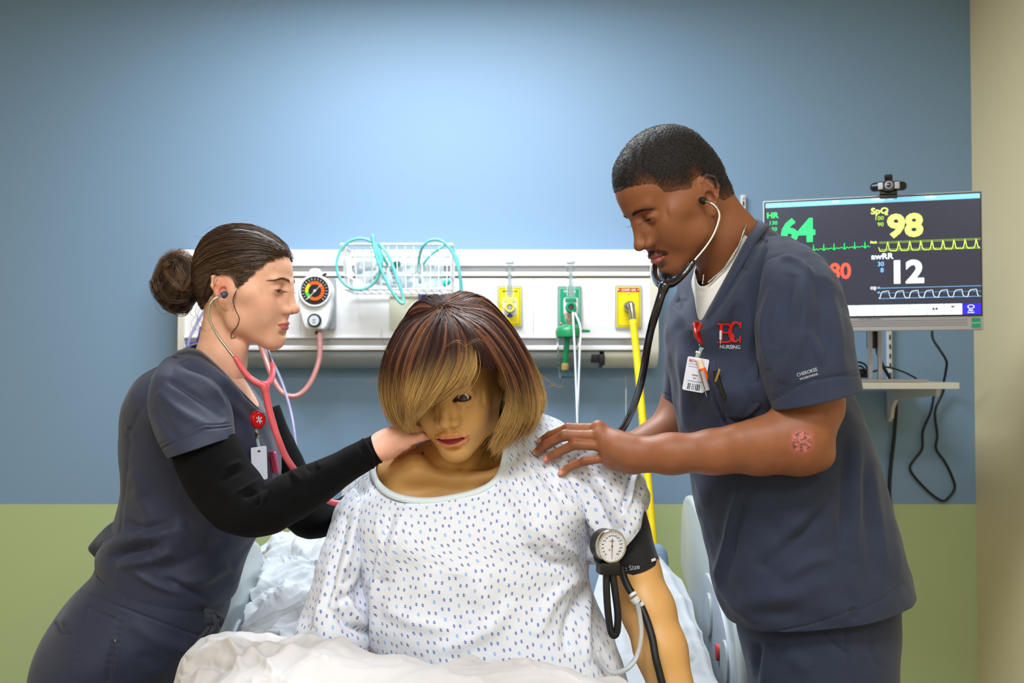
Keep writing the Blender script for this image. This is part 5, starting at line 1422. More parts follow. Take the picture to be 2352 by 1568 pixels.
wf = [([(430, 826), (380, 850), (345, 900)], 3, -.0015), ([(345, 900), (322, 940), (300, 985)], 3, -.0018), ([(300, 985), (292, 1005)], 3, -.002),
      ([(408, 1070), (400, 1150), (385, 1230), (372, 1260)], 3, -.0022), ([(298, 1010), (282, 1150), (275, 1220)], 3, -.0015),
      ([(372, 1260), (330, 1300)], 3, -.002),
      ([(240, 1262), (300, 1240), (360, 1228), (430, 1205)], 14, .008), ([(250, 1285), (310, 1262), (370, 1250)], 9, -.009), ([(270, 1300), (330, 1290), (400, 1265)], 12, .008),
      ([(350, 1270), (420, 1230), (500, 1180)], 22, .006), ([(360, 1310), (430, 1290), (520, 1240)], 16, -.005), ([(400, 1340), (460, 1330), (530, 1300)], 14, .006),
      ([(420, 1080), (470, 1180), (500, 1300)], 30, .005), ([(440, 1100), (440, 1200), (420, 1280)], 20, -.004), ([(300, 1130), (340, 1180), (330, 1240)], 14, .004),
      ([(285, 1195), (330, 1215), (390, 1200)], 9, -.005), ([(300, 1080), (330, 1140)], 14, .004), ([(470, 880), (560, 960), (610, 1060)], 14, .004), ([(540, 1010), (600, 1100)], 10, -.003),
      ([(480, 1380), (430, 1350), (380, 1330)], 7, -.005), ([(300, 1310), (360, 1345), (420, 1365)], 8, .004)]
rings_w = rings
v_, f_, uv_, n_ = loft(rings, 180, 190, folds=wf, noise=[(.14, .0030, 21), (.05, .0008, 22)])
v_, f_ = thicken(v_, f_, n_, .0016)
top = link_mesh('scrub_top', v_, f_, M_scrub, W)
# raised peak of the hem at the back
pv, pf, _, pn = patch([[(262, 1195, 1.83), (300, 1215, 1.76), (345, 1225, 1.74)], [(205, 1249, 1.84), (270, 1240, 1.765), (345, 1250, 1.735)], [(215, 1275, 1.85), (275, 1268, 1.77), (345, 1285, 1.74)], [(245, 1300, 1.86), (285, 1300, 1.775), (340, 1310, 1.745)]], 30, 30, noise=[(.05, .002, 9)])
pv, pf = thicken(pv, pf, pn, .002); link_mesh('hem_peak', pv, pf, M_scrub, W)
# collar band and near sleeve
cb0 = np.roll(r0, 0, 0); cbv, cbf, _, cbn = loft([r0 + [0, 0, .0015], (r0 * .93 + r0.mean(0) * .07) + [0, 0, -.004]], 120, 8)
def band(ring, width, m, name, parent, nrm_off=.002, inward=True, n=140, th=.0022):
    """flat band following the edge of a garment opening"""
    c = ring.mean(0); R_ = cr_closed(ring, n); d = (c - R_); d /= np.linalg.norm(d, axis=1)[:, None]
    return R_, d
def edge_band(r_in, r_out, w, m, name, parent, lift=.0022):
    a = cr_closed(r_in, 160); b = cr_closed(r_out, 160); d = b - a; d = d / (np.linalg.norm(d, axis=1)[:, None] + 1e-9)
    tang = np.roll(a, -1, 0) - np.roll(a, 1, 0); nn = np.cross(tang, d); nn /= (np.linalg.norm(nn, axis=1)[:, None] + 1e-9)
    cen = a.mean(0) + [0, 0, -.10]
    if ((a - cen) * nn).sum() < 0: nn = -nn
    rows = [a - nn * .001, a + nn * lift, a + d * w * .5 + nn * lift, a + d * w + nn * lift, a + d * w - nn * .001]
    v = np.vstack(rows); f = gridfaces(160, 5, True); o = link_mesh(name, v, f, m, parent); return o
edge_band(r0, r1, .020, M_scrub_d, 'collar_band', W)
srings = [ering(392, 818, 455, 838, 1.81, .032), ering(364, 842, 490, 862, 1.755, .054), ering(347, 884, 514, 888, 1.73, .060), ering(344, 932, 527, 922, 1.72, .064), ering(352, 980, 533, 955, 1.708, .067), ering(371, 1020, 536, 980, 1.695, .068), ering(393, 1052, 537, 1003, 1.685, .068)]
sf = [([(372, 1030), (450, 992), (535, 978)], 2.5, -.0016), ([(365, 1022), (445, 985), (534, 971)], 2.0, -.0010), ([(400, 850), (470, 880), (520, 930)], 11, .005), ([(380, 870), (450, 910), (515, 965)], 9, -.004), ([(360, 900), (420, 950), (480, 985)], 12, .0045), ([(420, 840), (500, 880), (528, 925)], 6, -.003),
      ([(350, 940), (390, 985), (410, 1010)], 9, -.003), ([(450, 850), (515, 895)], 6, .003)]
v_, f_, uv_, n_ = loft(srings, 110, 110, folds=sf, noise=[(.07, .0018, 31)])
v_, f_ = thicken(v_, f_, n_, .0022); link_mesh('sleeve', v_, f_, M_scrub, W)
arm = [ering(418, 1000, 508, 968, 1.70, .040), ering(398, 1040, 534, 992, 1.69, .054), ering(415, 1095, 556, 1030, 1.68, .054), ering(438, 1140, 576, 1062, 1.67, .053), ering(468, 1180, 596, 1088, 1.655, .052), ering(508, 1214, 606, 1104, 1.64, .052),
       ering(565, 1233, 618, 1106, 1.63, .053), ering(628, 1226, 645, 1090, 1.63, .051), ering(690, 1193, 690, 1072, 1.64, .047), ering(745, 1157, 735, 1054, 1.655, .043), ering(800, 1114, 786, 1030, 1.67, .037), ering(850, 1080, 832, 1009, 1.685, .031), ering(880, 1061, 853, 1001, 1.695, .0270)]
af = [([(606, 1106), (590, 1125), (560, 1140)], 5, -.006), ([(608, 1112), (598, 1140), (585, 1165)], 5, -.006), ([(596, 1100), (570, 1120), (545, 1130)], 5, .004), ([(612, 1108), (615, 1140), (605, 1165)], 4, -.004), ([(606, 1120), (596, 1150)], 4, .004),
      ([(560, 1075), (530, 1090), (505, 1105)], 6, -.003), ([(555, 1060), (520, 1075)], 6, .003), ([(660, 1085), (675, 1110), (672, 1135)], 5, -.003), ([(665, 1080), (690, 1105)], 5, .003), ([(700, 1066), (715, 1085)], 5, -.003), ([(725, 1060), (735, 1075)], 5, .003),
      ([(842, 1008), (858, 1035), (868, 1066)], 3, -.0015), ([(852, 1003), (867, 1030), (876, 1062)], 3, .002), ([(833, 1010), (850, 1040), (858, 1075)], 3, .002), ([(820, 1016), (838, 1045)], 4, -.002)]
v_, f_, uv_, n_ = loft(arm, 96, 190, folds=af, noise=[(.04, .0010, 41)])
v_, f_ = thicken(v_, f_, n_, .0012); link_mesh('undershirt_sleeve', v_, f_, M_black, W)
arm2 = [ering(560, 960, 640, 930, 2.06, .045), ering(585, 1020, 672, 1005, 2.06, .048), ering(610, 1085, 705, 1070, 2.06, .048), ering(635, 1150, 735, 1120, 2.05, .047), ering(660, 1210, 757, 1142, 2.04, .047), ering(708, 1237, 775, 1146, 2.03, .046), ering(765, 1226, 800, 1132, 2.01, .042), ering(815, 1195, 840, 1115, 1.99, .036), ering(862, 1163, 862, 1098, 1.965, .03), ering(880, 1150, 876, 1090, 1.95, .028)]
v_, f_, uv_, n_ = loft(arm2, 60, 90, noise=[(.04, .001, 43)])
v_, f_ = thicken(v_, f_, n_, .0012); link_mesh('undershirt_sleeve', v_, f_, M_black, W)
# pants
pr = [R8(238, 1285, 524, 1378, 1.88, .152), R8(226, 1310, 520, 1400, 1.88, .156), R8(185, 1350, 508, 1432, 1.88, .165), R8(150, 1400, 492, 1465, 1.88, .175), R8(118, 1450, 468, 1500, 1.88, .182), R8(96, 1510, 430, 1545, 1.88, .184), R8(87, 1570, 396, 1590, 1.88, .184), R8(90, 1660, 380, 1680, 1.88, .178), R8(100, 1760, 372, 1760, 1.88, .165)]
pf_ = [([(180, 1350), (240, 1378), (320, 1410), (400, 1440), (460, 1460)], 2.6, -.0018), ([(305, 1350), (285, 1400), (270, 1440), (262, 1500), (250, 1568)], 2.6, -.0018), ([(200, 1395), (190, 1460), (165, 1568)], 2.6, -.0015),
       ([(126, 1430), (140, 1450), (165, 1455)], 3, -.003), ([(205, 1392), (235, 1410), (262, 1420)], 3, -.002), ([(262, 1468), (252, 1520), (245, 1568)], 5, -.004), ([(300, 1430), (360, 1470), (440, 1500)], 16, .004), ([(320, 1500), (380, 1530)], 14, -.003), ([(140, 1420), (150, 1438)], 5, .003)]
v_, f_, uv_, n_ = loft(pr, 150, 130, folds=pf_, noise=[(.12, .0025, 51)])
link_mesh('scrub_trousers', v_, f_, M_scrub, W)
for (x_, y_) in ((-.70, 1.80), (-.73, 1.97)):
    lg = [np.array([[x_ + .095 * math.cos(t), y_ + .095 * math.sin(t), .70] for t in np.linspace(0, 2 * PI, 12, endpoint=False)]),
          np.array([[x_ - .02 + .078 * math.cos(t), y_ + .078 * math.sin(t), .40] for t in np.linspace(0, 2 * PI, 12, endpoint=False)]),
          np.array([[x_ - .03 + .072 * math.cos(t), y_ + .072 * math.sin(t), .09] for t in np.linspace(0, 2 * PI, 12, endpoint=False)])]
    v_, f_, _, n_ = loft(lg, 40, 30); v_, f_ = thicken(v_, f_, n_, .002); link_mesh('trouser_leg', v_, f_, M_scrub, W)
    B = Vol(np.array([x_ - .16, y_ - .06, -.003]), np.array([x_ + .18, y_ + .06, .13]), .005)
    B.ell((x_ + .01, y_, .035), (.125, .042, .036), k=0); B.ell((x_ - .05, y_, .07), (.055, .036, .045), k=.02); B.plane_cut((0, 0, .001), (0, 0, -1))
    v_, f_ = B.mesh(); link_mesh('shoe', v_, f_, mat('shoe_white', (225, 225, 225), rough=.5), W)
# zip and drawstring
zp = MB(); zp.add(*tube(PA([(262, 1470, 1.69), (259, 1510, 1.69), (254, 1575, 1.70)]), .0012, 5, 20)); zp.build('pocket_zip', M_scrub_d, W)
MB().add(*box(P(265, 1470, 1.685), (.003, .002, .004))).build('zip_pull', M_steel, W)
ds = MB()
for pts in ([(475, 1400, 1.80), (495, 1408, 1.78), (510, 1420, 1.775), (505, 1434, 1.775), (488, 1437, 1.775), (474, 1425, 1.78), (476, 1408, 1.785)],
            [(490, 1425, 1.785), (478, 1445, 1.775), (460, 1468, 1.77), (442, 1495, 1.77)], [(496, 1418, 1.785), (488, 1448, 1.77), (468, 1478, 1.765), (450, 1495, 1.765)],
            [(470, 1402, 1.80), (488, 1412, 1.77), (498, 1440, 1.765), (490, 1452, 1.765)]):
    ds.add(*tube(PA(pts), .0042, 8, 30))
ds.add(*box(P(484, 1420, 1.775), (.02, .014, .018), bev=.005)); ds.build('drawstring', M_scrub_d, W, smooth=True)

# ================================================================= PERSON ON THE RIGHT (man listening with the black stethoscope)
rng = np.random.RandomState(23)
G = thing('person', 'tall person with short dark hair and navy scrubs holding a hand on the patterned gown', 'person', (.52, 1.78, 0))
GH = Head((.291, 1.75, 1.657), np.array([[.332, .812, -.48], [-.943, .29, -.162], [.008, .507, .862]]), .945)
u_, s__, vt = np.linalg.svd(GH.R); GH.R = u_ @ vt
gp = dict(fore=.012, zyg=.75, ear_y=.006, ear_z=-.006, cheek=1.0, jaw=1.0, brow=1.0, nose_w=1.12, nose_len=1.0, nose_tip=.001, lip=1.25, eye_lo=-.0045, eye_hi=-.0008, chin=.002, fz=.0, ear=1.1)
V = Vol(GH.c - [.16, .14, .24], GH.c + [.20, .14, .125], .0014)
build_head(V, GH, gp)
V.chain([P(1612, 470, 1.775), P(1650, 545, 1.785), P(1688, 640, 1.80)], [.053, .053, .058], k=.018)
V.chain([P(1640, 470, 1.77), P(1695, 545, 1.785), P(1735, 610, 1.80)], [.030, .032, .035], k=.03)
fv, ff = V.mesh()
skin_m = np.array(lin((136, 83, 52)))
L = GH.feat.l(fv)
col = np.tile(skin_m, (len(fv), 1))
col = paint_lips(col, L, lin((188, 102, 96)), w=1.02)
up_lip = (L[:, 2] > -.0735) & (L[:, 2] < -.06); 
w_ = (sm(.0, .001, L[:, 2] + .0735) * (1 - sm(-.064, -.0635, L[:, 2])) * (np.abs(L[:, 0]) < .026) * (L[:, 1] < -.08))[:, None] * .75
col = col * (1 - w_) + np.array(lin((118, 66, 52))) * w_
# moustache and chin beard: dark skin tone under the stubble
stub = chaindist(L, [(-.027, -.087, -.070), (-.014, -.099, -.0615), (.014, -.099, -.0615), (.027, -.087, -.070)])
col = paint(col, stub, .0042, .004, np.array(lin((84, 52, 38))))
col = paint(col, np.linalg.norm((L - [0, -.092, -.110]) * [.8, .7, 1.1], axis=1), .009, .008, lin((66, 42, 32)))
col = paint(col, np.linalg.norm((L - [0, -.100, -.088]) * [1, 1, 1.2], axis=1), .005, .004, lin((92, 58, 42)))
gl = [(-.12, .068), (-.104, .068), (-.084, .062), (-.064, .052), (-.058, .044), (-.052, .028), (-.040, .022), (-.026, .018), (-.014, .012), (-.004, .010), (.004, .020), (.022, .022), (.030, .0), (.040, -.026), (.055, -.042), (.12, -.046)]
gm = pw_mask(L, gl, 0); gmask = sm(-.001, .004, gm) * (L[:, 2] > -.09)
fade = sm(.0, .030, gm) * 1.0; side = sm(.03, .06, np.abs(L[:, 0])); 
gh_col = col * (1 - (gmask * (.55 + .45 * np.maximum(fade, 1 - side)))[:, None]) + np.array(lin((30, 24, 22))) * (gmask * (.55 + .45 * np.maximum(fade, 1 - side)))[:, None]
col = gh_col
# arms and hands
def man_arm(pts, rs, h, lo, hi):
    B = Vol(lo, hi, h); B.chain(pts, rs, k=.02); return B
A1 = [P(1862, 800, 1.62), P(1858, 930, 1.60), P(1832, 1010, 1.585), P(1745, 1030, 1.59), P(1640, 1037, 1.60), P(1540, 1042, 1.615), P(1470, 1043, 1.63)]
# near hand
lo_ = np.minimum(np.min(A1, 0) - .06, P(1215, 1105, 1.62)); lo_[1] = 1.515; hi_ = np.max(A1, 0) + [.07, .0, .06]; hi_[1] = 1.765; hi_[2] = P(1700, 760, 1.6)[2]
B = Vol(lo_, hi_, .0018)
B.chain(A1, [.052, .049, .0450, .0365, .0305, .0275, .0262], k=.03)
B.seg(P(1885, 1048, 1.585), P(1840, 1045, 1.585), .018, .025, k=.03)
B.seg(P(1845, 985, 1.575), P(1700, 1008, 1.58), .026, .018, k=.03)
wr = P(1475, 1044, 1.632)
B.chain([wr, P(1440, 1038, 1.635), P(1415, 1028, 1.637)], [.0275, .0275, .025], k=.012)
mcp = [P(1374, 984, 1.655), P(1376, 1001, 1.645), P(1387, 1024, 1.640), P(1400, 1050, 1.642)]
pip = [P(1306, 983, 1.664), P(1297, 999, 1.650), P(1321, 1020, 1.644), P(1343, 1058, 1.649)]
dip = [P(1264, 1000, 1.688), P(1256, 1020, 1.676), P(1280, 1040, 1.664), P(1311, 1071, 1.661)]
tip = [P(1243, 1013, 1.703), P(1233, 1038, 1.696), P(1256, 1055, 1.680), P(1290, 1086, 1.668)]
for i, q in enumerate(mcp): B.seg(P(1455, 1042, 1.636), q, .0222, .0110, k=.012)
B.seg(mcp[0], mcp[3], .011, .011, k=.010)
B.seg(P(1450, 1062, 1.640), P(1412, 1062, 1.644), .0175, .0125, k=.012)
for i in range(4):
    r_ = np.array([(.0094, .0084, .0076, .0066), (.0096, .0086, .0078, .0068), (.0092, .0083, .0074, .0064), (.0084, .0074, .0066, .0057)][i]) * 1.05
    mid = (mcp[i] + pip[i]) / 2; mid2 = (pip[i] + dip[i]) / 2
    B.chain([mcp[i], mid, pip[i], mid2, dip[i], tip[i]], [r_[0], r_[1] * .95, r_[1] * 1.05, r_[2] * .98, r_[2] * 1.02, r_[3]], k=.0022)
    B.ell(mcp[i] + np.array([0, -.004, .004]), .0078, k=.008)
B.chain([P(1450, 1030, 1.655), P(1420, 1008, 1.690), P(1380, 996, 1.715), P(1345, 996, 1.735)], [.018, .014, .0115, .009], k=.008)
hv, hf = B.mesh(1)
def brown(v, seed): return skin_m * (1 + .06 * wav(v, .03, seed))[:, None]
hcol = brown(hv, 3) * 1.06
for q in pip + mcp: hcol = paint(hcol, np.linalg.norm(hv - q, axis=1), .0095, .006, skin_m * .72)
for q in tip: hcol = paint(hcol, np.linalg.norm(hv - q, axis=1), .0095, .006, np.array(lin((186, 120, 92))))
av = hv; acol = hcol
aq = proj(av); sd = np.hypot(aq[:, 0] - 1840, (aq[:, 1] - 1014) * .98) / FPX * 1.52
nz = wav(av, .016, 77); nz2 = wav(av, .006, 78, 12); front = av[:, 1] < 1.585
w_ = ((1 - sm(.0185, .0235, sd + .0048 * nz)) * front)[:, None] * .9
tex = np.array(lin((196, 118, 110))) * sm(-.5, .4, nz2)[:, None] + np.array(lin((96, 54, 50))) * (1 - sm(-.5, .4, nz2))[:, None]
tex = np.where((sd + .003 * nz > .0155)[:, None], np.array(lin((158, 90, 70))), tex)
acol = acol * (1 - w_) + tex * w_
# far arm and hand holding the chest piece behind the shoulder
A2 = [P(1600, 830, 1.96), P(1572, 930, 1.955), P(1548, 985, 1.94), P(1500, 1015, 1.92), P(1450, 1035, 1.90), P(1420, 1040, 1.89)]
B = Vol(np.min(A2, 0) - [.16, .07, .07], np.max(A2, 0) + .07, .003)
B.chain(A2, [.048, .043, .042, .036, .030, .029], k=.02)
for i in range(4): B.chain([P(1420, 1020 + 14 * i, 1.89), P(1385, 1018 + 13 * i, 1.89), P(1352, 1022 + 12 * i, 1.875), P(1335, 1025 + 12 * i, 1.86)], [.013, .0105, .0095, .008], k=.004)
B.chain([P(1415, 1015, 1.88), P(1400, 1000, 1.86), P(1372, 998, 1.845)], [.014, .012, .009], k=.006)
a2v, a2f = B.mesh(1)
T = Vol(P(1500, 1500, 1.78) - [.05, .26, .35], P(2100, 560, 1.78) + [.05, .26, .05], .010)
T.seg(P(1760, 740, 1.70), P(1740, 740, 1.90), .04, .04, k=.05)
T.chain([P(1700, 670, 1.80), P(1740, 800, 1.78), P(1780, 1000, 1.78), P(1830, 1200, 1.78), P(1880, 1400, 1.78), P(1890, 1520, 1.78)], [.055, .11, .11, .11, .10, .085], k=.05)
tv, tf = T.mesh()
bv, bf, bc_ = join_meshes([(fv, ff, col), (hv, hf, acol), (a2v, a2f, brown(a2v, 5)), (tv, tf, np.tile(skin_m, (len(tv), 1)))])
link_mesh('body', bv, bf, mat('skin_dark', vcol=True, rough=.5, sss=.06, sssr=(1, .35, .2), bump=.14, bscale=800, var=.06, vscale=50, spec=.45), G, col=bc_)
M_nail = mat('nail_pink', (214, 150, 132), rough=.3, coat=.3)
for i in range(4):
    d_ = unit(tip[i] - dip[i]); q = tip[i] - d_ * .0015; upv = np.array([-.45, -.80, .35]) if i < 3 else np.array([-.45, -.80, .25])
    upv = unit(upv - d_ * (upv @ d_)); nail(G, q + upv * (.0074 if i < 3 else .0063), d_, upv, (.0098 if i < 3 else .0082), .0118, M_nail)
eye_balls(G, GH, -.0765, (0, -1, -.45), lin((40, 26, 20)))
brow(G, GH, V, lin((26, 18, 15)), n=300, thick=.0024, zoff=.0, arch=.003, r0=.00016, lenf=.85, rng=rng)
lashes(G, GH, V, -.0765, -.0022, .001, 36, .0085, (.006, .005, .004), down=.5, r0=.00022)
# short waved hair: cap plus a few thousand tight curls
def gthick(L_, m_): return m_ * (.0008 + .0055 * sm(.0, .05, pw_mask(L_, gl, 0)) + .004 * sm(.06, .12, L_[:, 2]))
def gwave(v_, L_):
    return .0007 * wav(v_, .006, 91, 9) + .0009 * np.sin((L_[:, 2] * .75 - L_[:, 1] * .65 + .0015 * wav(v_, .02, 92)) * 2 * PI / .0075) * sm(.03, .06, L_[:, 2]) * sm(0, .05, -L_[:, 1])
def gcol(v_, L_):
    m_ = sm(0, .035, pw_mask(L_, gl, 0)); s_ = sm(.03, .06, np.abs(L_[:, 0])); k_ = np.maximum(m_, (1 - s_) * sm(0, .004, pw_mask(L_, gl, 0)))[:, None]
    return np.array(lin((26, 21, 20))) * k_ + (skin_m * .45) * (1 - k_)
hm_ = sm(.0, .003, gm) * (L[:, 2] > -.09) * (1 - ((np.abs(L[:, 0]) > .0715) & (L[:, 2] < .03) & (L[:, 1] > -.012)))
o, cv, cn, cL = scalp(fv, ff, GH, hm_, gthick, 'hair', mat('short_hair', vcol=True, rough=.5, bump=.8, bscale=1400, spec=.35), G, gcol, extra=gwave)
S = 15000; idx = rng.randint(0, len(cv), S); root = cv[idx] + rng.normal(size=(S, 3)) * .0006; nn = cn[idx]
keep = sm(.002, .02, pw_mask(cL[idx], gl, 0)) > rng.uniform(0, 1, S); root, nn = root[keep], nn[keep]; S = len(root)
tn = np.cross(nn, rng.normal(size=(S, 3))); tn /= np.linalg.norm(tn, axis=1)[:, None]
A = np.stack([root + nn * h_ + tn * t_ for h_, t_ in ((-.0005, 0), (.0009, .0006), (.0016, .0017), (.0013, .0030))], 1)
tone = rng.uniform(0, 1, S)[:, None]; cc = np.array(lin((24, 19, 18))) * (1 - tone) + np.array(lin((70, 60, 58))) * tone
v_, f_, c_ = strands(A, np.full((S, 4), .00022), np.repeat(cc[:, None], 4, 1))
o = link_mesh('hair_curls', v_, f_, mat('curl', vcol=True, rough=.4), G, col=c_); o['kind'] = 'stuff'
# chin and lip stubble
sb = np.where(((stub < .006) | (np.linalg.norm((L - [0, -.092, -.112]) * [.8, .7, 1.1], axis=1) < .010)) & (L[:, 1] < -.07))[0]
S = 900; idx = rng.choice(sb, S); root = fv[idx] + rng.normal(size=(S, 3)) * .0006; nn = vnormals(fv, ff)[idx]
chinw = (L[idx, 2] < -.10)[:, None]; tn = GH.dirw((0, -.2, -1.)) + rng.normal(size=(S, 3)) * .6
ln_ = np.where(chinw, .0055, .0016); A = np.stack([root, root + (nn * .5 + tn * .3) * ln_ * .5, root + (nn * .5 + tn * .8) * ln_], 1)
v_, f_, c_ = strands(A, np.full((S, 3), .00016), np.tile(lin((22, 17, 15)), (S, 3, 1)))
o = link_mesh('beard', v_, f_, mat('curl'), G, col=c_); o['kind'] = 'stuff'

# --- clothes
M_cot = mat('navy_scrub_cotton', (45, 52, 72), rough=.78, sheen=.12, bump=.35, bscale=1100, spec=.25, var=.05, vscale=25)
M_cot_d = mat('navy_scrub_seam', (40, 46, 64), rough=.8, bump=.3, bscale=1100)
g0 = PA([(1738, 506, 1.80), (1714, 552, 1.705), (1668, 640, 1.665), (1632, 706, 1.665), (1611, 737, 1.70), (1597, 690, 1.76), (1594, 630, 1.84), (1660, 545, 1.90)])
g1 = PA([(1762, 520, 1.80), (1762, 580, 1.665), (1700, 672, 1.615), (1640, 748, 1.63), (1592, 752, 1.70), (1566, 700, 1.80), (1566, 640, 1.92), (1680, 545, 1.96)])
FOLD_GAIN = 1.6
rings = [g0, g0 * .5 + g1 * .5, g1, R8(1545, 705, 1812, 555, 1.79, .165, p=2.2, lean=-.80), R8(1533, 750, 1868, 620, 1.785, .178, p=2.3, lean=-.72), R8(1529, 800, 1900, 705, 1.78, .182, p=2.3, lean=-.52), R8(1535, 855, 1918, 790, 1.78, .178, p=2.3, lean=-.36),
         R8(1548, 920, 1940, 880, 1.78, .168, p=2.3, lean=-.16), R8(1566, 1000, 1972, 960, 1.78, .160, p=2.3), R8(1584, 1080, 2004, 1050, 1.78, .158, p=2.3), R8(1600, 1160, 2030, 1130, 1.78, .158, p=2.3),
         R8(1616, 1240, 2050, 1210, 1.78, .16, p=2.3), R8(1634, 1320, 2068, 1285, 1.78, .163, p=2.3), R8(1655, 1385, 2080, 1335, 1.78, .166, p=2.3), R8(1672, 1418, 2081, 1352, 1.78, .166, p=2.3)]
mf = [([(1700, 1112), (1680, 1200), (1655, 1300), (1645, 1400)], 10, .007), ([(1720, 1120), (1690, 1210), (1668, 1330)], 9, -.005), ([(1900, 1140), (1820, 1220), (1760, 1300)], 22, .006), ([(1880, 1180), (1800, 1260), (1740, 1310)], 14, -.005),
      ([(1920, 1130), (1860, 1200), (1830, 1240)], 9, -.005), ([(1965, 1000), (1966, 1150), (1962, 1290)], 12, .006), ([(1945, 1000), (1942, 1150), (1935, 1260)], 14, -.007), ([(2000, 1050), (2020, 1200), (2035, 1320)], 12, .003), ([(1985, 1060), (2000, 1220), (2005, 1330)], 12, -.004),
      ([(1905, 1190), (1928, 1260), (1948, 1340), (1958, 1400)], 3, -.0022), ([(1958, 1395), (1964, 1425)], 4, -.008), ([(1680, 1448), (1760, 1452), (1860, 1436), (1955, 1400)], 2.5, -.0014), ([(1975, 1402), (2030, 1372), (2078, 1338)], 2.5, -.0014),
      ([(1700, 1380), (1800, 1370), (1900, 1330)], 24, .005), ([(1690, 1420), (1760, 1410), (1840, 1400)], 16, -.003), ([(1800, 1330), (1860, 1290), (1920, 1280)], 16, .005), ([(1650, 1340), (1700, 1400), (1740, 1430)], 12, .004),
      ([(1700, 660), (1720, 740), (1715, 850)], 14, .006), ([(1690, 700), (1680, 800)], 12, -.004), ([(1560, 760), (1570, 860), (1580, 980)], 12, .005), ([(1590, 760), (1600, 880)], 14, -.005), ([(1640, 760), (1640, 860), (1660, 960)], 14, .004),
      ([(1690, 850), (1722, 930), (1736, 1000)], 2.6, -.0022), ([(1632, 880), (1650, 930), (1668, 975)], 3, -.004), ([(1645, 870), (1665, 935), (1680, 980)], 3, .003), ([(1545, 700), (1570, 690), (1600, 690)], 2.5, -.0016), ([(1690, 600), (1740, 640), (1775, 690)], 2.5, -.0016),
      ([(1735, 535), (1790, 570), (1830, 600)], 2.5, -.0018), ([(1640, 600), (1640, 700)], 9, .0)]
v_, f_, uv_, n_ = loft(rings, 190, 210, folds=mf, noise=[(.16, .0035, 121), (.06, .0014, 122)])
SG = Surf(v_, n_)
v_, f_ = thicken(v_, f_, n_, .0018)
link_mesh('scrub_top', v_, f_, M_cot, G)
edge_band(g0, g1, .022, M_cot, 'collar_band', G, lift=.003)
sr_ = [ering(1752, 548, 1815, 548, 1.74, .035), ering(1748, 590, 1872, 585, 1.68, .058), ering(1742, 650, 1915, 635, 1.635, .074), ering(1736, 720, 1938, 700, 1.615, .08), ering(1738, 790, 1952, 770, 1.60, .082), ering(1752, 860, 1962, 835, 1.59, .080), ering(1776, 942, 1973, 893, 1.58, .076)]
sf_ = [([(1765, 925), (1800, 905), (1870, 872), (1970, 862)], 2.6, -.0016), ([(1768, 915), (1830, 885), (1970, 852)], 2.0, -.0009), ([(1850, 610), (1850, 700), (1830, 800), (1800, 880)], 16, .006), ([(1820, 630), (1800, 720), (1775, 800)], 14, -.006), ([(1880, 640), (1890, 740), (1900, 840)], 16, -.004),
       ([(1910, 660), (1925, 780), (1940, 860)], 14, .004), ([(1850, 760), (1870, 780), (1890, 840)], 9, .004), ([(1770, 660), (1752, 760), (1765, 850)], 8, .004), ([(1790, 590), (1830, 600), (1870, 640)], 7, .005), ([(1745, 640), (1760, 600), (1800, 580)], 3, -.0015)]
v_, f_, uv_, n_ = loft(sr_, 130, 120, folds=sf_, noise=[(.08, .002, 131), (.035, .0008, 132)])
SGs = Surf(v_, n_)
v_, f_ = thicken(v_, f_, n_, .002); link_mesh('sleeve', v_, f_, M_cot, G)
us = [ering(1795, 860, 1945, 835, 1.59, .058), ering(1803, 915, 1950, 884, 1.585, .058), ering(1806, 932, 1944, 897, 1.585, .058)]
v_, f_, _, n_ = loft(us, 70, 30, noise=[(.05, .001, 133)]); v_, f_ = thicken(v_, f_, n_, .0015)
M_tee = mat('white_tee', (226, 224, 218), rough=.8, sheen=.1, bump=.2, bscale=1500); link_mesh('undershirt_sleeve', v_, f_, M_tee, G)
# far sleeve
fs = [ering(1560, 660, 1640, 640, 1.90, .05), ering(1533, 715, 1650, 700, 1.92, .065), ering(1526, 790, 1650, 790, 1.94, .068), ering(1524, 860, 1640, 870, 1.95, .066), ering(1521, 924, 1630, 942, 1.955, .062)]
v_, f_, _, n_ = loft(fs, 80, 70, folds=[([(1524, 905), (1560, 915), (1600, 920)], 2.5, -.0015)], noise=[(.06, .002, 134)]); v_, f_ = thicken(v_, f_, n_, .002); link_mesh('sleeve', v_, f_, M_cot, G)
# white undershirt at the neck
t0 = PA([(1726, 512, 1.80), (1700, 556, 1.715), (1660, 618, 1.69), (1628, 652, 1.69), (1605, 655, 1.715), (1597, 635, 1.77), (1600, 610, 1.83), (1660, 545, 1.88)])
t1 = PA([(1745, 540, 1.80), (1720, 600, 1.70), (1680, 670, 1.66), (1640, 728, 1.66), (1608, 745, 1.70), (1596, 700, 1.77), (1592, 645, 1.85), (1670, 560, 1.91)])
t2 = PA([(1760, 600, 1.80), (1740, 680, 1.71), (1690, 760, 1.68), (1650, 800, 1.68), (1625, 800, 1.72), (1610, 760, 1.80), (1600, 700, 1.88), (1680, 600, 1.92)])
v_, f_, _, n_ = loft([t0, t1, t2], 110, 50, folds=[([(1690, 590), (1655, 640), (1625, 668), (1606, 668)], 2.2, -.0012)]); v_, f_ = thicken(v_, f_, n_, .0015); link_mesh('undershirt', v_, f_, M_tee, G)
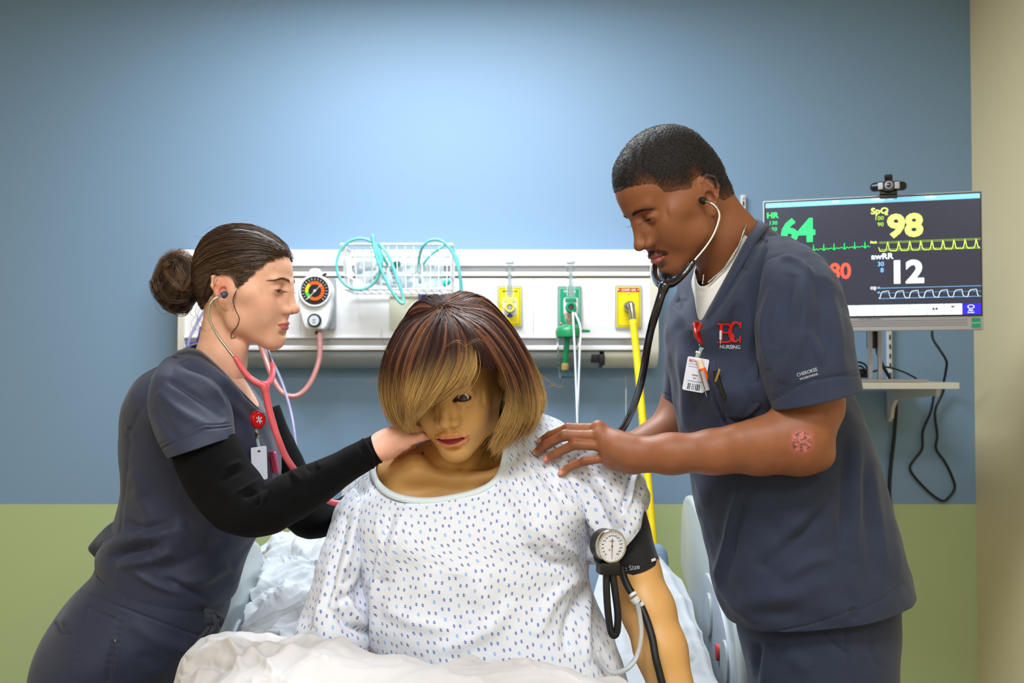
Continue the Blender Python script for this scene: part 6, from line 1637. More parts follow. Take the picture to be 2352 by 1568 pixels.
# chest pocket
pk = [[(1640, 826), (1668, 862), (1700, 868), (1740, 828)], [(1645, 880), (1680, 900), (1712, 900), (1742, 870)], [(1660, 950), (1690, 960), (1718, 955), (1744, 930)]]
pts = np.array([[SG.at([q], .003)[0] for q in row] for row in pk])
R_ = cr_u(pts, 20); R_ = np.swapaxes(cr_u(np.swapaxes(R_, 0, 1), 24), 0, 1); pv = R_.reshape(-1, 3); pf2 = gridfaces(24, 20, False); pn = vnormals(pv, pf2)
if pn[:, 1].mean() > 0: pf2 = pf2[:, ::-1]; pn = -pn
pv = pv + pn * (.0025 * wav(pv, .04, 7) + .001)[:, None]; pv, pf2 = thicken(pv, pf2, pn, .0025); link_mesh('chest_pocket', pv, pf2, M_cot, G)
# embroidery
M_red = mat('embroidery_red', (196, 24, 20), rough=.7); M_wht = mat('embroidery_white', (222, 226, 232), rough=.7)
ebm = MB()
def serif(px, py, w, h):
    return [[(px, py), (px + w, py), (px + w, py + h), (px, py + h)]]
def stitch(polys, m, name, off=.0022):
    for pl in polys:
        pl = np.array(pl, float); n_s = []
        for i in range(len(pl)):
            a, b = pl[i], pl[(i + 1) % len(pl)]; k = max(1, int(np.linalg.norm(b - a) / 8)); n_s += [a + (b - a) * j / k for j in range(k)]
        w = SG.at(np.array(n_s), off); link_mesh(name, w, [tuple(range(len(w)))], m, G, smooth=False)
for pts, wd in (([(1657, 743), (1657, 763), (1657, 784)], 7), ([(1657, 744), (1670, 743), (1678, 748), (1678, 757), (1671, 762), (1660, 762)], [3, 4, 6, 6, 4, 3]), ([(1660, 763), (1674, 763), (1683, 769), (1682, 779), (1672, 784), (1657, 784)], [3, 4, 6, 6, 4, 3]), ([(1649, 743), (1662, 743)], 3), ([(1649, 785), (1664, 785)], 3)):
    ribbon_on(SG, pts, wd, M_red, 'embroidered_letter_b', G)
ribbon_on(SG, [(1689 + 12 * math.cos(math.radians(a_)), 761 - 22 * math.sin(math.radians(a_))) for a_ in range(42, 322, 16)], [3, 4, 4, 5, 6, 7, 8, 8.5, 9, 9, 8.5, 8, 7, 6, 5, 4, 4, 3][:len(range(42, 322, 16))], M_red, 'embroidered_letter_c', G, off=.0030, n=34)
for y0_, y1_ in ((738, 753), (771, 786)): ribbon_on(SG, [(1700, y0_), (1699.5, y1_)], 3.2, M_red, 'embroidered_letter_c', G, off=.0030)
SG.text('NURSING', 1677, 796.5, 8.5, -2, M_wht, 'embroidered_word', G, bold=.03, sx=.92)
wh = MB()
stem = SG.at(np.array([(1656, 757), (1656, 770), (1656, 788)]), .003); wh.add(*tube(stem, .0005, 5, 12))
for i in range(8):
    y_ = 758 + i * 2.6
    for s_ in (-1, 1): wh.add(*tube(SG.at(np.array([(1656, y_ + 2), (1656 + s_ * 2.6, y_)]), .003), .0006, 5))
wh.build('embroidered_wheat', M_wht, G)
SGs.text('CHEROKEE', 1854, 855, 8, 17, M_wht, 'sleeve_word', G, bold=.02, sx=.85, off=.002)
SGs.text('WORKWEAR', 1858, 865, 5.2, 17, M_wht, 'sleeve_word', G, bold=.02, sx=1.0, off=.002)
# trousers
pr = [R8(1690, 1400, 2056, 1350, 1.79, .145, p=2.2), R8(1700, 1450, 2053, 1405, 1.79, .15, p=2.2), R8(1712, 1510, 2051, 1480, 1.79, .152, p=2.2), R8(1722, 1570, 2051, 1560, 1.79, .152, p=2.2), R8(1725, 1680, 2050, 1670, 1.79, .148, p=2.2), R8(1740, 1800, 2045, 1790, 1.79, .14)]
tfold = [([(1888, 1450), (1920, 1480), (1945, 1500)], 3, -.003), ([(1942, 1420), (1946, 1500), (1950, 1568)], 2.6, -.002), ([(1990, 1400), (2000, 1500), (2020, 1530)], 2.6, -.002), ([(1740, 1475), (1738, 1530), (1735, 1568)], 9, -.008), ([(1760, 1480), (1758, 1568)], 12, .005), ([(1800, 1500), (1860, 1540)], 20, .004)]
v_, f_, uv_, n_ = loft(pr, 150, 100, folds=tfold, noise=[(.12, .003, 141)])
link_mesh('scrub_trousers', v_, f_, M_cot, G)
for (x_, y_) in ((.57, 1.70), (.62, 1.88)):
    lg = [np.array([[x_ + .10 * math.cos(t), y_ + .095 * math.sin(t), .66] for t in np.linspace(0, 2 * PI, 12, endpoint=False)]), np.array([[x_ + .085 * math.cos(t), y_ + .085 * math.sin(t), .40] for t in np.linspace(0, 2 * PI, 12, endpoint=False)]), np.array([[x_ + .08 * math.cos(t), y_ + .08 * math.sin(t), .09] for t in np.linspace(0, 2 * PI, 12, endpoint=False)])]
    v_, f_, _, n_ = loft(lg, 40, 30); v_, f_ = thicken(v_, f_, n_, .002); link_mesh('trouser_leg', v_, f_, M_cot, G)
    B = Vol(np.array([x_ - .20, y_ - .06, -.003]), np.array([x_ + .14, y_ + .06, .13]), .005)
    B.ell((x_ - .04, y_, .035), (.135, .045, .036), k=0); B.ell((x_ + .03, y_, .07), (.055, .038, .045), k=.02); B.plane_cut((0, 0, .001), (0, 0, -1))
    v_, f_ = B.mesh(); link_mesh('shoe', v_, f_, mat('shoe_black', (25, 25, 27), rough=.5), G)

# --- things he wears or carries
nk = thing('necklace', 'silver rope chain around the neck of the tall person', 'necklace', P(1650, 640, 1.66))
cpts = cr(PA([(1717, 505, 1.76), (1708, 535, 1.715), (1692, 575, 1.695), (1668, 612, 1.683), (1642, 635, 1.678), (1626, 648, 1.68)]), 150)
far_ = cr(PA([(1617, 630, 1.72), (1616, 642, 1.71), (1614, 652, 1.70)]), 20)
for cp_ in (cpts, far_):
    t_ = np.gradient(cp_, axis=0); t_ /= np.linalg.norm(t_, axis=1)[:, None]; a_ = np.linspace(0, len(cp_) * 1.15, len(cp_)); x_ = np.cross(t_, [0, -1, .2]); x_ /= np.linalg.norm(x_, axis=1)[:, None]; y_ = np.cross(t_, x_)
    m_ = MB()
    for ph in (0, PI): m_.add(*tube(cp_ + .0011 * (np.cos(a_ + ph)[:, None] * x_ + np.sin(a_ + ph)[:, None] * y_), .0010, 6))
    m_.build('chain', M_steel, nk, smooth=True)

# ================================================================= TRAINING MANNEQUIN
rng = np.random.RandomState(37)
K = thing('training_mannequin', 'tan patient mannequin in blond-tipped wig and blue-patterned gown sitting up in bed', 'mannequin', (-.02, 1.8, .70))
KR = rotz(0) @ roty(1.0) @ np.array([[.972, .184, -.146], [-.218, .939, -.266], [.088, .291, .953]])
u_, s__, vt = np.linalg.svd(KR); KH = Head((-.0930, 1.72, 1.331), u_ @ vt, .94)
kp = dict(cheek=1.07, jaw=1.0, brow=.2, nose_w=1.12, nose_len=.95, nose_tip=-.001, lip=1.45, mouth_open=.0030, smile=.002, eye_lo=-.0060, eye_hi=.0062, eye_w=1.3, socket=.8, mouth_w=1.30, chin=.0, ear=.9, fz=.002, zyg=.6, eye_tilt=6)
V = Vol(KH.c - [.135, .14, .17], KH.c + [.135, .14, .125], .0013)
build_head(V, KH, kp)
V.chain([P(1062, 960, 1.775), P(1052, 1060, 1.80), P(1045, 1120, 1.82)], [.050, .052, .06], k=.02)
fv, ff = V.mesh()
tan = np.array(lin((212, 162, 98)))
L = KH.feat.l(fv); col = np.tile(tan, (len(fv), 1))
col = paint_lips(col, L, lin((212, 132, 100)), mo=.0034, up=.002, w=1.32, inner=lin((128, 36, 28)))
for sx in (-1, 1):   # dark brown gap at the outer lower lid of the moulded eyes, drawn lids
    e = np.sqrt(((L[:, 0] - sx * .0305) / .0165) ** 2 + ((L[:, 2] + .0018) / .0072) ** 2)
    lidw = ((1 - sm(.90, 1.0, e)) * (L[:, 1] < -.068))[:, None]; col = col * (1 - lidw) + np.array(lin((62, 32, 20))) * lidw
    bd = chaindist(L * [1, 0, 1], [(sx * .010, 0, .0165), (sx * .026, 0, .0235), (sx * .042, 0, .0215)]) + (L[:, 1] > -.05)
    col = paint(col, bd, .0017, .0012, lin((98, 66, 44)))
# torso, shoulders and arms
B = Vol(P(780, 1260, 1.86) - [.05, .22, .02], P(1460, 960, 1.86) + [.02, .12, .05], .0032)
B.ell(P(1040, 1260, 1.80), (.175, .115, .15), k=0)
B.chain([P(1055, 1040, 1.80), P(1045, 1130, 1.82)], [.052, .062], k=.03)
B.chain([P(1045, 1060, 1.83), P(935, 1102, 1.795), P(868, 1150, 1.775)], [.05, .050, .036], k=.04)
B.chain([P(1060, 1060, 1.83), P(1200, 1080, 1.815), P(1330, 1110, 1.78)], [.05, .038, .045], k=.04)
B.chain([P(1035, 1100, 1.735), P(960, 1085, 1.735), P(900, 1092, 1.75)], [.010, .011, .012], k=.025)
B.chain([P(1075, 1100, 1.735), P(1160, 1090, 1.735), P(1240, 1085, 1.74)], [.010, .011, .012], k=.025)
B.ell(P(965, 1270, 1.73), (.07, .05, .07), k=.05); B.ell(P(1125, 1270, 1.73), (.07, .05, .07), k=.05)
B.ell(P(955, 1062, 1.748), (.009, .009, .009), k=.03)
tv, tf = B.mesh(1)
B = Vol(P(1380, 1620, 1.62) - [.03, .09, .02], P(1600, 1110, 1.78) + [.05, .08, .04], .003)
B.chain([P(1390, 1140, 1.755), P(1428, 1230, 1.73), P(1457, 1310, 1.705), P(1488, 1400, 1.68), P(1517, 1490, 1.655), P(1548, 1600, 1.63)], [.052, .045, .0405, .0425, .0405, .037], k=.02)
rv, rf = B.mesh(1)
B = Vol(P(760, 1620, 1.62) - [.04, .12, .02], P(900, 1110, 1.78) + [.05, .08, .04], .004)
B.chain([P(862, 1185, 1.77), P(812, 1290, 1.745), P(788, 1400, 1.71), P(790, 1500, 1.65), P(800, 1600, 1.60)], [.048, .042, .036, .032, .03], k=.02)
lv, lf = B.mesh(1)
dot = paint(np.tile(tan, (len(tv), 1)), np.hypot(*(proj(tv) - [970, 1041]).T) + 50 * (tv[:, 1] > 1.85), 2.2, 1.2, (.01, .005, .004))
bv, bf, bc_ = join_meshes([(fv, ff, col), (tv, tf, dot), (rv, rf, np.tile(tan, (len(rv), 1))), (lv, lf, np.tile(tan, (len(lv), 1)))])
link_mesh('body', bv, bf, mat('vinyl_skin', vcol=True, rough=.42, sss=.05, sssr=(1, .5, .2), var=.03, vscale=20, spec=.45), K, col=bc_)
eye_balls(K, KH, -.0765, (.02, -1, -.10), lin((74, 60, 54)), r=.0126, ir=.58)
MB().add(*lathe([(.003, 0), (.0025, .002), (.0015, .003)], P(970, 1041, 1.70), R=RV, n=10)).build('vent_plug', M_dark, K)

# --- gown
def gown_mat():
    m = mat('gown_print', (226, 228, 236), rough=.8, sheen=.12, bump=.15, bscale=1200)
    nt = m.node_tree; b = nt.nodes['Principled BSDF']; X = NX(m); Lk = nt.links.new
    tc = nt.nodes.new('ShaderNodeTexCoord'); sp = nt.nodes.new('ShaderNodeSeparateXYZ'); Lk(tc.outputs['UV'], sp.inputs[0])
    ax_, ay_, bx_, by_ = 38.5, -7.8, -12.0, 27.0; det = ax_ * by_ - ay_ * bx_       # printed repeat in mm
    U, V_2 = X.n('MULTIPLY', sp.outputs['X'], 1000.), X.n('MULTIPLY', sp.outputs['Y'], 1000.)
    def resid(ox, oy):
        u_, v_ = X.n('SUBTRACT', U, ox), X.n('SUBTRACT', V_2, oy)
        s_ = X.n('ADD', X.n('MULTIPLY', u_, by_ / det), X.n('MULTIPLY', v_, -bx_ / det)); t_ = X.n('ADD', X.n('MULTIPLY', v_, ax_ / det), X.n('MULTIPLY', u_, -ay_ / det))
        s_ = X.n('SUBTRACT', s_, X.n('ROUND', s_)); t_ = X.n('SUBTRACT', t_, X.n('ROUND', t_))
        return X.n('ADD', X.n('MULTIPLY', s_, ax_), X.n('MULTIPLY', t_, bx_)), X.n('ADD', X.n('MULTIPLY', s_, ay_), X.n('MULTIPLY', t_, by_))
    def cross(ru, rv, k):
        v1 = X.n('MULTIPLY', X.n('LESS_THAN', X.n('ABSOLUTE', X.n('ADD', ru, X.n('MULTIPLY', rv, .12))), .52 * k), X.n('LESS_THAN', X.n('ABSOLUTE', rv), 3.1 * k))
        tl = X.n('SUBTRACT', rv, X.n('MULTIPLY', ru, .22))
        h1 = X.n('MULTIPLY', X.n('LESS_THAN', X.n('ABSOLUTE', X.n('SUBTRACT', X.n('ABSOLUTE', tl), 1.15 * k)), .50 * k), X.n('LESS_THAN', X.n('ABSOLUTE', ru), 2.1 * k))
        return X.n('MAXIMUM', v1, h1)
    light = cross(*resid(0., 0.), 1.12)
    def pair(ox, oy):
        ru, rv = resid(ox, oy); side_ = X.n('SUBTRACT', X.n('MULTIPLY', X.n('GREATER_THAN', ru, 0.), 2.), 1.)
        return cross(X.n('SUBTRACT', ru, X.n('MULTIPLY', side_, 5.0)), X.n('ADD', rv, X.n('MULTIPLY', side_, .5)), 1.)
    dark = X.n('MAXIMUM', pair(-21., -2.4), pair(-16., 11.6))
    mk_ = X.n('MAXIMUM', light, dark)
    c1 = nt.nodes.new('ShaderNodeMix'); c1.data_type = 'RGBA'; Lk(light, c1.inputs[0]); c1.inputs[6].default_value = lin((36, 76, 160)) + (1,); c1.inputs[7].default_value = lin((110, 165, 222)) + (1,)
    c2 = nt.nodes.new('ShaderNodeMix'); c2.data_type = 'RGBA'; Lk(mk_, c2.inputs[0]); c2.inputs[6].default_value = lin((214, 217, 226)) + (1,); Lk(c1.outputs[2], c2.inputs[7])
    Lk(c2.outputs[2], b.inputs['Base Color'])
    return m
M_gown = gown_mat()
M_trim = mat('gown_trim', (205, 216, 220), rough=.7, sheen=.1, bump=.15, bscale=1200)
FOLD_GAIN = 1.5
k0 = PA([(1153, 945, 1.76), (1140, 1094, 1.675), (1015, 1143, 1.655), (905, 1133, 1.675), (863, 1076, 1.745), (900, 1010, 1.85), (1020, 960, 1.885), (1120, 925, 1.84)])
k1 = PA([(1200, 950, 1.76), (1185, 1115, 1.655), (1015, 1170, 1.638), (880, 1160, 1.655), (832, 1098, 1.745), (870, 1020, 1.87), (1015, 965, 1.91), (1160, 935, 1.86)])
k2 = PA([(1300, 985, 1.76), (1255, 1150, 1.635), (1020, 1215, 1.612), (850, 1200, 1.635), (800, 1135, 1.75), (850, 1060, 1.89), (1015, 1010, 1.93), (1240, 975, 1.88)])
k3 = PA([(1375, 1070, 1.76), (1300, 1195, 1.628), (1030, 1252, 1.600), (845, 1245, 1.628), (798, 1200, 1.76), (850, 1140, 1.90), (1015, 1100, 1.94), (1290, 1060, 1.89)])
k4 = R8(805, 1275, 1358, 1250, 1.76, .172, p=2.4); k5 = R8(826, 1350, 1352, 1330, 1.75, .175, p=2.4); k6 = R8(838, 1430, 1385, 1410, 1.74, .185, p=2.4); k7 = R8(846, 1510, 1420, 1490, 1.73, .20, p=2.4); k8 = R8(850, 1600, 1448, 1580, 1.72, .21, p=2.4); k9 = R8(850, 1715, 1470, 1700, 1.72, .21, p=2.4)
kf = [([(1150, 1110), (1200, 1180), (1240, 1260)], 12, .006), ([(1190, 1010), (1230, 1100), (1290, 1180)], 10, .007), ([(1215, 1000), (1260, 1080), (1320, 1150)], 9, -.006), ([(1240, 1040), (1290, 1120), (1340, 1200)], 10, .006),
      ([(1330, 1280), (1270, 1240), (1230, 1200)], 12, .008), ([(1320, 1300), (1250, 1290), (1210, 1250)], 12, -.008), ([(1330, 1320), (1270, 1380), (1240, 1460)], 14, .007), ([(1350, 1340), (1310, 1420), (1300, 1500)], 12, -.008), ([(1360, 1330), (1345, 1420), (1350, 1520)], 9, .007),
      ([(930, 1160), (905, 1260), (880, 1330)], 16, .007), ([(900, 1180), (870, 1250), (860, 1330)], 12, -.008), ([(870, 1180), (870, 1260), (862, 1400), (858, 1500)], 9, .008), ([(1000, 1300), (960, 1400), (930, 1520)], 26, .006), ([(1110, 1300), (1120, 1420), (1140, 1520)], 24, .005), ([(1050, 1320), (1040, 1420), (1030, 1520)], 22, -.005),
      ([(880, 1400), (960, 1430), (1050, 1450)], 16, .004), ([(1180, 1380), (1120, 1450), (1000, 1500)], 18, .005), ([(1385, 1420), (1400, 1500), (1420, 1568)], 12, .006)]
v_, f_, uv_, n_ = loft([k0, k0 * .5 + k1 * .5, k1, k2, k3, k4, k5, k6, k7, k8, k9], 230, 260, folds=kf, noise=[(.13, .004, 201), (.05, .0013, 202)])
SK = Surf(v_, n_)
uvf = np.vstack([uv_, uv_])
v_, f_ = thicken(v_, f_, n_, .0015); gown = link_mesh('gown', v_, f_, M_gown, K, uv=uvf)
edge_band(k0, k1, .011, M_trim, 'neck_binding', K, lift=.0045)
# sleeves
ksr = [ering(1240, 972, 1262, 1130, 1.775, .075), ering(1300, 980, 1300, 1180, 1.765, .085), ering(1370, 1010, 1325, 1230, 1.755, .090), ering(1430, 1050, 1340, 1268, 1.745, .092), ering(1475, 1092, 1350, 1290, 1.735, .088), ering(1489, 1128, 1368, 1292, 1.725, .080), ering(1484, 1168, 1385, 1290, 1.72, .070)]
kf2 = [([(1290, 1060), (1350, 1160), (1390, 1250)], 12, .008), ([(1330, 1050), (1400, 1140), (1430, 1210)], 10, .006), ([(1310, 1060), (1370, 1150), (1410, 1230)], 9, -.007), ([(1460, 1080), (1452, 1120), (1440, 1170)], 5, .007), ([(1450, 1085), (1440, 1130), (1425, 1180)], 6, -.006), ([(1260, 1180), (1310, 1240), (1360, 1285)], 12, .009), ([(1290, 1180), (1340, 1230), (1390, 1270)], 9, -.007), ([(1440, 1060), (1470, 1100), (1485, 1140)], 8, .004), ([(1345, 1170), (1380, 1220), (1400, 1260)], 8, .006)]
v_, f_, uv_, n_ = loft(ksr, 140, 130, folds=kf2, noise=[(.09, .004, 211), (.04, .0012, 212)])
uvf = np.vstack([uv_, uv_]) + [.37, .11]; v_, f_ = thicken(v_, f_, n_, .0015); link_mesh('gown_sleeve', v_, f_, M_gown, K, uv=uvf)
ksl = [ering(845, 1092, 900, 1170, 1.775, .05), ering(808, 1120, 885, 1205, 1.755, .075), ering(776, 1165, 872, 1240, 1.74, .088), ering(752, 1235, 868, 1290, 1.72, .094), ering(728, 1310, 868, 1350, 1.705, .098), ering(705, 1385, 866, 1415, 1.69, .10), ering(684, 1450, 862, 1478, 1.68, .10)]
kf3 = [([(830, 1130), (800, 1250), (760, 1400)], 12, .009), ([(850, 1160), (840, 1280), (830, 1400)], 12, -.009), ([(868, 1200), (862, 1320), (855, 1450)], 8, .009), ([(800, 1180), (775, 1290), (740, 1400)], 12, -.007), ([(790, 1340), (810, 1400), (840, 1440)], 12, .008), ([(760, 1300), (740, 1380), (720, 1440)], 10, .006), ([(770, 1400), (800, 1440), (850, 1455)], 10, -.008), ([(845, 1330), (800, 1370), (770, 1380)], 10, -.005)]
v_, f_, uv_, n_ = loft(ksl, 150, 150, folds=kf3, noise=[(.10, .005, 221), (.04, .0012, 222)])
uvf = np.vstack([uv_, uv_]) + [.71, .05]; v_, f_ = thicken(v_, f_, n_, .0015); link_mesh('gown_sleeve', v_, f_, M_gown, K, uv=uvf)

# --- wig
def GP(pts): return cr(PA(pts), 12)
guides = [GP(g) for g in (
    [(1027, 715, 1.653), (1062, 748, 1.60), (1086, 790, 1.575), (1090, 838, 1.566), (1075, 872, 1.566), (1040, 905, 1.570)],
    [(1026, 714, 1.653), (1047, 748, 1.60), (1060, 800, 1.567), (1052, 852, 1.560), (1022, 896, 1.562), (975, 936, 1.575)],
    [(1024, 714, 1.653), (1022, 750, 1.603), (1015, 810, 1.567), (990, 870, 1.560), (962, 925, 1.572), (945, 965, 1.60)],
    [(1023, 713, 1.653), (988, 742, 1.615), (958, 806, 1.588), (940, 880, 1.588), (936, 940, 1.61), (948, 985, 1.64)],
    [(1022, 713, 1.653), (952, 745, 1.645), (914, 815, 1.63), (902, 890, 1.635), (915, 950, 1.65), (948, 988, 1.665)],
    [(1022, 712, 1.653), (936, 745, 1.68), (896, 825, 1.68), (887, 900, 1.69), (905, 957, 1.70), (938, 990, 1.71)],
    [(1022, 711, 1.653), (940, 725, 1.73), (893, 818, 1.75), (889, 900, 1.76), (914, 962, 1.77), (950, 1000, 1.78)],
    [(1023, 709, 1.653), (980, 684, 1.78), (945, 760, 1.86), (950, 860, 1.885), (975, 950, 1.88), (1000, 1010, 1.86)],
    [(1030, 695, 1.70), (1070, 674, 1.79), (1100, 750, 1.89), (1115, 860, 1.90), (1115, 950, 1.89), (1105, 1010, 1.87)],
    [(1027, 708, 1.653), (1100, 682, 1.76), (1180, 770, 1.83), (1222, 870, 1.84), (1222, 945, 1.83), (1190, 1010, 1.81)],
    [(1028, 709, 1.653), (1110, 695, 1.71), (1188, 785, 1.73), (1232, 870, 1.73), (1243, 925, 1.72), (1215, 985, 1.72)],
    [(1030, 711, 1.653), (1125, 722, 1.65), (1190, 805, 1.635), (1222, 890, 1.63), (1225, 955, 1.64), (1185, 1015, 1.66)],
    [(1030, 712, 1.653), (1115, 742, 1.615), (1174, 815, 1.592), (1202, 895, 1.59), (1198, 965, 1.61), (1150, 1032, 1.645)],
    [(1030, 714, 1.653), (1100, 752, 1.595), (1152, 820, 1.574), (1182, 890, 1.577), (1180, 960, 1.60), (1128, 1040, 1.635)],
    [(1029, 714, 1.653), (1088, 756, 1.592), (1130, 806, 1.572), (1162, 862, 1.576), (1174, 925, 1.594), (1158, 1000, 1.622)])]
guides = np.array(guides)
S, m = 11000, 17
D, uu = interp_guides(guides, S, m, rng)
ctr = P(1068, 850, 1.735)
t_ = np.linspace(0, 1, m)
clump = np.floor(uu * 130).astype(int); cr_ = np.random.RandomState(9); co = cr_.normal(size=(400, 3)); cph = cr_.uniform(0, 6.28, 400)
depth = rng.uniform(-.010, .0045, S); lump = .004 * co[clump, 0]
outd = D - ctr; outd /= np.linalg.norm(outd, axis=2, keepdims=True)
env = np.sin(np.clip(t_ * 1.15, 0, 1) * PI / 2)[None]
D = D + outd * (env * (depth + lump)[:, None])[:, :, None]
side = np.cross(outd, np.gradient(D, axis=1)); side /= (np.linalg.norm(side, axis=2, keepdims=True) + 1e-9)
D = D + side * ((.0035 * np.sin(t_[None] * 5 + cph[clump][:, None]) + rng.normal(size=(S, 1)) * .0022) * t_[None])[:, :, None]
tipr = rng.normal(size=(S, 3)) * .0035; D = D + (t_[None, :, None] ** 2) * tipr[:, None] + ((1 - t_[None, :, None]) ** 6) * (rng.normal(size=(S, 3)) * [.0045, .002, .003])[:, None]
cut = 1 - .26 * rng.uniform(0, 1, S) ** 1.8                       # uneven lengths
D2 = np.empty_like(D)
for k in range(m):
    p_ = t_[k] * cut * (m - 1); i_ = np.minimum(p_.astype(int), m - 2); w_ = (p_ - i_)[:, None]; D2[:, k] = D[np.arange(S), i_] * (1 - w_) + D[np.arange(S), i_ + 1] * w_
tt = t_[None] * cut[:, None]
bang = (uu < .22)[:, None]
k1c, k2c, k3c, k4c = [np.array(lin(c_)) for c_ in ((62, 36, 30), (124, 78, 52), (204, 158, 90), (236, 200, 134))]
mixv = rng.uniform(0, 1, S)[:, None]; hi_ = (cr_.uniform(0, 1, 400) > .55)[clump][:, None]
start = np.where(bang, .46, .54) + .10 * (mixv - .5)
a_ = sm(start, start + .30, tt)[:, :, None]; root = np.where(hi_[:, :, None], k2c, k1c) * (.75 + .5 * mixv[:, :, None])
tipc = k3c * (1 - mixv[:, :, None] ** 2) + k4c * mixv[:, :, None] ** 2
cols = root * (1 - a_) + tipc * a_
dk = (rng.uniform(0, 1, S) < .22)[:, None, None]; cols = np.where(dk, cols * .55 + k1c * .2, cols)
v_, f_, c_ = strands(D2, (1 - .72 * np.linspace(0, 1, m)[None] ** 2.5) * rng.uniform(.00030, .00058, (S, 1)), cols)
wig = link_mesh('wig', v_, f_, mat('wig_fibre', vcol=True, rough=.45, spec=.3), K, col=c_); wig['kind'] = 'stuff'
# wig cap under the fibres
Gc = cr_u(np.swapaxes(guides, 0, 1), 30); Gc = np.swapaxes(Gc, 0, 1); Gc = cr_u(Gc, 90)     # (90, 30, 3)
Gc = Gc[:, :24]; o_ = Gc - ctr; r_ = np.linalg.norm(o_, axis=2, keepdims=True); Gc = ctr + o_ * (1 - .011 / r_)
cv2 = Gc.reshape(-1, 3); cf2 = gridfaces(24, 90, False); cn2 = vnormals(cv2, cf2); tt2 = np.tile(np.linspace(0, .8, 24), 90)
if ((cv2 - ctr) * cn2).sum() < 0: cf2 = cf2[:, ::-1]; cn2 = -cn2
cc2 = np.array(lin((36, 22, 18)))[None] * (1 - sm(.5, .8, tt2))[:, None] + np.array(lin((120, 82, 44)))[None] * sm(.5, .8, tt2)[:, None]
cc2 = np.vstack([cc2, cc2]); cv3, cf3 = thicken(cv2, cf2, cn2, .0015); link_mesh('wig_cap', cv3, cf3, mat('wig_cap', vcol=True, rough=.7), K, col=cc2)
kl = [(-.12, .072), (-.088, .062), (-.07, .060), (-.05, .05), (-.03, .03), (-.01, .02), (.02, .0), (.05, -.03), (.12, -.05)]
kmk = sm(.007, .011, pw_mask(KH.l(fv), kl, 0)) * (np.abs(L[:, 0]) < .068)
scalp(fv, ff, KH, kmk, lambda L_, m_: m_ * .003, 'wig_lining', mat('wig_cap'), K, lambda v_, L_: np.tile(lin((34, 20, 17)), (len(v_), 1)))
# dark fibres over the front hairline between the parting halves
g2 = np.array([cr(PA(g), 12) for g in ([(1027, 714, 1.65), (1058, 742, 1.598), (1082, 790, 1.572), (1088, 832, 1.574)], [(1027, 714, 1.65), (1064, 744, 1.596), (1092, 790, 1.571), (1104, 832, 1.574)], [(1027, 714, 1.65), (1072, 748, 1.595), (1106, 795, 1.571), (1136, 846, 1.578)])])
D3, u3 = interp_guides(g2, 900, 14, rng); D3 = D3 + rng.normal(size=(900, 1, 3)) * .0022 * np.linspace(0, 1, 14)[None, :, None]
v_, f_, c_ = strands(D3, rng.uniform(.0004, .0007, (900, 1)) * np.ones((1, 14)), np.tile(lin((58, 36, 30)), (900, 14, 1)) * rng.uniform(.6, 1.6, (900, 1, 1))); o = link_mesh('fringe_roots', v_, f_, mat('wig_fibre'), K, col=c_); o['kind'] = 'stuff'
# short dark fibres rising from the hairline, and fly-aways
S = 700; tx = rng.uniform(-.035, .05, S); rootL = np.stack([tx, np.full(S, -.085), .066 - 6 * tx ** 2 + rng.uniform(-.004, .012, S)], 1)
r3 = skin_out(KH, V, rootL - [0, .005, .025], np.full(S, .002)); A = []
sw = rng.normal(size=(S, 1))
for q_ in np.linspace(0, 1, 8): A.append(r3 + KH.R @ np.array([0, -.4, .55]) * q_ * .022 * (1 - .4 * q_) + (KH.R @ np.array([1., 0, .2]))[None] * (q_ * .010 * sw - .006 * q_) + KH.R @ np.array([0, -.3, -.5]) * .018 * q_ ** 3)
v_, f_, c_ = strands(np.stack(A, 1), np.full((S, 8), .0003), np.tile(lin((52, 32, 26)), (S, 8, 1))); o = link_mesh('hairline_fibres', v_, f_, mat('wig_fibre'), K, col=c_); o['kind'] = 'stuff'
fl = []
for pts in (((1225, 850, 1.70), (1250, 870, 1.70), (1275, 885, 1.70), (1292, 886, 1.70)), ((1235, 880, 1.70), (1255, 890, 1.69), (1265, 888, 1.69), (1272, 884, 1.69)), ((1215, 840, 1.70), (1232, 850, 1.70), (1245, 862, 1.70), (1255, 862, 1.70)),
            ((905, 830, 1.70), (890, 815, 1.70), (880, 780, 1.70), (874, 762, 1.70)), ((895, 850, 1.70), (875, 868, 1.70), (850, 875, 1.70), (838, 876, 1.70)), ((1010, 690, 1.66), (985, 676, 1.65), (950, 685, 1.65), (930, 702, 1.65)),
            ((1100, 690, 1.70), (1120, 680, 1.70), (1150, 700, 1.70), (1165, 720, 1.70)), ((900, 930, 1.70), (885, 950, 1.70), (893, 980, 1.70), (905, 990, 1.70)), ((1060, 800, 1.57), (1085, 785, 1.55), (1100, 780, 1.55), (1112, 788, 1.56)), ((1020, 800, 1.57), (1040, 785, 1.555), (1062, 790, 1.55), (1075, 806, 1.56))):
    for _ in range(3): fl.append(cr(PA([(a + rng.normal() * 3, b + rng.normal() * 3, c) for a, b, c in pts]), 14))
fl = np.array(fl); v_, f_, c_ = strands(fl, np.full((len(fl), 14), .00022), np.tile(lin((150, 110, 66)), (len(fl), 14, 1))); o = link_mesh('loose_fibres', v_, f_, mat('wig_fibre'), K, col=c_); o['kind'] = 'stuff'

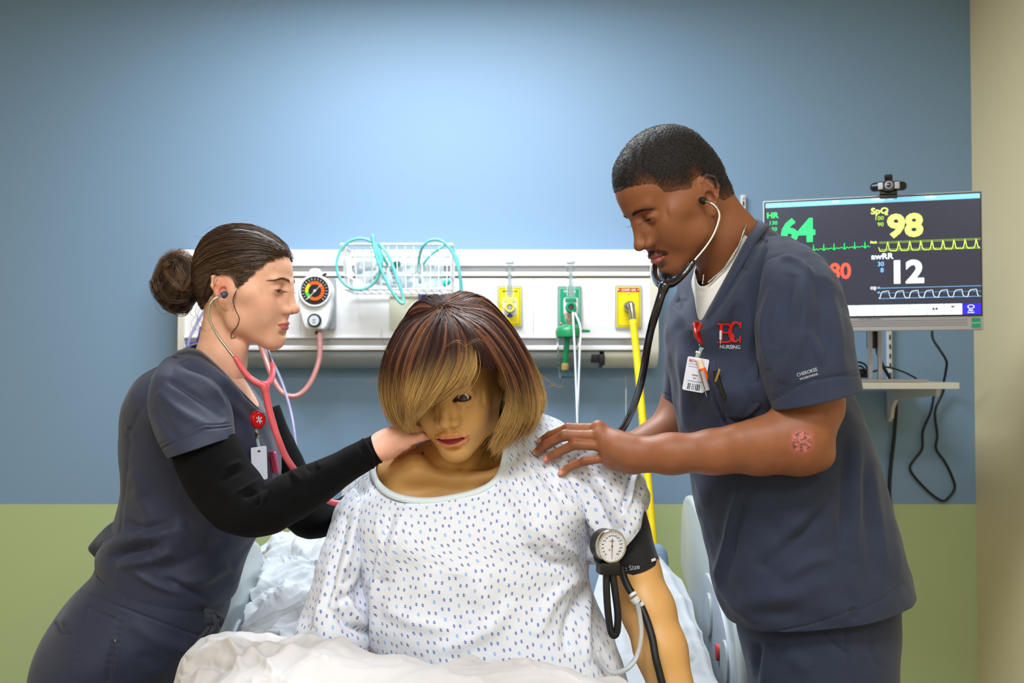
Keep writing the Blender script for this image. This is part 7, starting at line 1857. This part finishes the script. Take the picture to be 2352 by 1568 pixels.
# ================================================================= BLOOD PRESSURE CUFF
FOLD_GAIN = 1.0
cf = thing('blood_pressure_cuff', 'black blood pressure cuff with round gauge wrapped on the mannequin arm', 'blood pressure cuff', P(1450, 1320, 1.72))
M_nyl = mat('black_nylon', (14, 14, 18), rough=.75, sheen=.15, bump=.4, bscale=1500)
cr1 = [ering(1398, 1150, 1462, 1118, 1.735, .052), ering(1394, 1200, 1478, 1162, 1.735, .053), ering(1390, 1245, 1494, 1212, 1.725, .054), ering(1391, 1290, 1506, 1262, 1.715, .055), ering(1400, 1320, 1513, 1284, 1.712, .055)]
v, f, _, n = loft(cr1, 90, 60, folds=[([(1400, 1312), (1450, 1312), (1512, 1276)], 2.5, .0012)], noise=[(.05, .001, 301)])
SC_ = Surf(v, n); v, f = thicken(v, f, n, .004); link_mesh('cuff', v, f, M_nyl, cf)
SC_.text('Adult Size', 1438, 1306, 11, 10, mat('print_white', (215, 218, 222), rough=.6), 'lettering', cf, bold=.02, off=.0016)
MB().add(*box(SC_.at([(1498, 1286)], .002)[0], (.009, .002, .004), R=roty(-20))).build('care_tag', mat('print_white'), cf)
fv_, ff_, _, fn_ = patch([[(1365, 1255, 1.65), (1390, 1252, 1.655), (1420, 1250, 1.66)], [(1363, 1280, 1.655), (1395, 1290, 1.65), (1425, 1300, 1.655)], [(1372, 1296, 1.665), (1400, 1318, 1.66), (1428, 1322, 1.66)]], 20, 20)
fv_, ff_ = thicken(fv_, ff_, fn_, .004); link_mesh('gauge_strap', fv_, ff_, M_nyl, cf)
gn = unit(np.array([.42, -.90, .02])); gy = unit(np.array([.06, 0, 1.])); gx = unit(np.cross(gy, gn)); gy = np.cross(gn, gx); GR = np.stack([gx, gy, gn], 1)
gc = P(1405, 1254, 1.60)
ga = MB().add(*lathe([(.021, -.030), (.0255, -.027), (.0262, -.004), (.0262, 0)], gc, R=GR, n=48)).build('gauge', M_dark, cf)
MB().add(*lathe([(.0268, -.006), (.0272, 0), (.0262, .0022), (.0240, .0022), (.0236, -.001)], gc, R=GR, n=56)).build('bezel', M_steel, ga)
MB().add(*lathe([(.0238, -.002), (.0238, .0004)], gc, R=GR, n=48)).build('dial_face', mat('dial_face', (222, 224, 230), rough=.35, coat=.6), ga)
mk_ = MB()
for i in range(31):
    a = math.radians(-65 + 310 * i / 30 + 180 + 5) * -1; r_a, r_b = .0195, (.0222 if i % 2 else .0228)
    mk_.add(*box(gc + GR @ np.array([(r_a + r_b) / 2 * math.cos(a), (r_a + r_b) / 2 * math.sin(a), .0007]), (r_b - r_a, .0003, .0003), R=GR @ np.array([[math.cos(a), -math.sin(a), 0], [math.sin(a), math.cos(a), 0], [0, 0, 1.]])))
mk_.build('dial_marks', M_dark, ga)
nm = MB()
for i, t_ in enumerate(range(20, 301, 20)):
    a = math.radians(-115 - 310 * (i + .8) / 15.6); c = gc + GR @ np.array([.0168 * math.cos(a), .0168 * math.sin(a), .0006]); nm.add(*text(str(t_), .0040, c, GR, .0002))
nm.build('dial_numbers', M_dark, ga)
MB().add(*text('CE', .0035, gc + GR @ np.array([-.004, -.006, .0006]), GR, .0002)).add(*text('ANEROID', .0022, gc + GR @ np.array([0, .008, .0006]), GR, .0002)).build('dial_print', M_dark, ga)
MB().add(*tube([gc + GR @ np.array([0, .012, .0014]), gc + GR @ np.array([.0005, -.0205, .0014])], [.0006, .0003], 6)).add(*lathe([(.0014, 0), (.0014, .0012)], gc + GR @ np.array([0, 0, .0006]), R=GR, n=12)).build('needle', mat('needle_red', (120, 30, 25), rough=.4), ga)
MB().add(*box(P(1396, 1303, 1.605), (.034, .026, .019), R=rotz(12), bev=.004)).add(*box(P(1397, 1313, 1.605), (.031, .024, .004), R=rotz(12), bev=.001)).build('gauge_mount', M_dark, cf)
M_rub = mat('black_rubber', (18, 18, 20), rough=.5)
MB().add(*tube([P(*q) for q in ((1393, 1312, 1.606), (1393, 1350, 1.602), (1396, 1400, 1.60), (1402, 1445, 1.60), (1409, 1459, 1.60), (1417, 1450, 1.60), (1419, 1410, 1.60), (1413, 1360, 1.602), (1406, 1312, 1.606))], .0058, 14, 70)).build('air_tube', M_rub, cf, smooth=True)
MB().add(*tube([P(*q) for q in ((1427, 1300, 1.652), (1433, 1325, 1.645), (1443, 1348, 1.638), (1454, 1366, 1.632))], .0062, 12, 24)).build('air_tube', M_rub, cf, smooth=True)
M_con = mat('white_connector', (215, 218, 216), rough=.3)
cn_ = MB(); cn_.add(*tube([P(1452, 1362, 1.633), P(1456, 1368, 1.631)], .0072, 12)); cn_.add(*tube([P(1456, 1372, 1.630), P(1464, 1384, 1.628)], [.0085, .0062], 12)); cn_.add(*tube([P(1470, 1382, 1.632), P(1474, 1390, 1.632)], .0052, 10)); cn_.build('y_connector', M_con, cf)
MB().add(*tube([P(*q) for q in ((1462, 1378, 1.627), (1469, 1410, 1.62), (1473, 1450, 1.61), (1468, 1490, 1.60), (1455, 1520, 1.59), (1432, 1540, 1.585), (1405, 1543, 1.585), (1386, 1528, 1.585), (1376, 1508, 1.585), (1371, 1495, 1.59))], .0040, 12, 70)).build('clear_tube', mat('clear_tubing', (225, 230, 232), rough=.1, trans=.6, ior=1.2), cf, smooth=True)
MB().add(*tube([P(*q) for q in ((1460, 1380, 1.636), (1472, 1392, 1.634), (1486, 1425, 1.622), (1498, 1465, 1.608), (1506, 1510, 1.595), (1516, 1550, 1.588), (1528, 1600, 1.58), (1540, 1680, 1.57))], .0062, 12, 60)).build('air_tube', M_rub, cf, smooth=True)

# ================================================================= STETHOSCOPES
def steth(root, near, yoke_near, yoke_far, far, tail, m, tipm, rt, rm=.0022, tip_c=None, tip_d=None, fl=1.):
    MB().add(*tube([P(*q) for q in near], rm, 12, 60)).build('ear_tube', mat('satin_steel', (200, 196, 188), rough=.22, metal=1.), root, smooth=True)
    MB().add(*tube([P(*q) for q in far], rm, 12, 40)).build('ear_tube', mat('satin_steel'), root, smooth=True)
    a, b = P(*tip_c), P(*tip_d); MB().add(*lathe([(.0035, 0), (.0062, .002), (.0066, .006), (.0048, .011), (.0028, .013)], a, axis=b - a, n=20)).build('ear_tip', tipm, root, smooth=False)
    tl = cr(PA(tail), 90); pts = np.vstack([PA(yoke_near + yoke_far), tl[:20]]); B = Vol(pts.min(0) - .02, pts.max(0) + .02, .0014)
    c1 = cr(PA(yoke_near), 24); c2 = cr(PA(yoke_far), 20)
    B.chain(c1, np.linspace(rt * .76, rt, 24), k=.0012); B.chain(c2, np.linspace(rt * .76, rt, 20), k=.0012)
    n_ = 18
    B.chain(tl[:4], np.linspace(rt * 1.1, rt * 1.05, 4), k=.004); B.chain(tl[3:n_], np.linspace(rt * 1.05, rt * .97, n_ - 3), k=.001)
    v, f = B.mesh(1); MBt = MB().add(v, f).add(*tube(tl[n_ - 3:], rt * .96, 14)); MBt.build('tubing', m, root, smooth=True)
ps = thing('stethoscope', 'coral pink stethoscope worn in the ears of the person with the hair bun', 'stethoscope', P(607, 885, 1.79))
M_pink = mat('coral_tubing', (222, 92, 98), rough=.35, coat=.25, spec=.5)
steth(ps, [(511, 679, 1.792), (500, 682, 1.786), (488, 690, 1.782), (480, 708, 1.78), (483, 738, 1.782), (500, 770, 1.785), (522, 800, 1.786), (545, 830, 1.786)],
      [(541, 822, 1.786), (556, 846, 1.786), (572, 866, 1.787), (590, 879, 1.788), (606, 885, 1.79)],
      [(625, 836, 1.86), (627, 852, 1.85), (624, 868, 1.83), (616, 880, 1.805), (606, 886, 1.79)],
      [(610, 770, 1.93), (614, 795, 1.92), (620, 818, 1.89), (625, 842, 1.86)],
      [(606, 884, 1.79), (611, 905, 1.79), (618, 940, 1.79), (628, 975, 1.79), (640, 1010, 1.79), (656, 1048, 1.80), (676, 1078, 1.82), (705, 1112, 1.88), (738, 1140, 1.92), (770, 1155, 1.93), (800, 1150, 1.94), (840, 1125, 1.94), (880, 1105, 1.93)],
      M_pink, mat('grey_eartip', (72, 76, 92), rough=.5), .0062, rm=.0024, tip_c=(509, 681, 1.792), tip_d=(521, 672, 1.797))
MB().add(*lathe([(.020, 0), (.022, .003), (.022, .008), (.010, .014)], P(955, 1098, 1.895), axis=(.3, 1, 0), n=28)).build('chest_piece', M_steel, ps)
bs_ = thing('stethoscope', 'black stethoscope with pale steel ear tubes worn by the tall person', 'stethoscope', P(1526, 658, 1.63))
M_blk = mat('gloss_black_tube', (12, 12, 16), rough=.18, coat=.6)
steth(bs_, [(1619, 462, 1.672), (1632, 466, 1.664), (1645, 476, 1.66), (1652, 492, 1.658), (1649, 512, 1.656), (1638, 540, 1.652), (1620, 568, 1.648), (1600, 592, 1.645), (1588, 606, 1.643)],
      [(1591, 602, 1.643), (1580, 618, 1.642), (1566, 634, 1.64), (1549, 648, 1.635), (1528, 655, 1.63)],
      [(1503, 612, 1.72), (1503, 630, 1.70), (1508, 645, 1.67), (1517, 653, 1.645), (1527, 657, 1.63)],
      [(1512, 560, 1.86), (1508, 585, 1.80), (1504, 600, 1.75), (1503, 616, 1.72)],
      [(1527, 655, 1.63), (1521, 672, 1.63), (1512, 700, 1.63), (1498, 745, 1.64), (1488, 790, 1.66), (1480, 840, 1.69), (1472, 880, 1.72), (1460, 920, 1.76), (1446, 955, 1.80), (1432, 982, 1.84), (1415, 1000, 1.86), (1395, 1010, 1.86)],
      M_blk, mat('black_eartip', (20, 20, 22), rough=.4), .0068, rm=.0023, tip_c=(1621, 463, 1.672), tip_d=(1609, 458, 1.678))
MB().add(*lathe([(.021, 0), (.023, .003), (.023, .008), (.010, .014)], P(1352, 1018, 1.855), axis=(-.2, 1, 0), n=28)).build('chest_piece', M_steel, bs_)

# ================================================================= BADGES AND PENS
M_redp = mat('red_clear_plastic', (176, 14, 14), rough=.15, coat=.6, trans=.15)
M_card = mat('badge_card', (214, 218, 232), rough=.35, coat=.3)
M_strap = mat('clear_strap', (190, 205, 210), rough=.2, trans=.5, ior=1.2)
def card(o, name, cpx, Y, w, h, ang, yaw, m):
    R = rotz(yaw) @ RV @ np.array([[math.cos(math.radians(ang)), -math.sin(math.radians(ang)), 0], [math.sin(math.radians(ang)), math.cos(math.radians(ang)), 0], [0, 0, 1.]])
    c = P(*cpx, Y); q = MB().add(*prism(rrect(w, h, .003), .0010, c, R)).build(name, m, o); return q, c, R
# the man's badge
(yb,), _ = SG.depth([(1600, 770)]); bd = thing('badge', 'printed identity card on a red reel clipped to the tall person', 'badge', P(1600, 897, yb - .01))
yb = yb - .010
Rb = rotz(-50) @ RV
B = Vol(P(1604, 765, yb) - .03, P(1604, 765, yb) + .03, .001)
B.chain([P(1599, 748, yb), P(1604, 766, yb - .002), P(1610, 782, yb - .002)], [.0085, .0100, .0070], k=.003, flat=((.62, -.78, 0), .45)); B.chain([P(1610, 782, yb - .002), P(1614, 788, yb - .002)], [.0045, .0035], k=.003)
v, f = B.mesh(1); rl = link_mesh('badge_reel', v, f, M_redp, bd)
MB().add(*box(P(1606, 752, yb - .008), (.006, .004, .016), R=roty(20), bev=.001)).build('reel_clip', M_redp, rl)
ringp = [P(1613, 794, yb - .004) + .0052 * np.array([math.cos(a), .3 * math.sin(a), math.sin(a)]) for a in np.linspace(0, 2 * PI, 17)]
MB().add(*tube(ringp, .0007, 6)).build('ring', M_steel, bd)
MB().add(*tube([P(1612, 798, yb - .005), P(1608, 808, yb - .006), P(1603, 818, yb - .016), P(1599, 826, yb - .022)], .0035, 6, 12)).build('strap', M_strap, bd)
MB().add(*lathe([(.005, 0), (.006, .001), (.005, .003), (.002, .004)], P(1604, 813, yb - .009), R=RV, n=20)).build('snap_button', M_steel, bd)
cd, cc_, RC = card(bd, 'identity_card', (1598, 860), yb - .026, .0355, .056, -10, -12, M_card)
def CP(x, y, z=.0013): return cc_ + RC @ np.array([x, y, z])
MB().add(*text('BETHEL', .0056, CP(-.005, .0215), RC, .0002, 'CENTER', .00015)).build('card_heading', mat('card_red', (185, 40, 60), rough=.5), cd)
MB().add(*text('COLLEGE', .0045, CP(-.005, .0165), RC, .0002)).build('card_subheading', mat('card_blue', (130, 155, 205), rough=.5), cd)
MB().add(*box(CP(.002, .019, .001), (.0065, .0028, .0006), R=RC)).build('card_slot', M_dark, cd)
ln = MB(); ln.add(*box(CP(-.007, .012), (.014, .0006, .0002), R=RC)).add(*box(CP(.0, -.0115), (.024, .0009, .0002), R=RC)).add(*box(CP(-.001, -.0012), (.010, .0018, .0002), R=RC)).add(*box(CP(-.001, -.0062), (.005, .0015, .0002), R=RC)); ln.build('card_print', mat('print_grey', (110, 115, 130), rough=.6), cd)
br = MB(); x = -.010
for i, w_ in enumerate((4, 2, 3, 5, 2, 3, 2, 4, 3, 2, 5, 2, 3)):
    if i % 2 == 0: br.add(*box(CP(x + w_ * .00025, -.0205), (w_ * .0005, .0105, .0002), R=RC))
    x += w_ * .0005
br.build('card_bars', mat('bar_dark', (60, 62, 75), rough=.6), cd)
# marker and pens held at his pocket
pn = thing('highlighter', 'orange capped marker tucked behind the identity card of the tall person', 'marker', P(1615, 870, yb - .02))
MB().add(*tube([P(1606, 826, yb - .032), P(1612, 846, yb - .033)], [.0052, .0056], 12)).build('cap', mat('cream_cap', (225, 205, 178), rough=.5), pn)
MB().add(*tube([P(1612, 846, yb - .033), P(1618, 862, yb - .034), P(1622, 872, yb - .034)], [.0060, .0064, .004], 12)).build('barrel', mat('orange_plastic', (236, 92, 22), rough=.35), pn)
p2 = thing('pen', 'clear barrel pen with steel clip beside the orange marker', 'pen', P(1620, 895, yb - .02))
MB().add(*tube([P(1611, 852, yb - .038), P(1618, 875, yb - .038), P(1624, 896, yb - .037)], .0048, 12)).build('barrel', mat('clear_pen', (205, 200, 205), rough=.15, trans=.4), p2)
MB().add(*tube([P(1607, 850, yb - .040), P(1610, 868, yb - .042), P(1617, 890, yb - .041), P(1624, 910, yb - .039)], [.0018, .0015, .0012, .0008], 8)).build('clip', M_steel, p2)
(yp,), _ = SG.depth([(1650, 870)])
p3 = thing('pen', 'black pen clipped in the chest pocket of the tall person', 'pen', P(1655, 915, yp - .01))
MB().add(*tube([P(1643, 850, yp - .010), P(1648, 870, yp - .011), P(1665, 915, yp - .010)], [.0048, .0048, .003], 12)).build('barrel', M_dark, p3)
MB().add(*box(P(1648, 862, yp - .017), (.004, .002, .022), R=roty(18), bev=.001)).build('clip', mat('gold_clip', (150, 130, 80), rough=.3, metal=.8), p3)
# the woman's badge
(yw,), _ = Surf(*[q for q in (lambda V_: (V_[0], V_[3]))(loft(rings_w, 90, 90))]).depth([(590, 975)])
yw = min(yw, 1.84) - .022
bw = thing('badge', 'blank white card on a round red reel worn by the person with the bun', 'badge', P(594, 1100, yw))
rn = unit(np.array([.75, -.62, .10])); RR_ = frame(rn)
MB().add(*lathe([(.012, -.006), (.0165, -.005), (.017, 0), (.015, .003), (.0135, .003)], P(592, 964, yw), R=RR_, n=32)).build('badge_reel', M_redp, bw)
MB().add(*lathe([(.0128, 0), (.0128, .0032), (.012, .004)], P(592, 964, yw), R=RR_, n=32)).build('reel_face', mat('red_face', (190, 18, 22), rough=.3), bw)
cr_m = MB(); ctr_ = P(592, 964, yw) + rn * .0045
for a in (35, 100, 145): cr_m.add(*box(ctr_, (.014, .0022, .0008), R=RR_ @ np.array([[math.cos(math.radians(a)), -math.sin(math.radians(a)), 0], [math.sin(math.radians(a)), math.cos(math.radians(a)), 0], [0, 0, 1.]])))
cr_m.build('reel_symbol', mat('symbol_grey', (190, 190, 195), rough=.4), bw)
MB().add(*tube([P(586, 978, yw), P(589, 996, yw - .003), P(592, 1015, yw - .004), P(596, 1030, yw - .005)], .0032, 6, 14)).build('strap', M_strap, bw)
MB().add(*lathe([(.004, 0), (.005, .001), (.003, .003)], P(590, 998, yw - .008), R=RV, n=16)).build('snap_button', M_steel, bw)
cw_, c2_, RC2 = card(bw, 'identity_card', (595, 1064), yw - .008, .034, .060, 3, 52, M_card)
MB().add(*box(c2_ + RC2 @ np.array([0, .022, .001]), (.006, .003, .0006), R=RC2)).build('card_slot', M_dark, bw)
for i, (cc, nm) in enumerate((((150, 30, 60), 'red'), ((190, 110, 150), 'pink'))):
    pp = thing('pen', ['dark red pen in the chest pocket of the person with the bun', 'pink pen behind the dark red pen of the person with the bun'][i], 'pen', P(628, 1070, 1.80))
    MB().add(*tube([P(622 + i * 7, 1036 + i * 3, 1.835 + i * .03), P(626 + i * 7, 1056, 1.84 + i * .03), P(632 + i * 6, 1085, 1.845 + i * .03)], .0046, 10)).build('barrel', mat('pen_' + nm, cc, rough=.3), pp)
    MB().add(*box(P(620 + i * 7, 1043, 1.828 + i * .03), (.002, .003, .014), R=roty(12))).build('clip', M_steel, pp)
